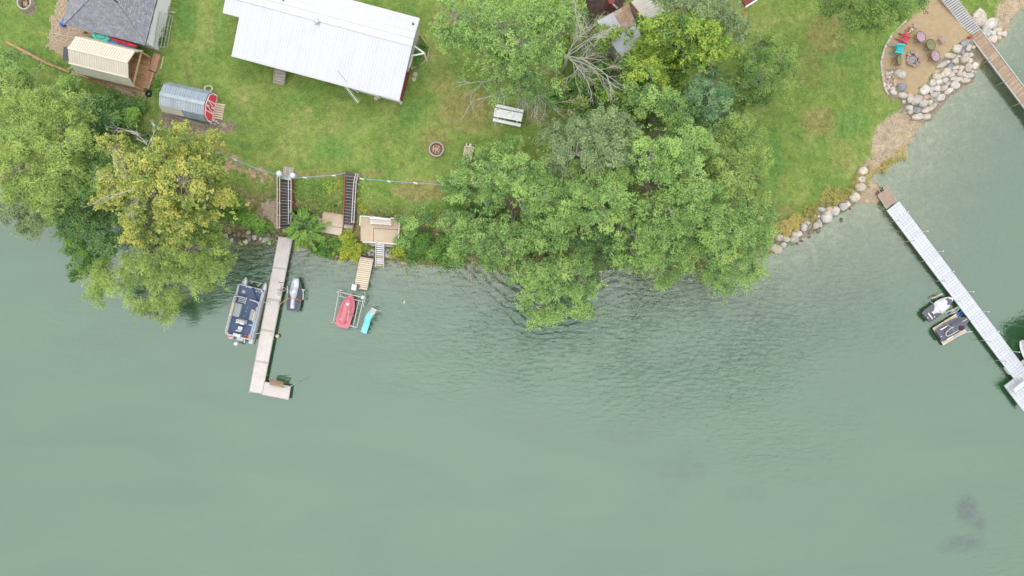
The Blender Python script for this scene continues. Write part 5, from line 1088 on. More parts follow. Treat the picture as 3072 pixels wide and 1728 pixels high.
for k in range(9):
    t0, t1 = k / 9, (k + .985) / 9; pp = [q[0].lerp(q[3], t0), q[1].lerp(q[2], t0), q[1].lerp(q[2], t1), q[0].lerp(q[3], t1)]
    mb = MB(); mb.prism([p + Vector((0, 0, .03)) for p in pp], .02); mb.beam(pp[0].lerp(pp[3], .5) + Vector((0, 0, .045)), pp[1].lerp(pp[2], .5) + Vector((0, 0, .045)), .06, .03); mb.build('roof_panel', mat('cream_roof', (.52, .50, .44), (.44, .42, .36), 2, .6, rnd=.04), rfm)
mb = MB(); mb.beam(q[0] + Vector((0, 0, -.02)), q[3] + Vector((0, 0, -.02)), .14, .2); mb.build('fascia', M_brick, cs)
mb = MB(); mb.prism([p.lerp((q[0] + q[2]) / 2, .08) - Vector((0, 0, .11)) for p in q], 2.5); mb.build('wall', M_creamd, cs)
rd = thing('red_shed', 'corner of a red roof at the top edge beside the dark mulch', 'shed', PG(1835, -10))
mb = MB(); mb.prism([P(*d_(*p), 5.0) for p in ((70, -60), (190, -60), (140, 52), (95, 30))], .15); mb.build('roof', M_brick, rd)
mb = MB(); mb.prism([P(*d_(*p), 4.8) for p in ((85, -50), (175, -50), (135, 30), (100, 20))], 1.8); mb.build('wall', M_brick, rd)
beamthing('fence_rail', 'pale timber rail beside the dark mulch under the red roof corner', [d_(120, 45), d_(185, 105)], .14, .3, M_greyw, 'rail')
mb = MB(); mb.beam(PG(*c_(1985, -40), .3), PG(*c_(2000, 75), .3), .15, .6); mb.build('board_fence', M_greyw, None, label='short weathered board fence at the left edge of the dark mulch', cat='fence')
pd = thing('red_deck', 'corner of a red deck with white railing at the top edge of the photo', 'deck', PG(2250, -10))
dq = [P(*d_(*p), 3.6) for p in ((1550, -80), (1700, -80), (1665, 10), (1582, 62), (1555, 20))]
mb = MB(); mb.prism(dq, .2); mb.build('deck_floor', M_brick, pd)
mb = MB(); mb.beam(P(*d_(1585, 75), 4.0), P(*d_(1705, 0), 4.0), .12, .1); mb.build('railing', M_white, pd)
mb = MB(); mb.beam(P(*d_(1585, 75), 3.1), P(*d_(1585, 75), 4.0), .1, .1); mb.build('post', M_white, pd)
# ------------------------------------------------------------------ docks, boats, lifts
def PZ(pts, z): return [P(*p, z) for p in pts]
M_carpet = mat('navy_carpet', (.105, .14, .225), (.078, .106, .175), 7, .95, detail=8, spec=.05)
M_grayc = mat('charcoal_cover', (.115, .12, .145), (.088, .092, .115), 3, .75, bump=.4, bscale=3)
M_silv = mat('silver_cover', (.56, .59, .62), (.40, .43, .47), 3, .35, metal=.3, bump=.6, bscale=4)
M_pinkc = mat('faded_red_cover', (.58, .18, .22), (.52, .155, .19), 2, .7)
M_oran = mat('orange_strap', (.6, .25, .10), None, 3, .6)
M_cush = mat('grey_vinyl', (.30, .34, .35), (.26, .30, .31), 3, .6)
M_beige = mat('beige_vinyl', (.56, .46, .34), (.5, .4, .29), 3, .6)
M_redv = mat('red_plastic', (.55, .05, .04), (.45, .04, .03), 3, .4)
M_coral = mat('coral_vinyl', (.55, .17, .12), (.45, .13, .09), 3, .5)
def posts(parent, lst, z0, z1, r=.035, m=M_galv, name='post'):
    for p in lst:
        q = P(*p, .4); mb = MB(); mb.tube([(q.x, q.y, z0), (q.x, q.y, z1)], r, 7); mb.build(name, m, parent)
# --- long composite dock with L end
dk = thing('dock', 'long pale L-shaped dock between the pontoon boat and the covered watercraft', 'dock', P(800, 900, 0))
DZ = .5
Lt, Rt, Rb, Lb = (837, 709), (878, 714), (793, 1146), (748, 1176)
lft = lambda t: (837 + (748 - 837) * t, 709 + (1176 - 709) * t)
rgt = lambda t: (878 + (787 - 878) * t, 714 + (1183 - 714) * t)
for s in range(5):
    t0, t1 = s / 5 + .0004, (s + 1) / 5 - .0004
    a, b, c, d = lft(t0), lft(t1), rgt(t1), rgt(t0)
    deckboards(dk, PZ([a, b, c, d], DZ), 9, M_comp, .04, .008, jit=.002)
    mb = MB(); q = PZ([a, d, c, b], DZ - .05); mb.beam(q[0], q[3], .05, .14); mb.beam(q[1], q[2], .05, .14); mb.beam(q[0].lerp(q[3], .02), q[1].lerp(q[2], .02), .05, .12); mb.beam(q[0].lerp(q[3], .98), q[1].lerp(q[2], .98), .05, .12); mb.build('frame', M_greyw, dk)
deckboards(dk, PZ([l_(556, 1146), l_(788, 1186), l_(770, 1300), l_(538, 1256)], DZ), 8, M_comp, .04, .008, jit=.002)
mb = MB(); q = PZ([l_(556, 1146), l_(788, 1186), l_(770, 1300), l_(538, 1256)], DZ - .05); mb.beam(q[0], q[1], .05, .14); mb.beam(q[1], q[2], .05, .14); mb.beam(q[3], q[2], .05, .14); mb.build('frame', M_greyw, dk)
posts(dk, [lft(t) for t in (.05, .25, .45, .65, .85)] + [rgt(t) for t in (.05, .25, .45, .65, .88)] + [l_(785, 1190), l_(768, 1296), l_(432, 1236)], -1.2, DZ + .06)
bn = thing('dock_bench', 'brown wooden bench on the end of the pale L-shaped dock', 'bench', P(*l_(665, 1165), DZ))
M_bw = mat('bench_wood', (.33, .225, .15), (.25, .165, .11), 4, .75, rnd=.12)
bq = PZ([l_(606, 1130), l_(727, 1156), l_(720, 1197), l_(604, 1172)], DZ + .42); deckboards(bn, bq, 4, M_bw, .035, .02, name='seat_slat')
b0, b1 = bq[0], bq[1]; bdir = (b1 - b0).normalized(); bb_ = Vector((-bdir.y, bdir.x, 0))
for k in range(3): mb = MB(); mb.beam(b0 + bb_ * (.06 + .04 * k) + Vector((0, 0, .12 + .13 * k)), b1 + bb_ * (.06 + .04 * k) + Vector((0, 0, .12 + .13 * k)), .03, .11); mb.build('back_slat', M_bw, bn)
for k in (.06, .94):
    for e, f in ((bq[0], bq[1]), (bq[3], bq[2])):
        q = e.lerp(f, k); mb = MB(); mb.beam((q.x, q.y, DZ), (q.x, q.y, DZ + (.7 if e is bq[0] else .4)), .06, .06); mb.build('leg', M_bw, bn)
mb = MB(); mb.tube([P(*l_(735, 1197), DZ + .03), P(*l_(800, 1178), DZ + .5), P(*l_(862, 1148), DZ + 1.0)], .02, 5); mb.build('mooring_pole', M_galv, None, label='thin pole angled off the corner of the L-shaped dock', cat='pole')
for pp, lab in (((600, 455), 'small grey cleat box on the left edge of the long dock'), ((681, 460), 'pale cleat box on the right edge of the long dock')):
    c = P(*l_(*pp), DZ); f = Fr(c, lft(0) and P(*lft(0), 0) - P(*lft(1), 0)); mb = MB(); mb.fbox(f, -.1, .1, -.17, .17, DZ, DZ + .1); mb.fbox(f, -.06, .06, -.11, .11, DZ + .1, DZ + .14); mb.build('cleat', M_galv, None, label=lab, cat='cleat', bevel=.02)
mb = MB(); mb.tube([P(*l_(672, 348), DZ + .05), P(*l_(738, 350), DZ + .06)], .025, 5); mb.tube([P(*l_(704, 305), DZ + .03), P(*l_(704, 365), DZ + .04)], .02, 5); mb.build('line_hook', M_brick, None, label='reddish rod and thin pole lying on the long dock beside the grey watercraft', cat='rod')
mb = MB(); mb.tube([P(*l_(680, 280), DZ + .03), P(*l_(700, 283), DZ + .06), P(*l_(734, 286), DZ + .03)], .02, 5); mb.build('dock_rod', M_dark, None, label='dark rod on the upper part of the long dock', cat='rod')
mb = MB()
cc = P(*l_(688, 382), DZ + .02)
for k in range(3): mb.ring(cc + Vector((.02 * k, .03 * k, .02 * k)), .16 - .03 * k, .012, 18, 4)
mb.build('rope_coil', mat('pale_rope', (.5, .52, .5), None, 5, .8), None, label='coil of pale rope on the long dock', cat='rope')
mb = MB(); q = P(*l_(676, 748), .18); mb.lathe(q, [(.05, -.05), (.16, 0), (.18, .14), (.12, .26), (.05, .3)], 12); mb.build('buoy', M_beige, None, True, label='small tan float tied to the right side of the long dock', cat='float')
mb = MB(); mb.tube([P(*l_(610, 735), DZ + .02), P(*l_(630, 742), DZ + .03), P(*l_(660, 744), DZ - .02), P(*l_(674, 746), .45)], .015, 5); mb.build('tie_rope', mat('grey_rope', (.3, .3, .28), None, 5, .8), None, label='rope from the long dock to the small tan float', cat='rope')
for p0, p1, lab in ((n_(760, 545), n_(835, 540), 'upper mooring rope from the pontoon boat to the long dock'), (n_(600, 1140), n_(710, 1122), 'lower mooring rope from the pontoon boat to the long dock')):
    mb = MB(); mb.tube([P(*p0, .75), P((p0[0] + p1[0]) / 2, (p0[1] + p1[1]) / 2 + 1, .6), P(*p1, .53)], .03, 5); mb.build('mooring_rope', MATS['pale_rope'], None, label=lab, cat='rope')
# --- pontoon boat
ZB = .62
RL, RR, FRt, FL = (P(*n_(*p), ZB) for p in ((66, 1150), (560, 1258), (796, 310), (300, 203)))
rc = (RL + RR) / 2; fc = (FRt + FL) / 2; pf = Fr(rc, fc - rc); PL = (fc - rc).length; PW = ((RR - RL).length + (FRt - FL).length) / 2; hw_ = PW / 2
pb_ = thing('pontoon_boat', 'pontoon boat with navy carpet deck moored on the left of the long dock', 'boat', (rc.x, rc.y, 0))
for sx_ in (-1, 1):
    mb = MB(); x = sx_ * (hw_ - .27)
    mb.lathe(pf(x, -.42, .12), [(.24, 0), (.285, .03), (.285, PL + .35), (.26, PL + .62), (.17, PL + .9), (.05, PL + 1.12)], 16, axis=pf.y); mb.build('pontoon', M_alu, pb_, True)
mb = MB(); mb.fbox(pf, -hw_, hw_, 0, PL, ZB - .16, ZB - .004); mb.build('deck_frame', M_alu, pb_)
mb = MB(); mb.fbox(pf, -hw_ + .06, hw_ - .06, .04, PL - .04, ZB - .003, ZB + .012); mb.build('deck_carpet', M_carpet, pb_)
def rail(pts, z1=.62, closed=False, panel=True):
    """fence run: top tube, mid tube, white panel"""
    W3 = [pf(x, y, 0) for x, y in pts]
    mb = MB(); mb.tube([w + Vector((0, 0, ZB + z1)) for w in W3], .028, 6); mb.tube([w + Vector((0, 0, ZB + z1 * .55)) for w in W3], .018, 5)
    for w in W3: mb.tube([w + Vector((0, 0, ZB)), w + Vector((0, 0, ZB + z1))], .022, 5)
    o = mb.build('rail', M_whitepl, pb_, True)
    if panel:
        mb = MB()
        for i in range(len(W3) - 1): mb.beam(W3[i] + Vector((0, 0, ZB + z1 * .33)), W3[i + 1] + Vector((0, 0, ZB + z1 * .33)), .03, z1 * .55)
        mb.build('rail_panel', M_white, pb_)
FB = PL * .765
def arc(cx, cy, r, a0, a1, n=4): return [(cx + r * math.cos(R(a0 + (a1 - a0) * i / n)), cy + r * math.sin(R(a0 + (a1 - a0) * i / n))) for i in range(n + 1)]
xl, xr = -hw_ + .05, hw_ - .05
rail([(-.15, FB + .02)] + [(xl + .3, FB + .02)] + arc(xl + .22, FB - .2, .22, 90, 180)[1:] + [(xl, PL * .4), (xl, .9)] + arc(xl + .3, .35, .3, 180, 270) + [(-.35, .05)])
rail([(.22, FB - .02), (xr - .32, FB - .06)] + arc(xr - .28, FB - .34, .28, 90, 0)[1:] + [(xr, PL * .4), (xr, .06), (.3, .05)])
rail([(xl, FB + .12), (xl, PL - .12), (xl + .12, PL - .04), (.1, PL - .03)], .3, panel=False)
rail([(xr, FB - .1), (xr, PL - .25), (xr - .25, PL - .04), (.45, PL - .03)], .5)
mb = MB(); mb.beam(pf(xr - .1, .1, ZB + .5), pf(xr - .1, FB - .5, ZB + .5), .13, .03); mb.build('side_stripe', mat('sky_blue_vinyl', (.20, .38, .52), None, 3, .5), pb_)
def pbox(name, x0, x1, y0, y1, z0, z1, m, par=None, bev=.03): return MB().fbox(pf, x0, x1, y0, y1, ZB + z0, ZB + z1).build(name, m, par or pb_, bevel=bev)
# left bench
pbox('bench_seat', xl + .18, xl + .78, 1.75, 2.95, .02, .42, M_cush); pbox('bench_back', xl + .04, xl + .175, 1.7, 2.95, .02, .66, M_beige)
pbox('bench_seat', xr - .62, xr - .26, 1.75, 2.75, .02, .42, M_cush); pbox('bench_back', xr - .255, xr - .12, 1.7, 2.65, .02, .6, M_beige)
pbox('red_can', xr - .3, xr - .1, 2.8, 3.05, .02, .5, M_redv, bev=.05)
con = pbox('console', -.38, .34, 1.25, 1.62, .02, .85, M_whitepl); pbox('console_panel', -.34, .3, 1.4, 1.58, .851, .88, mat('console_grey', (.45, .46, .46), None, 3, .5), con, .01)
mb = MB(); mb.ring(pf(-.12, 1.2, ZB + .8), .15, .018, 20, 5, nrm=-pf.y + Vector((0, 0, .8))); mb.tube([pf(-.12, 1.3, ZB + .72), pf(-.12, 1.2, ZB + .8)], .02, 5); mb.build('steering_wheel', M_dark, con, True)
for k in (-.22, 0, .2): mb = MB(); mb.lathe(pf(k, 1.49, ZB + .882), [(.03, 0), (.03, .012)], 10); mb.build('gauge', M_dark, con)
s1_ = pbox('helm_seat', -.24, .18, .62, 1.0, .3, .44, M_whitepl, bev=.06); mb = MB(); mb.fbox(pf, -.26, .2, .56, .64, ZB + .4, ZB + .75); mb.build('seat_back', M_whitepl, s1_, bevel=.03); mb = MB(); mb.tube([pf(-.03, .8, ZB), pf(-.03, .8, ZB + .3)], .05, 8); mb.build('pedestal', M_alu, s1_)
mb = MB(); mb.lathe(pf(.62, 1.32, ZB + .3), [(.05, 0), (.06, .34), (.04, .4)], 10, axis=pf.x); mb.build('white_bottle', M_whitepl, pb_, True)
pbox('rear_locker', -.5, .18, .02, .3, .02, .5, M_whitepl)
pbox('rear_cushion', xl + .02, xl + .38, -.22, -.02, -.12, .1, M_coral); pbox('rear_cushion', xr - .3, xr - .1, .1, .55, .02, .5, M_coral)
mb = MB()
for k in range(4): mb.ring(pf(.5, .16, ZB + .03 + .04 * k), .17 - .025 * k, .028, 18, 5)
mb.build('rope_coil', mat('golden_rope', (.42, .22, .05), None, 9, .8), pb_, True)
mot = MB(); mot.lathe(pf(-.08, -.62, ZB + .02), [(.02, 0), (.17, .04), (.19, .25), (.17, .4), (.08, .46)], 12, axis=Vector((0, 0, 1))); mo = mot.build('outboard_motor', M_whitepl, pb_, True)
pbox('motor_bracket', -.3, .3, -.35, -.005, -.3, -.1, M_galv, None, .02); mb = MB(); mb.beam(pf(-.08, -.55, -.5), pf(-.08, -.55, ZB + .1), .12, .2); mb.build('motor_leg', M_galv, mo)
mb = MB(); mb.tube([pf(.42, -.1, ZB - .1), pf(.42, -.45, ZB - .25)], .06, 8); mb.build('ladder_tube', M_whitepl, pb_)
for k in range(4): pbox('step_slat', xl + .24, xl + .86 - .05 * k * 0, 3.05 + .15 * k, 3.11 + .15 * k, .02, .10, M_whitepl, None, .01)
mb = MB(); mb.beam(pf(xl + .9, 2.98, ZB + .12), pf(xl + .98, 3.62, ZB + .12), .05, .08); mb.build('step_rail', M_whitepl, pb_)
pbox('hatch', -.8, -.5, PL - .75, PL - .47, .012, .03, mat('pale_hatch', (.42, .42, .45), None, 3, .5), None, .01)
mb = MB(); mb.tube([pf(.12, PL - .1, ZB + .1), pf(.95, FB - .15, ZB + .12)], .032, 6); mb.tube([pf(.85, FB + .05, ZB + .12), pf(1.0, FB - .25, ZB + .14)], .05, 6); mb.build('trolling_motor', M_dark, pb_)
for x, y in ((.45, PL - .3), (.62, PL - .22), (.8, PL - .3), (-.5, PL - .12), (-.3, PL - .1), (-.15, PL - .12)): mb = MB(); mb.lathe(pf(x, y, ZB + .013), [(.06, 0), (.06, .05), (.03, .07)], 8); mb.build('cup_holder', M_whitepl, pb_)
for x, y in ((-.02, 2.35), (-.1, 1.95), (.05, 2.75)): mb = MB(); mb.lathe(pf(x, y, ZB + .013), [(.035, 0), (.03, .02)], 8); mb.build('deck_socket', M_whitepl, pb_)
rmp = [P(*n_(*p), .35) for p in ((495, 148), (745, 190), (660, 240), (540, 195))]
mb = MB(); mb.tube([rmp[0], rmp[1]], .03, 5); mb.tube([P(*n_(510, 200), .4), P(*n_(560, 165), .35)], .03, 5); mb.tube([P(*n_(640, 250), .4), P(*n_(720, 185), .35)], .035, 5); mb.build('bow_ladder', M_alu, pb_)
# --- watercraft, lifts
def pwc(name, label, stern, bow, wd, z, m, cover=None, seat=None):
    a, b = P(*stern, z), P(*bow, z); fr = Fr(a, b - a); LL = (b - a).length; t = thing(name, label, 'watercraft', (a.x, a.y, 0))
    W = lambda u: wd / 2 * (1.0 if u < .5 else max(.1, math.cos((u - .5) / .53 * math.pi / 2) ** .62)) * (.86 + .14 * min(1, u / .12))
    mb = MB(); loft(mb, fr, LL, W, lambda u: .16 + .12 * u, 22, 10, z - .16); hull = mb.build('hull', m, t, True)
    return t, fr, LL, W
def pwcseat(t, fr, LL, m, z, w0=.26, h=.34, y0=.12, y1=.92, mhandle=M_dark, name='cover'):
    mb = MB(); n = 18; rows = []
    for i in range(n + 1):
        u = i / n; y = LL * (y0 + (y1 - y0) * u); ww = w0 * (.55 + .95 * math.sin(math.pi * min(1, u * .62 + .12)) ** 1.2) * (1 if u < .8 else max(.15, 1 - (u - .8) * 3.6)); hh = h * (.55 + .45 * math.sin(math.pi * min(.98, max(.06, u * .92 + .05)))) * (1.35 if .5 < u < .72 else 1)
        if u in (0, 1): hh *= .25
        rows.append([fr(-ww * (1 - 2 * j / 8), y, z + hh * (1 - abs(1 - 2 * j / 8) ** 2.2)) for j in range(9)])
    mb.grid(rows); return mb.build(name, m, t, True)
# grey covered craft right of the long dock
t1, fr1, L1, W1 = pwc('covered_watercraft', 'charcoal covered watercraft with silver stripe beside the long dock', n_(1305, 712), n_(1385, 80), 1.25, .62, M_grayc)
mb = MB(); rows = []
for i in range(21):
    u = .08 + .9 * i / 20; ww = .19 + .17 * sstep((u - .35) / .2) - .22 * max(0, u - .72) * 1.9; hh = .30 + .34 * math.exp(-((u - .58) / .13) ** 2) + .12 * math.exp(-((u - .3) / .2) ** 2)
    rows.append([fr1(float(ww) * (-1 + 2 * j / 8), u * L1, .60 + hh * (1 - .35 * abs(-1 + 2 * j / 8) ** 2.5) * (1 if i < 20 else .55)) for j in range(9)])
mb.grid(rows); mb.build('silver_stripe', M_silv, t1, True)
mb = MB(); rows = []
for i in range(21):
    u = .06 + .9 * i / 20; ww = .42 * (.7 + .5 * math.sin(math.pi * u)) * (1 if u < .75 else max(.2, 1 - (u - .75) * 3)); hh = .26 + .32 * math.exp(-((u - .58) / .14) ** 2) + .10 * math.exp(-((u - .3) / .2) ** 2)
    rows.append([fr1(ww * (-1 + 2 * j / 8), u * L1, .59 + hh * (1 - abs(-1 + 2 * j / 8) ** 2.0)) for j in range(9)])
mb.grid(rows); mb.build('cover', M_grayc, t1, True)
mb = MB(); mb.tube([P(*n_(1070, 590), .55), P(*n_(1205, 470), 1.0), P(*n_(1300, 475), 1.18), P(*n_(1400, 490), 1.1), P(*n_(1480, 515), .5)], .03, 5); mb.build('strap', M_oran, t1)
lf = thing('watercraft_lift', 'small aluminium lift holding the charcoal covered watercraft', 'boat lift', P(*n_(1350, 400), 0))
for pts in (((1215, 245), (1218, 370)), ((1510, 300), (1508, 500)), ((1480, 300), (1545, 322))):
    mb = MB(); mb.tube([P(*n_(*p), .55) for p in pts], .045, 6); mb.build('lift_bar', M_alu, lf)
for pp in ((1215, 300), (1508, 320), (1508, 480), (1216, 250)): q = P(*n_(*pp), .5); mb = MB(); mb.tube([(q.x, q.y, -1), (q.x, q.y, .7)], .04, 6); mb.build('lift_leg', M_alu, lf)
mb = MB(); mb.ring(P(*n_(1140, 300), .55), .16, .02, 18, 5); mb.build('winch_cable', M_galv, lf)
# red covered craft on its lift
t2, fr2, L2, W2 = pwc('red_watercraft', 'faded red covered watercraft on a lift at the end of the short tan dock', o_(222, 1248), o_(378, 752), 1.34, .8, M_pinkc)
pwcseat(t2, fr2, L2, M_pinkc, .95, .27, .36)
M_wl = mat('white_lettering', (.75, .72, .72), None, 3, .5)
for pts, wz in ((((260, 975), (330, 995)), 1.2), (((262, 975), (215, 1140)), 1.17), (((352, 985), (318, 1150)), 1.17)):
    mb = MB(); mb.tube([P(*o_(*p), wz) for p in pts], .022, 5); mb.build('white_piping', M_wl, t2)
for yy, hl in ((880, .17), (895, .15), (908, .12)):
    c = P(*o_(325 - (yy - 880) * .3, yy), 1.36); mb = MB(); mb.beam(c - fr2.x * hl, c + fr2.x * hl, .055, .01); mb.build('white_mark', M_wl, t2)
for pp in ((207, 1152), (290, 1178)): mb = MB(); mb.lathe(P(*o_(*pp), 1.06), [(.045, 0), (.04, .04)], 8); mb.build('snap', M_dark, t2)
mb = MB(); mb.tube([P(*o_(150, 980), .6), P(*o_(200, 1010), 1.1), P(*o_(300, 1055), 1.3), P(*o_(345, 1068), 1.1), P(*o_(430, 1072), .6)], .03, 5); mb.build('strap', M_oran, t2)
lf2 = thing('watercraft_lift', 'rectangular steel lift frame round the faded red watercraft', 'boat lift', P(*o_(340, 1000), 0))
for pts, z in ((((190, 700), (105, 1172)), .75), (((190, 702), (570, 790)), .85), (((575, 790), (468, 1252)), .75), (((105, 1172), (468, 1252)), .6), (((500, 840), (412, 1235)), .55), (((200, 770), (560, 850)), .55), (((440, 820), (500, 838)), .6), (((225, 740), (200, 775)), .6)):
    mb = MB(); mb.tube([P(*o_(*p), z) for p in pts], .045, 6); mb.build('lift_bar', M_galv, lf2)
for pp in ((192, 705), (107, 1170), (572, 792), (468, 1250)):
    q = P(*o_(*pp), .5); mb = MB(); mb.tube([(q.x, q.y, -1), (q.x, q.y, 1.0)], .05, 6); mb.build('lift_post', M_galv, lf2)
q = P(*o_(565, 790), 1.0); mb = MB(); mb.fbox(Fr(q, fr2.y), -.14, .14, -.14, .14, .85, 1.1); mb.tube([q, P(*o_(600, 740), 1.1), P(*o_(585, 690), 1.15)], .02, 5); mb.build('winch', M_alu, lf2, bevel=.03)
mb = MB(); mb.ring(P(*o_(590, 790), 1.0), .24, .02, 24, 5, nrm=fr2.x + Vector((0, 0, .25))); mb.build('winch_wheel', M_galv, lf2)
mb = MB(); mb.tube([P(*o_(150, 715), .9), P(*o_(205, 680), 1.0), P(*o_(245, 682), .95)], .03, 5); mb.build('lift_arm', M_alu, lf2)
mb = MB(); mb.tube([P(*o_(600, 770), .9), P(*o_(565, 940), .5)], .03, 5); mb.build('cable_bar', M_alu, lf2)
# turquoise slide
sl_ = thing('water_slide', 'turquoise slide with white ladder standing in the shallow water', 'slide', P(*o_(640, 1150), 0))
M_turq = mat('turquoise_slide', (.24, .68, .68), (.21, .62, .63), 2, .35, spec=.5)
path = [((690, 1045), 1.55), ((655, 1090), 1.42), ((635, 1140), 1.15), ((625, 1190), .85), ((605, 1250), .55), ((575, 1340), .4)]
pp = [P(*o_(*p), z) for p, z in path]; rows = []
for k in range(25):
    f = k / 24 * (len(pp) - 1); i = min(int(f), len(pp) - 2); u = f - i
    p0, p1, p2, p3 = pp[max(i - 1, 0)], pp[i], pp[i + 1], pp[min(i + 2, len(pp) - 1)]
    c = .5 * ((2 * p1) + (p2 - p0) * u + (2 * p0 - 5 * p1 + 4 * p2 - p3) * u * u + (3 * p1 - p0 - 3 * p2 + p3) * u ** 3)
    dd = (p2 - p1); dd.z = 0; dd.normalize(); sd4 = Vector((dd.y, -dd.x, 0))
    rows.append([c + sd4 * x + Vector((0, 0, z)) for x, z in ((-.27, -.02), (-.265, .14), (-.23, .14), (-.2, .02), (0, 0), (.2, .02), (.23, .14), (.265, .14), (.27, -.02))])
mb = MB(); mb.grid(rows); mb.build('chute', M_turq, sl_, True)
for k in range(4):
    c0, c1 = P(*o_(655 + 13 * k, 1030 - 24 * k), 1.5 - .25 * k), P(*o_(735 + 13 * k, 1052 - 22 * k), 1.5 - .25 * k); board(sl_, c0, c1, .13, .03, M_whitepl, 'step')
for a, b in (((648, 1010), (700, 930)), ((728, 1060), (795, 985))): mb = MB(); mb.tube([P(*o_(*a), 1.75), P(*o_((a[0] + b[0]) / 2, (a[1] + b[1]) / 2), 1.5), P(*o_(*b), .3), P(*o_(b[0] - 6, b[1] + 4), -.6)], .03, 6); mb.build('hand_rail', M_alu, sl_, True)
mb = MB(); mb.tube([P(*o_(690, 985), .9), P(*o_(835, 1000), .7)], .025, 5); mb.build('brace', M_alu, sl_)
for p, z in (((650, 1160), 1.0), ((560, 1300), .4), ((660, 1310), .4)): q = P(*o_(*p), z); mb = MB(); mb.tube([(q.x, q.y, -.6), (q.x, q.y, z)], .03, 6); mb.build('leg', M_alu, sl_)
# leaf-like pale float in open water
mb = MB(); q = P(*o_(1207, 862), 0); f = Fr(q, P(*o_(1220, 820), 0) - q); loft(mb, Fr(f(0, -.25, 0), f.y), .5, lambda u: .09 * max(.05, math.sin(math.pi * u)), lambda u: .08, 10, 6, .03); mb.build('float', mat('pale_float', (.5, .48, .44), None, 4, .6), None, True, label='small pale float drifting in open water right of the slide', cat='float')
# --- short tan dock + aluminium steps
sd1 = thing('short_dock', 'short tan plank dock below the deck', 'dock', P(*o_(575, 400), 0))
q4 = PZ([o_(522, 145), o_(725, 178), o_(622, 672), o_(425, 640)], .5); deckboards(sd1, q4, 16, M_tanw, .045, .035, jit=.004)
mb = MB(); mb.beam(q4[0] - Vector((0, 0, .12)), q4[3] - Vector((0, 0, .12)), .06, .15); mb.beam(q4[1] - Vector((0, 0, .12)), q4[2] - Vector((0, 0, .12)), .06, .15); mb.beam(q4[2] - Vector((0, 0, .122)), q4[3] - Vector((0, 0, .122)), .06, .13); mb.build('frame', M_greyw, sd1)
mb = MB(); mb.beam(q4[0] + Vector((0, 0, .05)), q4[1] + Vector((0, 0, .05)), .12, .08); mb.build('end_board', M_dark, sd1)
posts(sd1, [o_(505, 290), o_(715, 285), o_(470, 480), o_(650, 560), o_(425, 640), o_(622, 672)], -1, .62, .03)
bx = P(*o_(438, 630), .5); mb = MB(); mb.fbox(Fr(bx, q4[0] - q4[3]), -.19, .19, -.24, .24, .5, .85); mb.fbox(Fr(bx, q4[0] - q4[3]), -.21, .21, -.26, .26, .85, .9); mb.build('white_box', M_whitepl, None, label='small white box at the corner of the short tan dock', cat='box', bevel=.02)
mb = MB(); cc = P(*o_(485, 618), .52); mb.ring(cc, .15, .025, 16, 5); mb.ring(cc + Vector((.05, 0, .03)), .11, .025, 16, 5); mb.build('rope_coil', M_dark, None, label='dark rope coil beside the white box on the short tan dock', cat='rope')
as_ = thing('aluminium_steps', 'aluminium steps going down from the tan deck into the water', 'steps', P(*s_(720, 1040), 0))
for k in range(11):
    t = k / 10; x0, y0 = 632 - 7 * t, 812 + 452 * t; x1, y1 = 815 - 10 * t, 832 + 445 * t; z = 1.4 - 1.15 * t
    p0, p1 = P(*s_(x0, y0), z), P(*s_(x1, y1), z); board(as_, p0, p1, .105, .03, M_alu if k not in (6, 10) else M_beige, 'tread')
for ss in ((632, 800, 625, 1300), (815, 820, 803, 1330)):
    mb = MB(); mb.beam(P(*s_(ss[0], ss[1]), 1.5), P(*s_(ss[2], ss[3]), .2), .05, .14); mb.build('stringer', M_alu, as_)
# --- right white dock
rw_ = thing('white_dock', 'long white panelled dock running off the right edge of the photo', 'dock', P(2850, 880, 0))
ZD = .5
pS0, pS1 = P(*g_(1052, 1015), ZD), P(*g_(1172, 925), ZD); pE0 = P(*m_(1288, 1118), ZD)
ddir = (pE0 - pS0); ddir.z = 0; DL2 = ddir.length + 4; ddir.normalize(); fd = Fr(pS0, ddir); sgn = 1 if (pS1 - pS0).dot(fd.x) > 0 else -1; WD = (pS1 - pS0).length
npl = int(DL2 / .26)
mbp = MB(); I = Fr((0, 0), (0, 1))
for c in range(4): mbp.fbox(I, WD * c / 4 + .006, WD * (c + 1) / 4 - .006, .006, .252, -.03, 0)
mbp.fbox(I, .01, WD - .01, 0.0, .258, -.05, -.031)
mep = bpy.data.meshes.new('white_panel'); mep.from_pydata([tuple(v) for v in mbp.v], [], mbp.f); mep.materials.append(M_plate)
for k in range(npl):
    o = fd(0 if sgn > 0 else -WD, k * .26, ZD); link('panel', mep, rw_, o, (0, 0, fd.ang))
for xx in (-.03, WD + .03):
    mb = MB(); mb.beam(fd(sgn * xx, 0, ZD - .06), fd(sgn * xx, DL2, ZD - .06), .06, .16); mb.build('side_rail', M_alu, rw_)
for k in range(9):
    for xx in (-.08, WD + .08):
        q = fd(sgn * xx, 1.2 + 2.25 * k, 0); hi = 1.3 if (k * 2 + (xx > 0)) % 3 != 1 else .65
        mb = MB(); mb.tube([(q.x, q.y, -1.2), (q.x, q.y, hi)], .03, 6); mb.tube([(q.x, q.y, hi - .03), (q.x, q.y, hi + .05)], .05, 8); mb.build('post', M_alu, rw_)
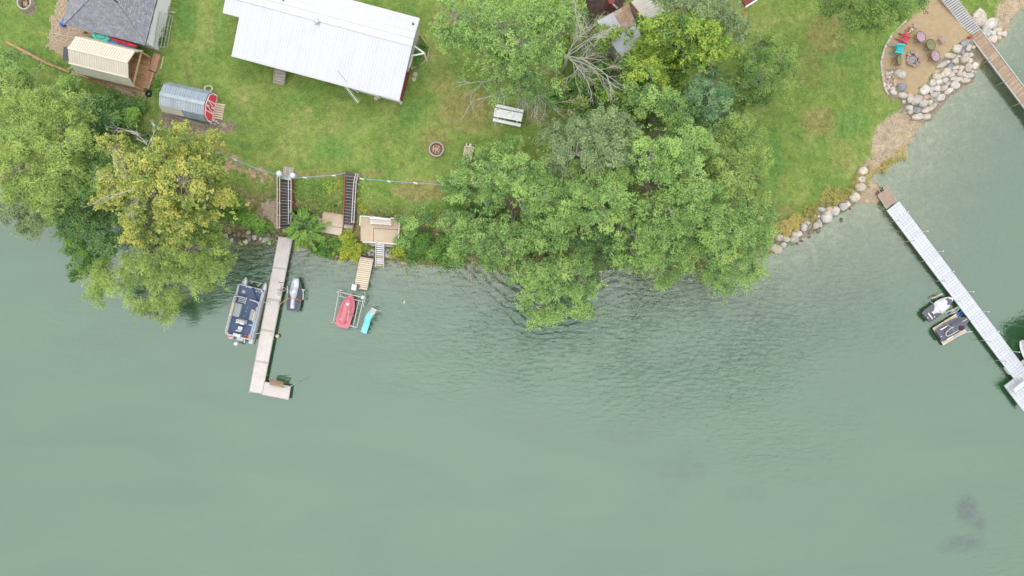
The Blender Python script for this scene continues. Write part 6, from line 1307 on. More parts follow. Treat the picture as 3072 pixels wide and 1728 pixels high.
# end platform
pq = [P(*w_(*p), ZD + .02) for p in ((300, 990), (480, 862), (900, 1340), (640, 1390))]
fe = Fr(pS0, ddir)
pcx = P(*w_(300, 990), ZD); lx = (pcx - pS0).dot(fd.x); ly = (pcx - pS0).dot(ddir); PWD = 5.0
for k in range(10):
    for c in range(2):
        o = fd(min(lx, lx) if sgn > 0 else lx - 0, ly + .05 + k * .26, ZD + .05); 
        link('panel', mep, rw_, fd((lx + .03 + c * (WD + .02)) if sgn > 0 else lx - WD - c * (WD + .02), ly + .05 + k * .26, ZD + .055), (0, 0, fd.ang))
mb = MB(); mb.beam(fd(lx, ly - .0, ZD), fd(lx, ly + 2.8, ZD), .07, .18); mb.beam(fd(lx, ly, ZD + .001), fd(lx + sgn * 3.0, ly, ZD + .001), .07, .16); mb.build('platform_rail', M_alu, rw_)
bw = thing('white_dock_bench', 'white bench on the end platform of the white dock at the right edge', 'bench', fd(lx + sgn * .8, ly + .5, ZD))
for k in range(3): board(bw, fd(lx + sgn * .15, ly + .42 + .15 * k, ZD + .5), fd(lx + sgn * 1.6, ly + .42 + .15 * k, ZD + .5), .14, .03, M_whitepl, 'seat_slat')
for k in range(2): mb = MB(); mb.beam(fd(lx + sgn * .15, ly + .3 - .08 * k, ZD + .65 + .17 * k), fd(lx + sgn * 1.6, ly + .3 - .08 * k, ZD + .65 + .17 * k), .03, .14); mb.build('back_slat', M_whitepl, bw)
for x in (.2, 1.55):
    mb = MB(); mb.beam(fd(lx + sgn * x, ly + .3, ZD + .06), fd(lx + sgn * x, ly + .3, ZD + .8), .05, .05); mb.beam(fd(lx + sgn * x, ly + .8, ZD + .06), fd(lx + sgn * x, ly + .8, ZD + .48), .05, .05); mb.beam(fd(lx + sgn * x, ly + .3, ZD + .7), fd(lx + sgn * x, ly + .85, ZD + .7), .07, .04); mb.build('bench_leg', M_whitepl, bw)
mb = MB(); q = P(*w_(350, 735), .25); mb.fbox(Fr(q, ddir), -.12, .12, -.4, .4, .1, .4); mb.build('dock_bumper', M_whitepl, None, label='white bumper on the left side of the white dock near its platform', cat='bumper', bevel=.05)
rmp_ = thing('dock_ramp', 'brown plywood ramp from the gravel spit to the white dock', 'ramp', P(*g_(1040, 880), .3))
rq = [P(*g_(925, 825), .36), P(*g_(1045, 752), .36), P(*g_(1152, 915), .5), P(*g_(1042, 1003), .5)]
mb = MB(); mb.prism(rq, .05); mb.build('ramp_sheet', mat('brown_plywood', (.33, .255, .20), (.26, .195, .15), 3, .8), rmp_)
for a, b in ((0, 1), (1, 2), (0, 3)): mb = MB(); mb.beam(rq[a] + Vector((0, 0, .012)), rq[b] + Vector((0, 0, .012)), .05, .03); mb.build('edge_strip', M_greyw, rmp_)
for pp in ((945, 828), (990, 800), (965, 832)):
    q = P(*g_(*pp), .38)
for pp, lb in (((945, 828), 'left'), ((990, 800), 'right')):
    q = P(*g_(*pp), .4); f = Fr(q, ddir)
    sh = thing('sandals', f'{lb} one of two pairs of dark sandals left on the brown dock ramp', 'sandals', q)
    for s in (-.09, .09):
        mb = MB(); mb.fbox(f, s - .05, s + .05, -.14, .14, q.z, q.z + .03); mb.beam(f(s - .05, .03, q.z + .05), f(s + .05, .03, q.z + .05), .06, .03); mb.build('sandal', M_black, sh, bevel=.02)
# two craft right
t3, fr3, L3, W3_ = pwc('white_watercraft', 'white and grey covered watercraft moored left of the white dock', p_(285, 680), p_(850, 250), 1.25, .55, M_grayc)
mb = MB(); rows = []
for i in range(25):
    u = .22 + .77 * i / 24; ww = W3_(u) * (1.0 if u > .52 else float(.30 + .70 * sstep((u - .27) / .25))) * (1.01 if u > .52 else 1); hh = .16 + .3 * math.exp(-((u - .68) / .16) ** 2) + .1
    rows.append([fr3(ww * (-1 + 2 * j / 10), u * L3, .44 + hh * (1 - abs(-1 + 2 * j / 10) ** 2.6)) for j in range(11)])
mb.grid(rows); mb.build('white_cover', M_whitepl, t3, True)
mb = MB(); rows = []
for i in range(13):
    u = .68 + .25 * i / 12; ww = .36 * max(.05, math.sin(math.pi * min(.97, .12 + .85 * i / 12))) ** .6; hh = .285 + .3 * math.exp(-((u - .68) / .16) ** 2) - .02
    rows.append([fr3(ww * (-1 + 2 * j / 6), u * L3, .46 + hh * (1 - .45 * abs(-1 + 2 * j / 6) ** 2.2)) for j in range(7)])
mb.grid(rows); mb.build('hood_panel', M_grayc, t3, True)
mb = MB(); mb.tube([P(*p_(345, 310), .4), P(*p_(450, 380), .72), P(*p_(540, 450), .92), P(*p_(590, 520), .85), P(*p_(612, 605), .45)], .02, 5); mb.build('strap', M_galv, t3)
mb = MB(); mb.beam(fr3(-.33, .3, .735), fr3(.33, .3, .735), .09, .012); mb.build('white_mark', M_wl, t3)
for x, y in ((.28, .55), (-.02, .03)): mb = MB(); mb.lathe(fr3(x, y, .70), [(.05, 0), (.05, .06)], 8); mb.build('white_plug', M_whitepl, t3)
for pts, lb in ((((410, 252), (635, 155)), 'pale pole of the lift above the white and grey watercraft'), (((690, 572), (870, 495)), 'pale pole of the lift below the white and grey watercraft')):
    mb = MB(); mb.tube([P(*p_(*p), .35) for p in pts], .045, 6); mb.tube([P(*p_((pts[0][0] + pts[1][0]) / 2, (pts[0][1] + pts[1][1]) / 2), z) for z in (.35, -.8)], .04, 6); mb.build('lift_pole', M_beige, None, label=lb, cat='pole')
fl2 = thing('float_dock', 'square tan plank float carrying the navy watercraft', 'float', P(*p_(780, 940), 0))
fq_ = PZ([p_(420, 905), p_(925, 590), p_(1160, 975), p_(655, 1275)], .3)
fvec = (fq_[3] - fq_[0]).normalized(); deckboards(fl2, fq_, 13, M_tanw, .05, .015, jit=.004)
mb = MB(); mb.prism([p - Vector((0, 0, .06)) for p in fq_], .25); mb.build('float_body', M_dark, fl2)
t4, fr4, L4, W4 = pwc('navy_watercraft', 'dark navy covered watercraft with white lines on the tan float', p_(565, 1080), p_(1190, 700), 1.35, .68, M_grayc)
pwcseat(t4, fr4, L4, M_grayc, .82, .3, .36, .2, .96)
for pts, z in ((((705, 1005), (790, 920), (960, 830), (1060, 760), (1160, 710)), 1.06), (((705, 1005), (715, 1055), (745, 1078), (830, 1040), (980, 945)), 1.06), (((1085, 775), (1120, 800), (1128, 835)), 1.08)):
    mb = MB(); mb.tube([P(*p_(*p), z) for p in pts], .026, 5); mb.build('white_piping', M_wl, t4)
for pts in (((590, 940), (740, 855)), ((730, 1150), (880, 1070))):
    mb = MB(); mb.beam(P(*p_(*pts[0]), .9), P(*p_(*pts[1]), .9), .075, .012); mb.build('white_mark', M_wl, t4)
mb = MB(); mb.tube([P(*p_(640, 765), .35), P(*p_(740, 820), .95), P(*p_(840, 900), 1.25), P(*p_(890, 1010), .95), P(*p_(915, 1110), .33)], .022, 5); mb.build('strap', M_galv, t4)
for pp in ((605, 1080), (1155, 765)): mb = MB(); mb.lathe(P(*p_(*pp), .92), [(.045, 0), (.045, .06)], 8); mb.build('white_plug', M_whitepl, t4)
mb = MB(); q = P(*p_(1030, 890), 1.05); f = Fr(q, fr4.y); mb.fbox(f, -.22, .22, -.2, .2, 1.05, 1.3); mb.build('hood_block', M_dark, t4, bevel=.07)
mb = MB(); mb.tube([P(*p_(820, 1140), .36), P(*p_(1180, 985), .36), P(*p_(1290, 980), .4)], .03, 5); mb.build('mooring_pole', M_alu, None, label='aluminium pole along the lower side of the tan float', cat='pole')
for c, col, lb in (((1025, 585), mat('blue_rope', (.05, .15, .5), None, 5, .7), 'blue rope loop between the tan float and the white dock'), ((915, 510), MATS['pale_rope'], 'pale rope loop between the white and grey watercraft and the dock')):
    mb = MB(); q = P(*p_(*c), .25)
    for k in range(3): mb.tube([q + fr3.y * (.55 * math.cos(a)) * (1 - .2 * k) + fr3.x * (.15 * math.sin(a)) * (1 - .2 * k) + Vector((0, 0, .03 * k)) for a in np.linspace(0, 6.28, 19)], .022, 5)
    mb.build('rope_loop', col, None, label=lb, cat='rope')
# boat at right edge
bt = thing('moored_boat', 'bow of a grey boat with dark seats cut by the right edge of the photo', 'boat', P(3095, 1060, 0))
a, b = P(3150, 1130, .5), P(3062, 1022, .5); fr5 = Fr(a, b - a); L5 = (b - a).length; mb = MB()
loft(mb, fr5, L5, lambda u: .95 * max(.12, (1 - u ** 3) ** .6), lambda u: .05, 16, 8, .5); mb.build('hull', M_alu, bt, True)
cq5 = [P(*p, 2.9) for p in ((3152, 985), (3260, 940), (3420, 1110), (3290, 1200), (3150, 1060))]
mb = MB(); mb.prism(cq5, .12); mb.build('canopy', mat('canopy_canvas', (.02, .05, .03), None, 3, .8), bt)
for p in cq5: mb = MB(); mb.tube([(p.x, p.y, -1), (p.x, p.y, 2.8)], .035, 6); mb.build('canopy_post', M_galv, bt)
mb = MB(); mb.prism([fr5(x, y, .62) for x, y in ((-.55, .2), (.55, .2), (.5, L5 * .6), (.2, L5 * .85), (-.2, L5 * .85), (-.5, L5 * .6))], .05); mb.build('deck', M_carpet, bt)
mb = MB(); mb.fbox(fr5, -.3, .3, L5 * .35, L5 * .55, .62, .9); mb.build('seat', M_whitepl, bt, bevel=.04)
mb = MB(); mb.beam(P(*w_(600, 560), .4), P(*w_(640, 620), .4), .5, .1); mb.build('boat_step', M_greyw, bt)
# --- brown dock and grey ramp, upper right
bd = thing('brown_dock', 'brown plank dock with pale edges in the upper right corner', 'dock', P(*e_(2300, 800), 0))
bq_ = PZ([e_(1958, 405), e_(2070, 332), e_(2620, 1040), e_(2600, 1265)], .62)
bs0, bs1 = P(*e_(1958, 405), .68), P(*e_(2072, 332), .68); be = P(*e_(2536, 1178), .62); bdir2 = (be - bs0); bdir2.z = 0; fb2 = Fr(bs0, bdir2); bwid = (bs1 - bs0).length; sg2 = 1 if (bs1 - bs0).dot(fb2.x) > 0 else -1
Ltot = bdir2.length + 4.5; nb = int(Ltot / .15)
for k in range(nb): board(bd, fb2(sg2 * .04, .07 + k * .15, .66), fb2(sg2 * (bwid - .04), .07 + k * .15, .66), .128, .035, M_brownd)
for xx in (0, bwid):
    mb = MB(); mb.beam(fb2(sg2 * xx, 0, .64), fb2(sg2 * xx, Ltot, .64), .07, .14); mb.build('edge_rail', M_galv, bd)
for k in range(6):
    for xx in (-.07, bwid + .07):
        if 2.6 + 2.4 * k > Ltot: continue
        q = fb2(sg2 * xx, 2.6 + 2.4 * k, 0); mb = MB(); mb.tube([(q.x, q.y, -1.2), (q.x, q.y, 1.35 if (k + (xx > 0)) % 2 == 0 or k > 0 else .7)], .03, 6); mb.build('post', M_galv, bd)
gr_ = thing('grey_ramp', 'grey slatted ramp between the lawn and the brown dock', 'ramp', P(*e_(1850, 200), .9))
r0, r1, r2, r3 = P(*e_(1955, 398), .72), P(*e_(2066, 322), .72), P(*e_(1790, -60), 1.25), P(*e_(1600, -60), 1.25)
wdr = (r1 - r0); 
r3 = r0 + (P(*e_(1648, 0), 1.2) - r0) * 1.2; r2 = r3 + wdr * 1.02
deckboards(gr_, [r0, r1, r2, r3], 23, M_greyw if False else mat('silver_grey_slats', (.40, .395, .41), (.33, .325, .335), 3, .7, rnd=.06), .04, .07, name='slat')
for s0, s1 in ((r0, r3), (r1, r2)): mb = MB(); mb.beam(s0 - Vector((0, 0, .08)), s1 - Vector((0, 0, .08)), .07, .16); mb.build('side_rail', M_greyw, gr_)
mb = MB(); q = PG(*e_(1928, 412)); mb.lathe(q, [(.1, 0), (.13, .1), (.13, .3), (.06, .42)], 12); mb.build('red_buoy', M_redv, None, True, label='small red buoy at the corner where the grey ramp meets the brown dock', cat='buoy')
# ------------------------------------------------------------------ bank stairs, rope fence, decks
def stairs(name, label, L0, L1, R0, R1, z0, z1, n, rails, par=None):
    """L0/R0 top corners, L1/R1 bottom corners in photo px"""
    t = thing(name, label, 'stairs', P((L1[0] + R1[0]) / 2, (L1[1] + R1[1]) / 2, z1))
    for k in range(n):
        u = (k + .5) / n; z = z0 + (z1 - z0) * u
        a = P(L0[0] + (L1[0] - L0[0]) * u, L0[1] + (L1[1] - L0[1]) * u, z); b = P(R0[0] + (R1[0] - R0[0]) * u, R0[1] + (R1[1] - R0[1]) * u, z)
        run = (P(L0[0], L0[1], z) - P(L1[0], L1[1], z)).length / n
        board(t, a, b, run + .01, .05, M_grate, 'tread')
        dd = (P(L1[0], L1[1], z) - P(L0[0], L0[1], z)).normalized() * (run / 2 - .02)
        mb = MB(); mb.beam(a + dd + Vector((0, 0, .012)), b + dd + Vector((0, 0, .012)), .03, .03); mb.build('nosing', M_greyw, t)
    for q0, q1, off in ((L0, L1, -1), (R0, R1, 1)):
        mb = MB(); mb.beam(P(q0[0] + off * 1.6, q0[1] - 3, z0 - .05), P(q1[0] + off * 1.6, q1[1] + 6, z1 - .1), .07, .28); mb.build('stringer', M_redst, t)
    for rail_ in rails:
        pts = [P(*p, zz) for p, zz in rail_]
        for dx in (0, 1):
            mb = MB(); off = Vector((.17 * dx, 0, -.18 * dx)); mb.tube([p + off for p in pts], .032, 6); mb.build('hand_rail', M_whitepl, t)
        m_ = len(pts) - 1
        for u in np.linspace(0.02, .98, 5):
            f = u * m_; i = min(int(f), m_ - 1); q = pts[i].lerp(pts[i + 1], f - i); g = gz(q.x, q.y)
            mb = MB(); mb.tube([q, q + Vector((.17, 0, -.18)), (q.x + .1, q.y, min(g, q.z - .8))], .025, 5); mb.build('rail_post', M_whitepl, t)
    return t
sA = stairs('bank_stairs', 'left bank stairs with white railings on both sides and a plank ramp at the top', r_(283, 262), r_(283, 1262), r_(490, 285), r_(505, 1250), 2.95, .68, 17,
    [[(r_(205, 175), 3.85), (r_(205, 1215), 1.55)], [(r_(430, 195), 3.85), (r_(428, 1130), 1.65)]])
deckboards(sA, PZ([r_(285, 180), r_(285, 240), r_(490, 275), r_(490, 205)], 3.0), 8, M_alu, .04, .03, name='landing_slat')
deckboards(sA, PZ([r_(310, 182), r_(335, 0 - 8), r_(545, 18), r_(505, 205)], 3.06), 7, M_greyw, .04, .02, name='ramp_board')
for pp, lab in (((228, 128), 'white round-topped drum at the left side of the stair head'), ((498, 165), 'white round-topped drum at the right side of the stair head')):
    top = P(*r_(*pp), 3.95); mb = MB(); mb.lathe((top.x, top.y, 2.98), [(.2, 0), (.22, .05), (.22, .62), (.25, .66), (.25, .82), (.2, .93), (.08, .97)], 20); mb.build('white_drum', M_whitepl, None, True, label=lab, cat='drum')
sB = stairs('bank_stairs', 'right bank stairs with one white railing and faded red stringers', r_(1568, 128), r_(1530, 1150), r_(1775, 150), r_(1705, 1170), 2.95, 1.0, 17,
    [[(r_(1762, 132), 3.6), (r_(1720, 300), 3.45), (r_(1675, 1110), 1.9)]])
deckboards(sB, PZ([r_(1525, 1150), r_(1522, 1215), r_(1705, 1235), r_(1705, 1175)], 1.0), 3, M_greyw, .04, .02, name='bottom_board')
# rope along the top of the bank
M_rope = mat('blue_white_rope', (.28, .42, .48), (.2, .34, .42), 9, .8)
rf = thing('rope_fence', 'blue and white rope with white floats strung along the top of the bank', 'rope', PG(*r_(600, 230)))
runs = [[h_(1640, 78), h_(1890, 190), h_(2140, 300), i_(195, 395), i_(370, 465), i_(600, 560), i_(835, 632)], [i_(1040, 668), i_(1135, 660), i_(1455, 638), i_(1585, 612)], [i_(1705, 640), i_(1757, 675), i_(2053, 702), i_(2350, 722), j_(170, 720), j_(478, 745), j_(760, 748), j_(1060, 742)]]
for rn in runs:
    pts = []
    for a, b in zip(rn[:-1], rn[1:]):
        for s in range(4):
            u = s / 4; pts.append(P(a[0] + (b[0] - a[0]) * u, a[1] + (b[1] - a[1]) * u, 3.75 - .12 * math.sin(math.pi * u)))
    pts.append(P(*rn[-1], 3.75))
    for off in (0, 1): mb = MB(); mb.tube([p + Vector((.0, .05 * off, -.1 * off)) for p in pts], .014, 5); mb.build('rope', M_rope, rf)
for pp, qq in ((h_(1680, 92), h_(1660, 84)), (i_(365, 462), i_(395, 476)), (i_(1122, 660), i_(1152, 664)), (i_(1440, 640), i_(1470, 638)), (i_(1742, 672), i_(1772, 680)), (i_(2040, 700), i_(2066, 706)), (i_(2336, 720), i_(2362, 728)), (j_(152, 716), j_(188, 726)), (j_(468, 744), j_(488, 750)), (j_(1045, 742), j_(1070, 745))):
    p0, p1 = P(*pp, 3.76), P(*qq, 3.72); d = (p1 - p0).normalized(); p0 = p0 - d * .06; p1 = p1 + d * .06; LLf = (p1 - p0).length
    mb = MB(); mb.lathe(p0, [(.03, 0), (.058, .03), (.062, LLf - .03), (.03, LLf)], 10, axis=p1 - p0); mb.build('white_float', M_whitepl, rf, True)
    c = (p0 + p1) / 2; mb = MB(); mb.tube([(c.x, c.y, gz(c.x, c.y)), (c.x, c.y, 3.68)], .025, 6); mb.build('rope_post', M_white, rf)
# pads
def slab(name, label, px, z, m, th=.1, cat='pad'):
    return MB().prism(PZ(px, z), th).build(name, m, None, label=label, cat=cat, bevel=.01)
slab('tan_pad', 'tan painted platform left of the foot of the right stairs', TPAD_PX, TPADZ, M_tanp, .12, 'platform')
pl = thing('plank_pad', 'pale plank platform below the tan painted platform', 'platform', P(*r_(1300, 1260), .8)); deckboards(pl, [P(*p, .9) for p in (PPAD_PX[0], PPAD_PX[1], PPAD_PX[2], PPAD_PX[3])], 6, mat('cream_boards', (.58, .51, .40), (.5, .43, .33), 3, .7, rnd=.05), .05, .012)
slab('concrete_pad', 'cracked concrete pad at the foot of the left stairs behind the sumac', CPAD_PX, .95, M_conc, .15, 'pad')
q = P(*r_(552, 925), 1.5); mb = MB(); mb.lathe((q.x, q.y, 1.0), [(.17, 0), (.19, .05), (.19, .42), (.2, .45), (.15, .46)], 16); mb.build('black_bucket', M_black, None, True, label='black bucket beside the left stairs stringer', cat='bucket')
# terrace deck
td = thing('terrace_deck', 'tan terrace deck with white railing above the water', 'deck', P(*s_(720, 500), .6))
for px, nm in (([s_(302, 212), s_(1130, 268), s_(1127, 498), s_(582, 470), s_(580, 770), s_(305, 745)], 'deck_floor'), ([s_(588, 478), s_(1126, 506), s_(1120, 812), s_(586, 770)], 'deck_floor')):
    mb = MB(); mb.prism(PZ(px, DECKZ + (.012 if px[0][0] > 1115 else 0)), .1); mb.build(nm, M_tanp, td)
mb = MB(); mb.tube([P(*s_(585, 474), DECKZ + .01), P(*s_(1126, 502), DECKZ + .01)], .018, 4); mb.tube([P(*s_(584, 474), DECKZ + .01), P(*s_(583, 770), DECKZ + .01)], .018, 4); mb.build('seam', M_dark, td)
mb = MB(); mb.prism(PZ([s_(340, 775), s_(1120, 818), s_(980, 880), s_(430, 840)], .9), .25); mb.build('concrete_sill', M_conc, td)
for pts in (((285, 400), (295, 202), (590, 216)), ((720, 228), (1148, 262), (1128, 690)), ((350, 765), (640, 782)), ((690, 784), (1130, 818))):
    mb = MB(); W3 = [P(*s_(*p), DECKZ + .85) for p in pts]
    for a, b in zip(W3[:-1], W3[1:]): mb.beam(a, b, .065, .05)
    mb.build('railing', M_white, td)
    for w3 in W3: mb = MB(); mb.beam((w3.x, w3.y, DECKZ - .3), (w3.x, w3.y, DECKZ + .82), .08, .08); mb.build('railing_post', M_white, td)
tb = thing('deck_bench', 'white plank bench with backrest on the tan terrace deck', 'bench', P(*s_(740, 330), DECKZ))
M_crw = mat('cream_white_paint', (.64, .60, .55), (.58, .54, .49), 3, .6, rnd=.03)
bq = PZ([s_(512, 275), s_(970, 300), s_(975, 402), s_(508, 370)], DECKZ + .45); deckboards(tb, bq, 3, M_crw, .04, .015, name='seat_plank')
p0, p1 = P(*s_(498, 238), DECKZ + .85), P(*s_(955, 266), DECKZ + .85); mb = MB(); d_b = Vector((0, .12, .0)); mb.beam(p0, p1, .22, .05); mb.build('back_plank', M_crw, tb)
for u in (.05, .5, .95):
    q = bq[0].lerp(bq[1], u); q2 = bq[3].lerp(bq[2], u); q3 = p0.lerp(p1, u); mb = MB(); mb.beam((q2.x, q2.y, DECKZ), (q2.x, q2.y, DECKZ + .41), .08, .08); mb.beam((q.x, q.y, DECKZ), (q3.x, q3.y, DECKZ + .82), .08, .06); mb.build('bench_leg', M_crw, tb)
# ------------------------------------------------------------------ lawn furniture
pt = thing('picnic_table', 'white plank picnic table with two benches on the lawn', 'picnic table', PG(*c_(1180, 1250)))
gz0 = WLOC[pt.name].z
for cor, z, n in (((c_(1045, 1130), c_(1345, 1193), c_(1338, 1227), c_(1038, 1162)), .45, 2), ((c_(1030, 1172), c_(1338, 1235), c_(1318, 1322), c_(1017, 1263)), .75, 5), ((c_(1014, 1284), c_(1313, 1346), c_(1308, 1379), c_(1007, 1316)), .45, 2)):
    deckboards(pt, PZ(cor, gz0 + z), n, M_bright, .045, .012, name='table_plank' if z > .5 else 'bench_plank')
for u in (.15, .85):
    a = P(*c_(1042, 1145), gz0 + .4).lerp(P(*c_(1342, 1210), gz0 + .4), u); b = P(*c_(1010, 1300), gz0 + .4).lerp(P(*c_(1310, 1362), gz0 + .4), u)
    mb = MB(); mb.beam(a, b, .05, .1); mb.build('cross_beam', M_bright, pt)
    c1_, c2_ = a.lerp(b, .32), a.lerp(b, .72)
    mb = MB(); mb.beam(a.lerp(b, .1) - Vector((0, 0, .4)), c1_ + Vector((0, 0, .3)), .06, .09); mb.beam(a.lerp(b, .9) - Vector((0, 0, .4)), c2_ + Vector((0, 0, .3)), .06, .09); mb.build('leg', M_bright, pt)
gb = thing('slatted_bench', 'beige slatted bench with raised frame beside the fire ring', 'bench', PG(*j_(740, 400))); g0 = WLOC[gb.name].z
M_bei = mat('beige_painted_wood', (.56, .48, .36), (.5, .42, .31), 3, .7, rnd=.05)
deckboards(gb, PZ([j_(705, 330), j_(690, 470), j_(770, 478), j_(787, 335)], g0 + .42), 5, M_bei, .04, .025, name='slat')
fr_ = PZ([j_(707, 322), j_(797, 332), j_(770, 490), j_(677, 478)], g0 + .7); mb = MB()
for i in range(4): mb.beam(fr_[i] + Vector((0, 0, .003 * i)), fr_[(i + 1) % 4] + Vector((0, 0, .003 * i)), .06, .05)
mb.build('top_frame', M_bei, gb)
for q in fr_: mb = MB(); mb.beam((q.x, q.y, g0), (q.x, q.y, g0 + .68), .06, .06); mb.build('leg', M_bei, gb)
for cor in (((718, 290), (776, 296), (774, 326), (715, 320)), ((690, 478), (748, 484), (745, 502), (688, 496))): mb = MB(); mb.prism(PZ([j_(*p) for p in cor], g0 + .5), .05); mb.build('end_tray', M_bei, gb)
mb = MB(); q = P(*j_(740, 303), g0 + .51); mb.lathe(q, [(.07, 0), (.08, .05), (.05, .07)], 10); mb.build('black_cup', M_black, None, True, label='small black cup on the end tray of the slatted bench', cat='cup')
mb = MB(); q = PG(*j_(705, 530)); f = Fr(q, (.3, 1)); loft(mb, Fr(f(-.05, -.45, 0), (.2, 1)), .9, lambda u: .3 * max(.2, math.sin(math.pi * (.1 + .8 * u))), lambda u: .35 + .12 * math.sin(9 * u), 12, 8, q.z); loft(mb, Fr(f(-.3, -.3, 0), (.9, .5)), .6, lambda u: .16, lambda u: .25, 8, 6, q.z)
mb.build('black_bag', M_grayc, None, True, label='black crumpled bag on the grass at the foot of the slatted bench', cat='bag')
# fire rings
def firering(name, label, c, r, n, m, hgt, ashm, sticks, jit=.0, bw=.2):
    q = PG(*c); t = thing(name, label, 'fire pit', q)
    for k in range(n):
        a = 2 * math.pi * k / n; mb = MB(); da = math.pi / n * .92; ro, ri = r, r - bw * (1 + jit * random.uniform(-.4, .4)); h_ = hgt * (1 + jit * random.uniform(-.5, .5))
        ro *= 1 + jit * random.uniform(-.12, .12)
        c4 = [(ri, a - da), (ro, a - da), (ro, a + da), (ri, a + da)]
        mb.quadbox([(q.x + rr * math.cos(t_), q.y + rr * math.sin(t_), q.z - .05) for rr, t_ in c4] + [(q.x + rr * math.cos(t_), q.y + rr * math.sin(t_), q.z + h_) for rr, t_ in c4]); mb.build('ring_block', m, t, bevel=.015)
    mb = MB(); mb.lathe(q, [(r - bw, .0), (r - bw, .05), (r * .3, .09), (.01, .1)], 20); mb.build('ash_bed', ashm, t, True)
    for k in range(sticks):
        a = random.uniform(0, 6.28); rr = random.uniform(0, r * .45); p = q + Vector((rr * math.cos(a), rr * math.sin(a), .12 + random.uniform(0, .2))); b = random.uniform(0, 3.14); L_ = random.uniform(.2, r * .6); d = Vector((math.cos(b), math.sin(b), random.uniform(-.15, .15))) * L_ * .6
        mb = MB(); mb.tube([p - d, p + Vector((0, 0, .03)), p + d], random.uniform(.012, .03), 5); mb.build('stick', random.choice((M_dead, M_lum, M_timber)), t)
    return t
M_ash = mat('grey_ash', (.20, .185, .18), (.10, .09, .088), 9, .95); M_leaf_litter = mat('dry_litter', (.32, .21, .12), (.16, .10, .055), 9, .95); M_ringb = mat('pink_grey_block', (.42, .34, .30), (.34, .27, .24), 5, .85, rnd=.1)
firering('fire_ring', 'round block fire ring full of dry sticks on the middle lawn', j_(398, 357), .66, 22, M_ringb, .22, M_leaf_litter, 26, bw=.13)
firering('fire_ring', 'pale concrete fire ring full of sticks at the upper left corner', a_(302, 50), .62, 18, M_conc, .5, M_leaf_litter, 24, bw=.11)
firering('stone_fire_pit', 'rough stone fire pit with grey ash on the sand patio', q_(705, 858), .66, 13, mat('fire_pit_stone', (.40, .30, .26), (.26, .20, .18), 5, .9, bump=.3, rnd=.25), .26, mat('pale_ash', (.36, .35, .36), (.20, .19, .20), 9, .95), 5, jit=.9, bw=.24)
# ------------------------------------------------------------------ patio furniture
def adirondack(name, label, c, ang, m):
    q = PG(*c); fr = Fr(q, (math.cos(ang), math.sin(ang))); t = thing(name, label, 'chair', q); z = q.z      # faces +y
    for k in range(5): board(t, fr(-.26, -.16 + .11 * k, z + .33 + .022 * k), fr(.26, -.16 + .11 * k, z + .33 + .022 * k), .1, .025, m, 'seat_slat')
    for k in range(5):
        x = -.22 + .11 * k; mb = MB(); mb.beam(fr(x * .9, -.16, z + .3), fr(x * 1.15, -.52, z + .98 - abs(x) * .3), .095, .025, up=fr.y); mb.build('back_slat', m, t)
    mb = MB(); mb.beam(fr(-.3, -.36, z + .6), fr(.3, -.36, z + .6), .05, .06); mb.build('back_brace', m, t)
    for s in (-1, 1):
        mb = MB(); mb.fbox(fr, s * .36 - .07, s * .36 + .07, -.42, .38, z + .56, z + .585); mb.build('armrest', m, t)
        mb = MB(); mb.beam(fr(s * .34, .3, z), fr(s * .34, .3, z + .555), .05, .09); mb.build('leg', m, t)
        mb = MB(); mb.beam(fr(s * .29, .32, z + .36), fr(s * .29, -.78, z + .03), .04, .12); mb.build('leg', m, t)
    return t
adirondack('adirondack_chair', 'red adirondack chair on the sand patio', q_(500, 440), R(-42) + math.pi / 2 - math.pi / 2 + R(10), mat('chair_red', (.48, .07, .085), (.4, .055, .07), 4, .5))
adirondack('adirondack_chair', 'turquoise adirondack chair on the sand patio', q_(365, 665), R(-8), mat('chair_turquoise', (.03, .45, .50), (.025, .38, .43), 4, .5))
def moonchair(name, label, c, ang, m, tilt=.55, r=.5):
    q = PG(*c); fr = Fr(q, (math.cos(ang), math.sin(ang))); t = thing(name, label, 'chair', q); z = q.z
    nrm = (fr.y * math.sin(tilt) + Vector((0, 0, math.cos(tilt)))).normalized(); cen = fr(0, 0, z + .52)
    mb = MB(); mb.ring(cen, r, .02, 26, 6, nrm=nrm); mb.build('hoop', M_dark, t, True)
    u = fr.x; v = nrm.cross(u); rows = []
    for i in range(11):
        row = []
        for j in range(11):
            a, b = -1 + .2 * i, -1 + .2 * j; rr = max(abs(a), abs(b)); nn = math.hypot(a, b) or 1; aa, bb = a / nn * rr * r * .97, b / nn * rr * r * .97
            bulge = .05 * (math.sin(a * 6 + b * 3) * math.cos(b * 7 - a * 2)) * (1 - rr)
            row.append(cen + u * aa + v * bb - nrm * (.22 * (1 - rr ** 2) - bulge * 1.2))
        rows.append(row)
    mb = MB(); mb.grid(rows); mb.build('cushion', m, t, True)
    for s in (-1, 1):
        mb = MB(); mb.tube([cen + u * s * r * .8 + v * r * .6, fr(s * .3, -.3, z)], .014, 5); mb.build('leg', M_dark, t)
        mb = MB(); mb.tube([cen + u * s * r * .8 - v * r * .6, fr(s * .3, .3, z)], .014, 5); mb.build('leg', M_dark, t)
        mb = MB(); mb.tube([fr(s * .36, -.48, z), fr(-s * .12, -.36, z + .35)], .012, 5); mb.build('strut', M_dark, t)
    return t
M_mauve = mat('mauve_fabric', (.54, .42, .45), (.20, .12, .14), 13, .9); M_olive = mat('olive_fabric', (.27, .28, .15), (.12, .13, .065), 13, .9)
gM = 'round mauve folding chairs on the sand patio'; gO = 'round olive folding chairs on the sand patio'
tag(moonchair('round_chair', 'mauve round folding chair nearest the red adirondack chair', q_(815, 410), R(20), M_mauve, .3), group=gM)
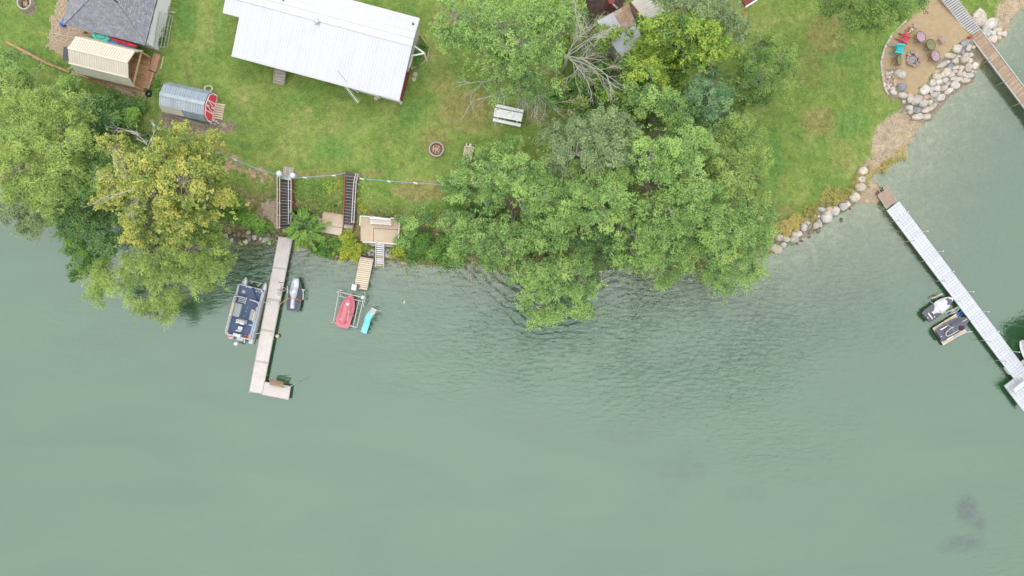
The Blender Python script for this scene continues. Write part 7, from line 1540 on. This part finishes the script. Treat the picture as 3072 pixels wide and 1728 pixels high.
tag(moonchair('round_chair', 'olive round folding chair between the two mauve round chairs', q_(1030, 580), R(10), M_olive, .3), group=gO)
tag(moonchair('round_chair', 'mauve round folding chair right of the stone fire pit', q_(1130, 820), R(10), M_mauve, .3), group=gM)
tag(moonchair('round_chair', 'olive round folding chair below the turquoise chair, seen edge on', q_(345, 905), R(0), M_olive, .75), group=gO)
wb = PG(*q_(1315, 465)); f = Fr(wb, P(*q_(1385, 400), 1) - P(*q_(1300, 450), 1)); side = thing('side_table', 'small weathered slatted side table on the sand', 'table', wb)
for k in range(4): board(side, f(-.18 + .12 * k, -.27, wb.z + .4), f(-.18 + .12 * k, .27, wb.z + .4), .105, .025, mat('mauve_grey_wood', (.36, .28, .25), (.28, .21, .19), 5, .8, rnd=.1), 'slat')
for sx3 in (-.2, .2):
    for sy in (-.24, .24): mb = MB(); mb.beam(f(sx3, sy, wb.z), f(sx3, sy, wb.z + .37), .05, .05); mb.build('leg', MATS['mauve_grey_wood'], side)
    mb = MB(); mb.beam(f(sx3, -.24, wb.z + .15), f(sx3, .24, wb.z + .15), .04, .05); mb.build('stretcher', MATS['mauve_grey_wood'], side)
lr = PG(*q_(650, 215)); f = Fr(lr, P(*q_(735, 170), 1) - P(*q_(570, 270), 1)); rk2 = thing('log_rack', 'low rack of split firewood on the sand near the red chair', 'log rack', lr)
for sy in (-.42, .42):
    mb = MB(); mb.beam(f(-.2, sy, lr.z + .03), f(.2, sy, lr.z + .03), .06, .05); mb.beam(f(-.2, sy, lr.z), f(-.2, sy, lr.z + .4), .05, .05); mb.beam(f(.2, sy, lr.z), f(.2, sy, lr.z + .4), .05, .05); mb.build('rack_frame', M_greyw, rk2)
for k in range(18):
    x = random.uniform(-.17, .17); y = random.uniform(-.36, .36); zz = lr.z + .12 + .07 * (k // 6); a = random.uniform(-.35, .35) + (1.57 if k % 4 else 0)
    d = (f.y * math.sin(a) + f.x * math.cos(a)) * random.uniform(.12, .2); p = f(x, y, zz); mb = MB(); mb.tube([p - d, p + d], [.05, .045], 5); mb.build('log', random.choice((M_lum, M_timber, M_dead)), rk2)
sk = PG(*q_(735, 118)); mb = MB(); mb.lathe(sk, [(.12, 0), (.15, .12), (.08, .22)], 8); mb.build('grey_stump', M_greyw, None, True, label='pale stump at the end of the firewood rack', cat='stump')

# ------------------------------------------------------------------ stones
def rockmesh(i, m):
    bm = bmesh.new(); bmesh.ops.create_icosphere(bm, subdivisions=2, radius=1.0); r = random.Random(100 + i)
    pl_ = []
    for k in range(7 + i % 3):
        a = 2 * math.pi * k / (7 + i % 3) + r.uniform(-.3, .3); pl_.append((Vector((math.cos(a), math.sin(a), r.uniform(-.1, .35))).normalized(), r.uniform(.62, .86)))
    for k in range(3): pl_.append((Vector((r.uniform(-.5, .5), r.uniform(-.6, .6), 1)).normalized(), r.uniform(.5, .66)))
    for v in bm.verts:
        c = v.co.copy()
        for n, d in pl_:
            q = c.dot(n)
            if q > d: c -= n * (q - d) * .97
        c.z = max(c.z, -.6); c *= 1 + .05 * math.sin(c.x * 5 + i) * math.cos(c.y * 6 + i); v.co = c * 1.22
    me = bpy.data.meshes.new('stone'); bm.to_mesh(me); bm.free(); me.polygons.foreach_set('use_smooth', [True] * len(me.polygons)); me.materials.append(m); return me
ROCKS = {}
def stone(parent, px, py, wpx, hpx, ang, z, m, name='stone', hf=.62, sink=.25):
    key = (m.name, random.randrange(7))
    if key not in ROCKS: ROCKS[key] = rockmesh(key[1], m)
    k = (H - z) / F; a, b = wpx * k / 2 * 1.1, hpx * k / 2 * 1.1; hh = hf * min(a, b) * 1.15
    p = P(px, py, z); p.z = gz(p.x, p.y) + hh * (.62 - sink) if z < 90 else z
    return link(name, ROCKS[key], parent, p, (random.uniform(-.12, .12), random.uniform(-.12, .12), -R(ang) + random.choice((0, math.pi))), (a, b, hh))
def big(label, name, px, py, wp, hp, ang, m, z=.9): o = stone(None, px, py, wp, hp, ang, z, m, name, .6); return tag(o, label, 'boulder')
big('large flat pink-grey boulder sitting on the sand patio', 'boulder', *v_(418, 155), 36, 29, 25, M_rock)
big('large rough boulder on the grass right of the grey ramp', 'boulder', *e_(2095, 165), 42, 50, 20, M_rock, 1.0)
big('grey boulder in the brown gap at the left of the grove', 'boulder', *t_(600, 35), 26, 22, -40, M_rock, 2)
rip = thing('stone_revetment', 'bank of pale boulders between the sand patio and the water', 'rock wall', P(*v_(1200, 500), .4))
VS = [(435, 640, 200, 135, 10), (485, 765, 85, 88, 0), (590, 700, 140, 215, 0), (740, 730, 235, 190, -30), (905, 530, 215, 205, -30), (1055, 510, 130, 165, 10), (1080, 365, 165, 150, -30), (1175, 230, 205, 150, 10), (1210, 465, 185, 145, 0), (1240, 330, 140, 150, 0),
      (1395, 445, 195, 130, -20), (1380, 290, 165, 120, 0), (1480, 352, 130, 90, 0), (1520, 500, 200, 125, -30), (1650, 370, 195, 155, 10), (1880, 270, 200, 125, 0), (1955, 172, 215, 125, 0), (1700, 260, 165, 110, -15), (1740, 132, 115, 120, 0), (1840, 142, 85, 110, 0),
      (1620, 90, 160, 85, 0), (1400, 135, 175, 190, 15), (1518, 165, 115, 125, 0), (1310, 192, 110, 115, 0), (1615, 160, 70, 85, 0), (1580, 243, 85, 95, 0), (1290, 547, 82, 78, 0), (1165, 602, 150, 115, -10), (1340, 640, 210, 160, -15), (910, 790, 220, 180, 0),
      (1090, 752, 130, 105, -20), (1170, 840, 240, 130, -42), (1000, 918, 170, 140, -20), (620, 880, 140, 115, 0), (660, 958, 130, 135, 0), (850, 1052, 235, 155, 0), (1040, 1052, 190, 135, 0), (240, 587, 128, 92, 10), (1680, 200, 50, 40, 0), (1640, 215, 45, 40, 0), (1800, 210, 60, 50, 0), (1360, 360, 40, 30, 0), (1165, 385, 50, 45, 0), (1245, 660, 170, 55, -12)]
for s in VS: stone(rip, *v_(s[0], s[1]), s[2] / 7.1556, s[3] / 7.1556, s[4], .5, M_rock)
for s in [(400, 465, 205, 175, 0), (800, 930, 190, 155, 0), (1225, 672, 150, 60, -10)]: stone(rip, *v_(s[0], s[1]), s[2] / 7.1556, s[3] / 7.1556, s[4], .5, M_rockg)
for s in [(265, 370, 84, 145, 0), (962, 662, 150, 115, -20)]: stone(rip, *v_(s[0], s[1]), s[2] / 7.1556, s[3] / 7.1556, s[4], .5, M_rockp)
for s in [(1640, 640, 200, 195, 0), (1490, 790, 270, 125, 5), (1640, 872, 160, 170, -20), (1335, 980, 360, 125, -25), (1660, 1015, 160, 85, 0), (1800, 1020, 120, 95, 0), (1700, 780, 150, 55, 0)]: stone(rip, *q_(s[0], s[1]), s[2] / 7.246, s[3] / 7.246, s[4], .6, M_rock)
for s in [(1800, 515, 230, 160, -32), (1790, 687, 95, 135, 0), (1525, 1025, 115, 178, 15)]: stone(rip, *q_(s[0], s[1]), s[2] / 7.246, s[3] / 7.246, s[4], .6, M_rockg)
for s in [(1893, 630, 100, 118, 25), (1958, 655, 68, 68, 0), (1945, 725, 78, 105, 0), (2020, 702, 72, 92, 0), (1915, 525, 62, 84, 0), (1974, 517, 48, 42, 0), (1870, 730, 62, 56, 0), (1960, 592, 65, 46, 0), (1990, 768, 44, 42, 0), (1860, 760, 40, 36, 0), (2030, 770, 40, 34, 0), (1820, 720, 50, 40, 0)]:
    stone(rip, *e_(s[0], s[1]), s[2] / f36, s[3] / f36, s[4], .4, M_rock)
rr_ = random.Random(5)
for (x0, y0, x1, y1, n) in ((80, 90, 250, 330, 20), (90, 320, 220, 480, 16), (200, 440, 300, 540, 8), (1180, 100, 1260, 150, 5), (1400, 200, 1500, 260, 4), (1100, 540, 1160, 570, 3)):
    for k in range(n): s = rr_.uniform(28, 66); stone(rip, *v_(rr_.uniform(x0, x1), rr_.uniform(y0, y1)), s / 7.1556, s * rr_.uniform(.7, 1.1) / 7.1556, rr_.uniform(0, 180), .8, rr_.choice((M_rock, M_rock, M_rockp)))
mb = MB(); mb.tube([P(*v_(975, 555), .9), P(*v_(1130, 690), .85), P(*v_(1300, 820), .45)], .025, 5); mb.build('driftwood', M_dead, None, label='thin bleached stick lying across the boulders', cat='stick')
rp2 = thing('stone_revetment', 'group of boulders right of the brown dock in the upper right corner', 'rock wall', P(*e_(2200, 330), .4))
for s in [(2172, 262, 150, 110, -30), (2140, 348, 115, 100, 20), (2210, 352, 80, 56, 0), (2268, 312, 100, 54, 0), (2287, 356, 66, 50, 0), (2340, 360, 60, 66, 0), (2280, 400, 50, 54, 0), (2208, 418, 105, 96, 0), (2224, 214, 40, 44, 0), (2246, 250, 36, 34, 0), (2120, 300, 50, 40, 0)]: stone(rp2, *e_(s[0], s[1]), s[2] / f36, s[3] / f36, s[4], .4, M_rock)
shs = thing('shore_boulders', 'single row of rounded boulders along the shore right of the grove', 'rock wall', P(*g_(500, 1000), .2))
for s in [(775, 595, 92, 95), (765, 685, 92, 80), (745, 772, 108, 105), (690, 818, 66, 40), (685, 880, 105, 105), (620, 950, 62, 76), (565, 982, 92, 92), (480, 1027, 88, 106), (385, 1087, 118, 138), (330, 1010, 86, 54), (275, 1182, 66, 85), (312, 1160, 46, 85), (140, 1205, 68, 95), (165, 1145, 52, 44), (255, 1083, 34, 44), (60, 1277, 118, 64), (305, 1085, 30, 34), (190, 1155, 40, 50), (-60, 1290, 60, 50), (-10, 1230, 40, 40)]:
    stone(shs, *g_(s[0], s[1]), s[2] / f36, s[3] / f36, random.uniform(-20, 20), .2, M_rock, hf=.7, sink=.1)
stone(shs, *g_(415, 1010), 75 / f36, 66 / f36, 20, .2, M_rockp, hf=.7, sink=.1)
for s in [(1970, 420, 84, 86), (2050, 432, 96, 62), (2140, 430, 92, 84), (2025, 497, 64, 72), (1935, 540, 138, 92), (1850, 520, 40, 40), (2190, 385, 90, 50), (1115, 815, 60, 66), (1140, 770, 90, 34), (1010, 880, 60, 30)]:
    stone(shs, *u_(s[0], s[1]), s[2] / 3.68, s[3] / 3.68, random.uniform(-20, 20), .2, M_rock, hf=.7, sink=.1)
for s in [(550, 1125, 32, 48), (210, 1255, 52, 44), (300, 1240, 52, 44), (120, 1350, 42, 26), (205, 1310, 34, 26), (260, 1255, 34, 32), (40, 1332, 84, 74), (350, 1135, 60, 50), (240, 1215, 40, 36), (75, 1385, 36, 26), (640, 1000, 36, 22), (680, 1030, 22, 20)]:
    stone(shs, *g_(s[0], s[1]), s[2] / f36, s[3] / f36, random.uniform(-30, 30), .05, M_rockd, hf=.7, sink=.1)
ds = thing('dark_rock_bank', 'dark wet rocks at the waterline left of the long dock', 'rock wall', P(*i_(550, 1290), .2))
for k in range(85):
    u = rr_.random(); x = 255 + 600 * u; y = 1312 + 12 * math.sin(u * 9) + rr_.uniform(-44, 52) ; s = rr_.uniform(26, 66)
    stone(ds, *i_(x, y), s / f36, s * rr_.uniform(.6, .9) / f36, rr_.uniform(0, 180), .15, rr_.choice((M_rockd, M_rockd, M_rock)), hf=.8, sink=-.1)
d2 = thing('waterline_rocks', 'brown and pale rocks at the waterline below the tan deck', 'rock wall', P(*s_(500, 960), .3))
for s in [(540, 940, 95, 80), (480, 1000, 70, 60), (555, 1040, 60, 80), (370, 1040, 70, 40), (490, 1045, 60, 50), (590, 970, 50, 60), (880, 940, 90, 80), (880, 1060, 100, 90), (930, 1000, 60, 50), (460, 890, 40, 40), (560, 865, 60, 40), (850, 1000, 50, 60)]: stone(d2, *s_(s[0], s[1]), s[2] / 7.246, s[3] / 7.246, random.uniform(-30, 30), .4, M_rock, hf=.7, sink=.05)
for k in range(60):
    u = rr_.random(); x = 985 + 265 * u; y = 772 + 22 * u + rr_.uniform(-7, 6); s = rr_.uniform(7, 15); stone(d2, x, y, s, s * rr_.uniform(.6, .9), rr_.uniform(0, 180), .1, rr_.choice((M_rockd, M_rockd, M_rock)), hf=.7, sink=.05)
for k in range(14): s = rr_.uniform(6, 13); stone(d2, 1378 + rr_.uniform(-14, 20), 778 + rr_.uniform(-26, 14), s, s * .8, rr_.uniform(0, 180), .1, M_rockd, hf=.7, sink=.05)
edg = thing('stone_edging', 'curved row of small pale stones edging the sand patio', 'edging', P(*e_(1000, 600), .9))
cp_ = [(1243, 238), (1180, 295), (1130, 350), (1090, 400), (1055, 460), (1025, 520), (1000, 590), (988, 640), (985, 690), (988, 740), (990, 790), (1000, 840), (1015, 900), (1040, 970), (1060, 1020)]
acc = 0
for a, b in zip(cp_[:-1], cp_[1:]):
    L_ = math.hypot(b[0] - a[0], b[1] - a[1]); u = acc
    while u < L_:
        s = rr_.uniform(22, 33); t = u / L_; stone(edg, *e_(a[0] + (b[0] - a[0]) * t + rr_.uniform(-3, 3), a[1] + (b[1] - a[1]) * t), s * .85 / f36, s / f36, math.degrees(math.atan2(b[1] - a[1], b[0] - a[0])) + 90, .9, M_rock, hf=.8, sink=0); u += s * .86
    acc = u - L_
rb3 = thing('rock_pile', 'small heap of round rocks beside the barn ramp', 'rock pile', PG(*a_(2330, 1320)))
for x, y, s in ((2318, 1306, 44), (2352, 1320, 26), (2335, 1345, 22), (2368, 1338, 18), (2300, 1345, 26), (2385, 1130, 18), (2362, 1095, 16)): stone(rb3, *a_(x, y), s / f36, s * .9 / f36, 0, 3, M_rock, hf=.8, sink=.1)
for pp in ((1740, 1018), (1905, 1045), (1832, 1062), (2005, 1078)): pass
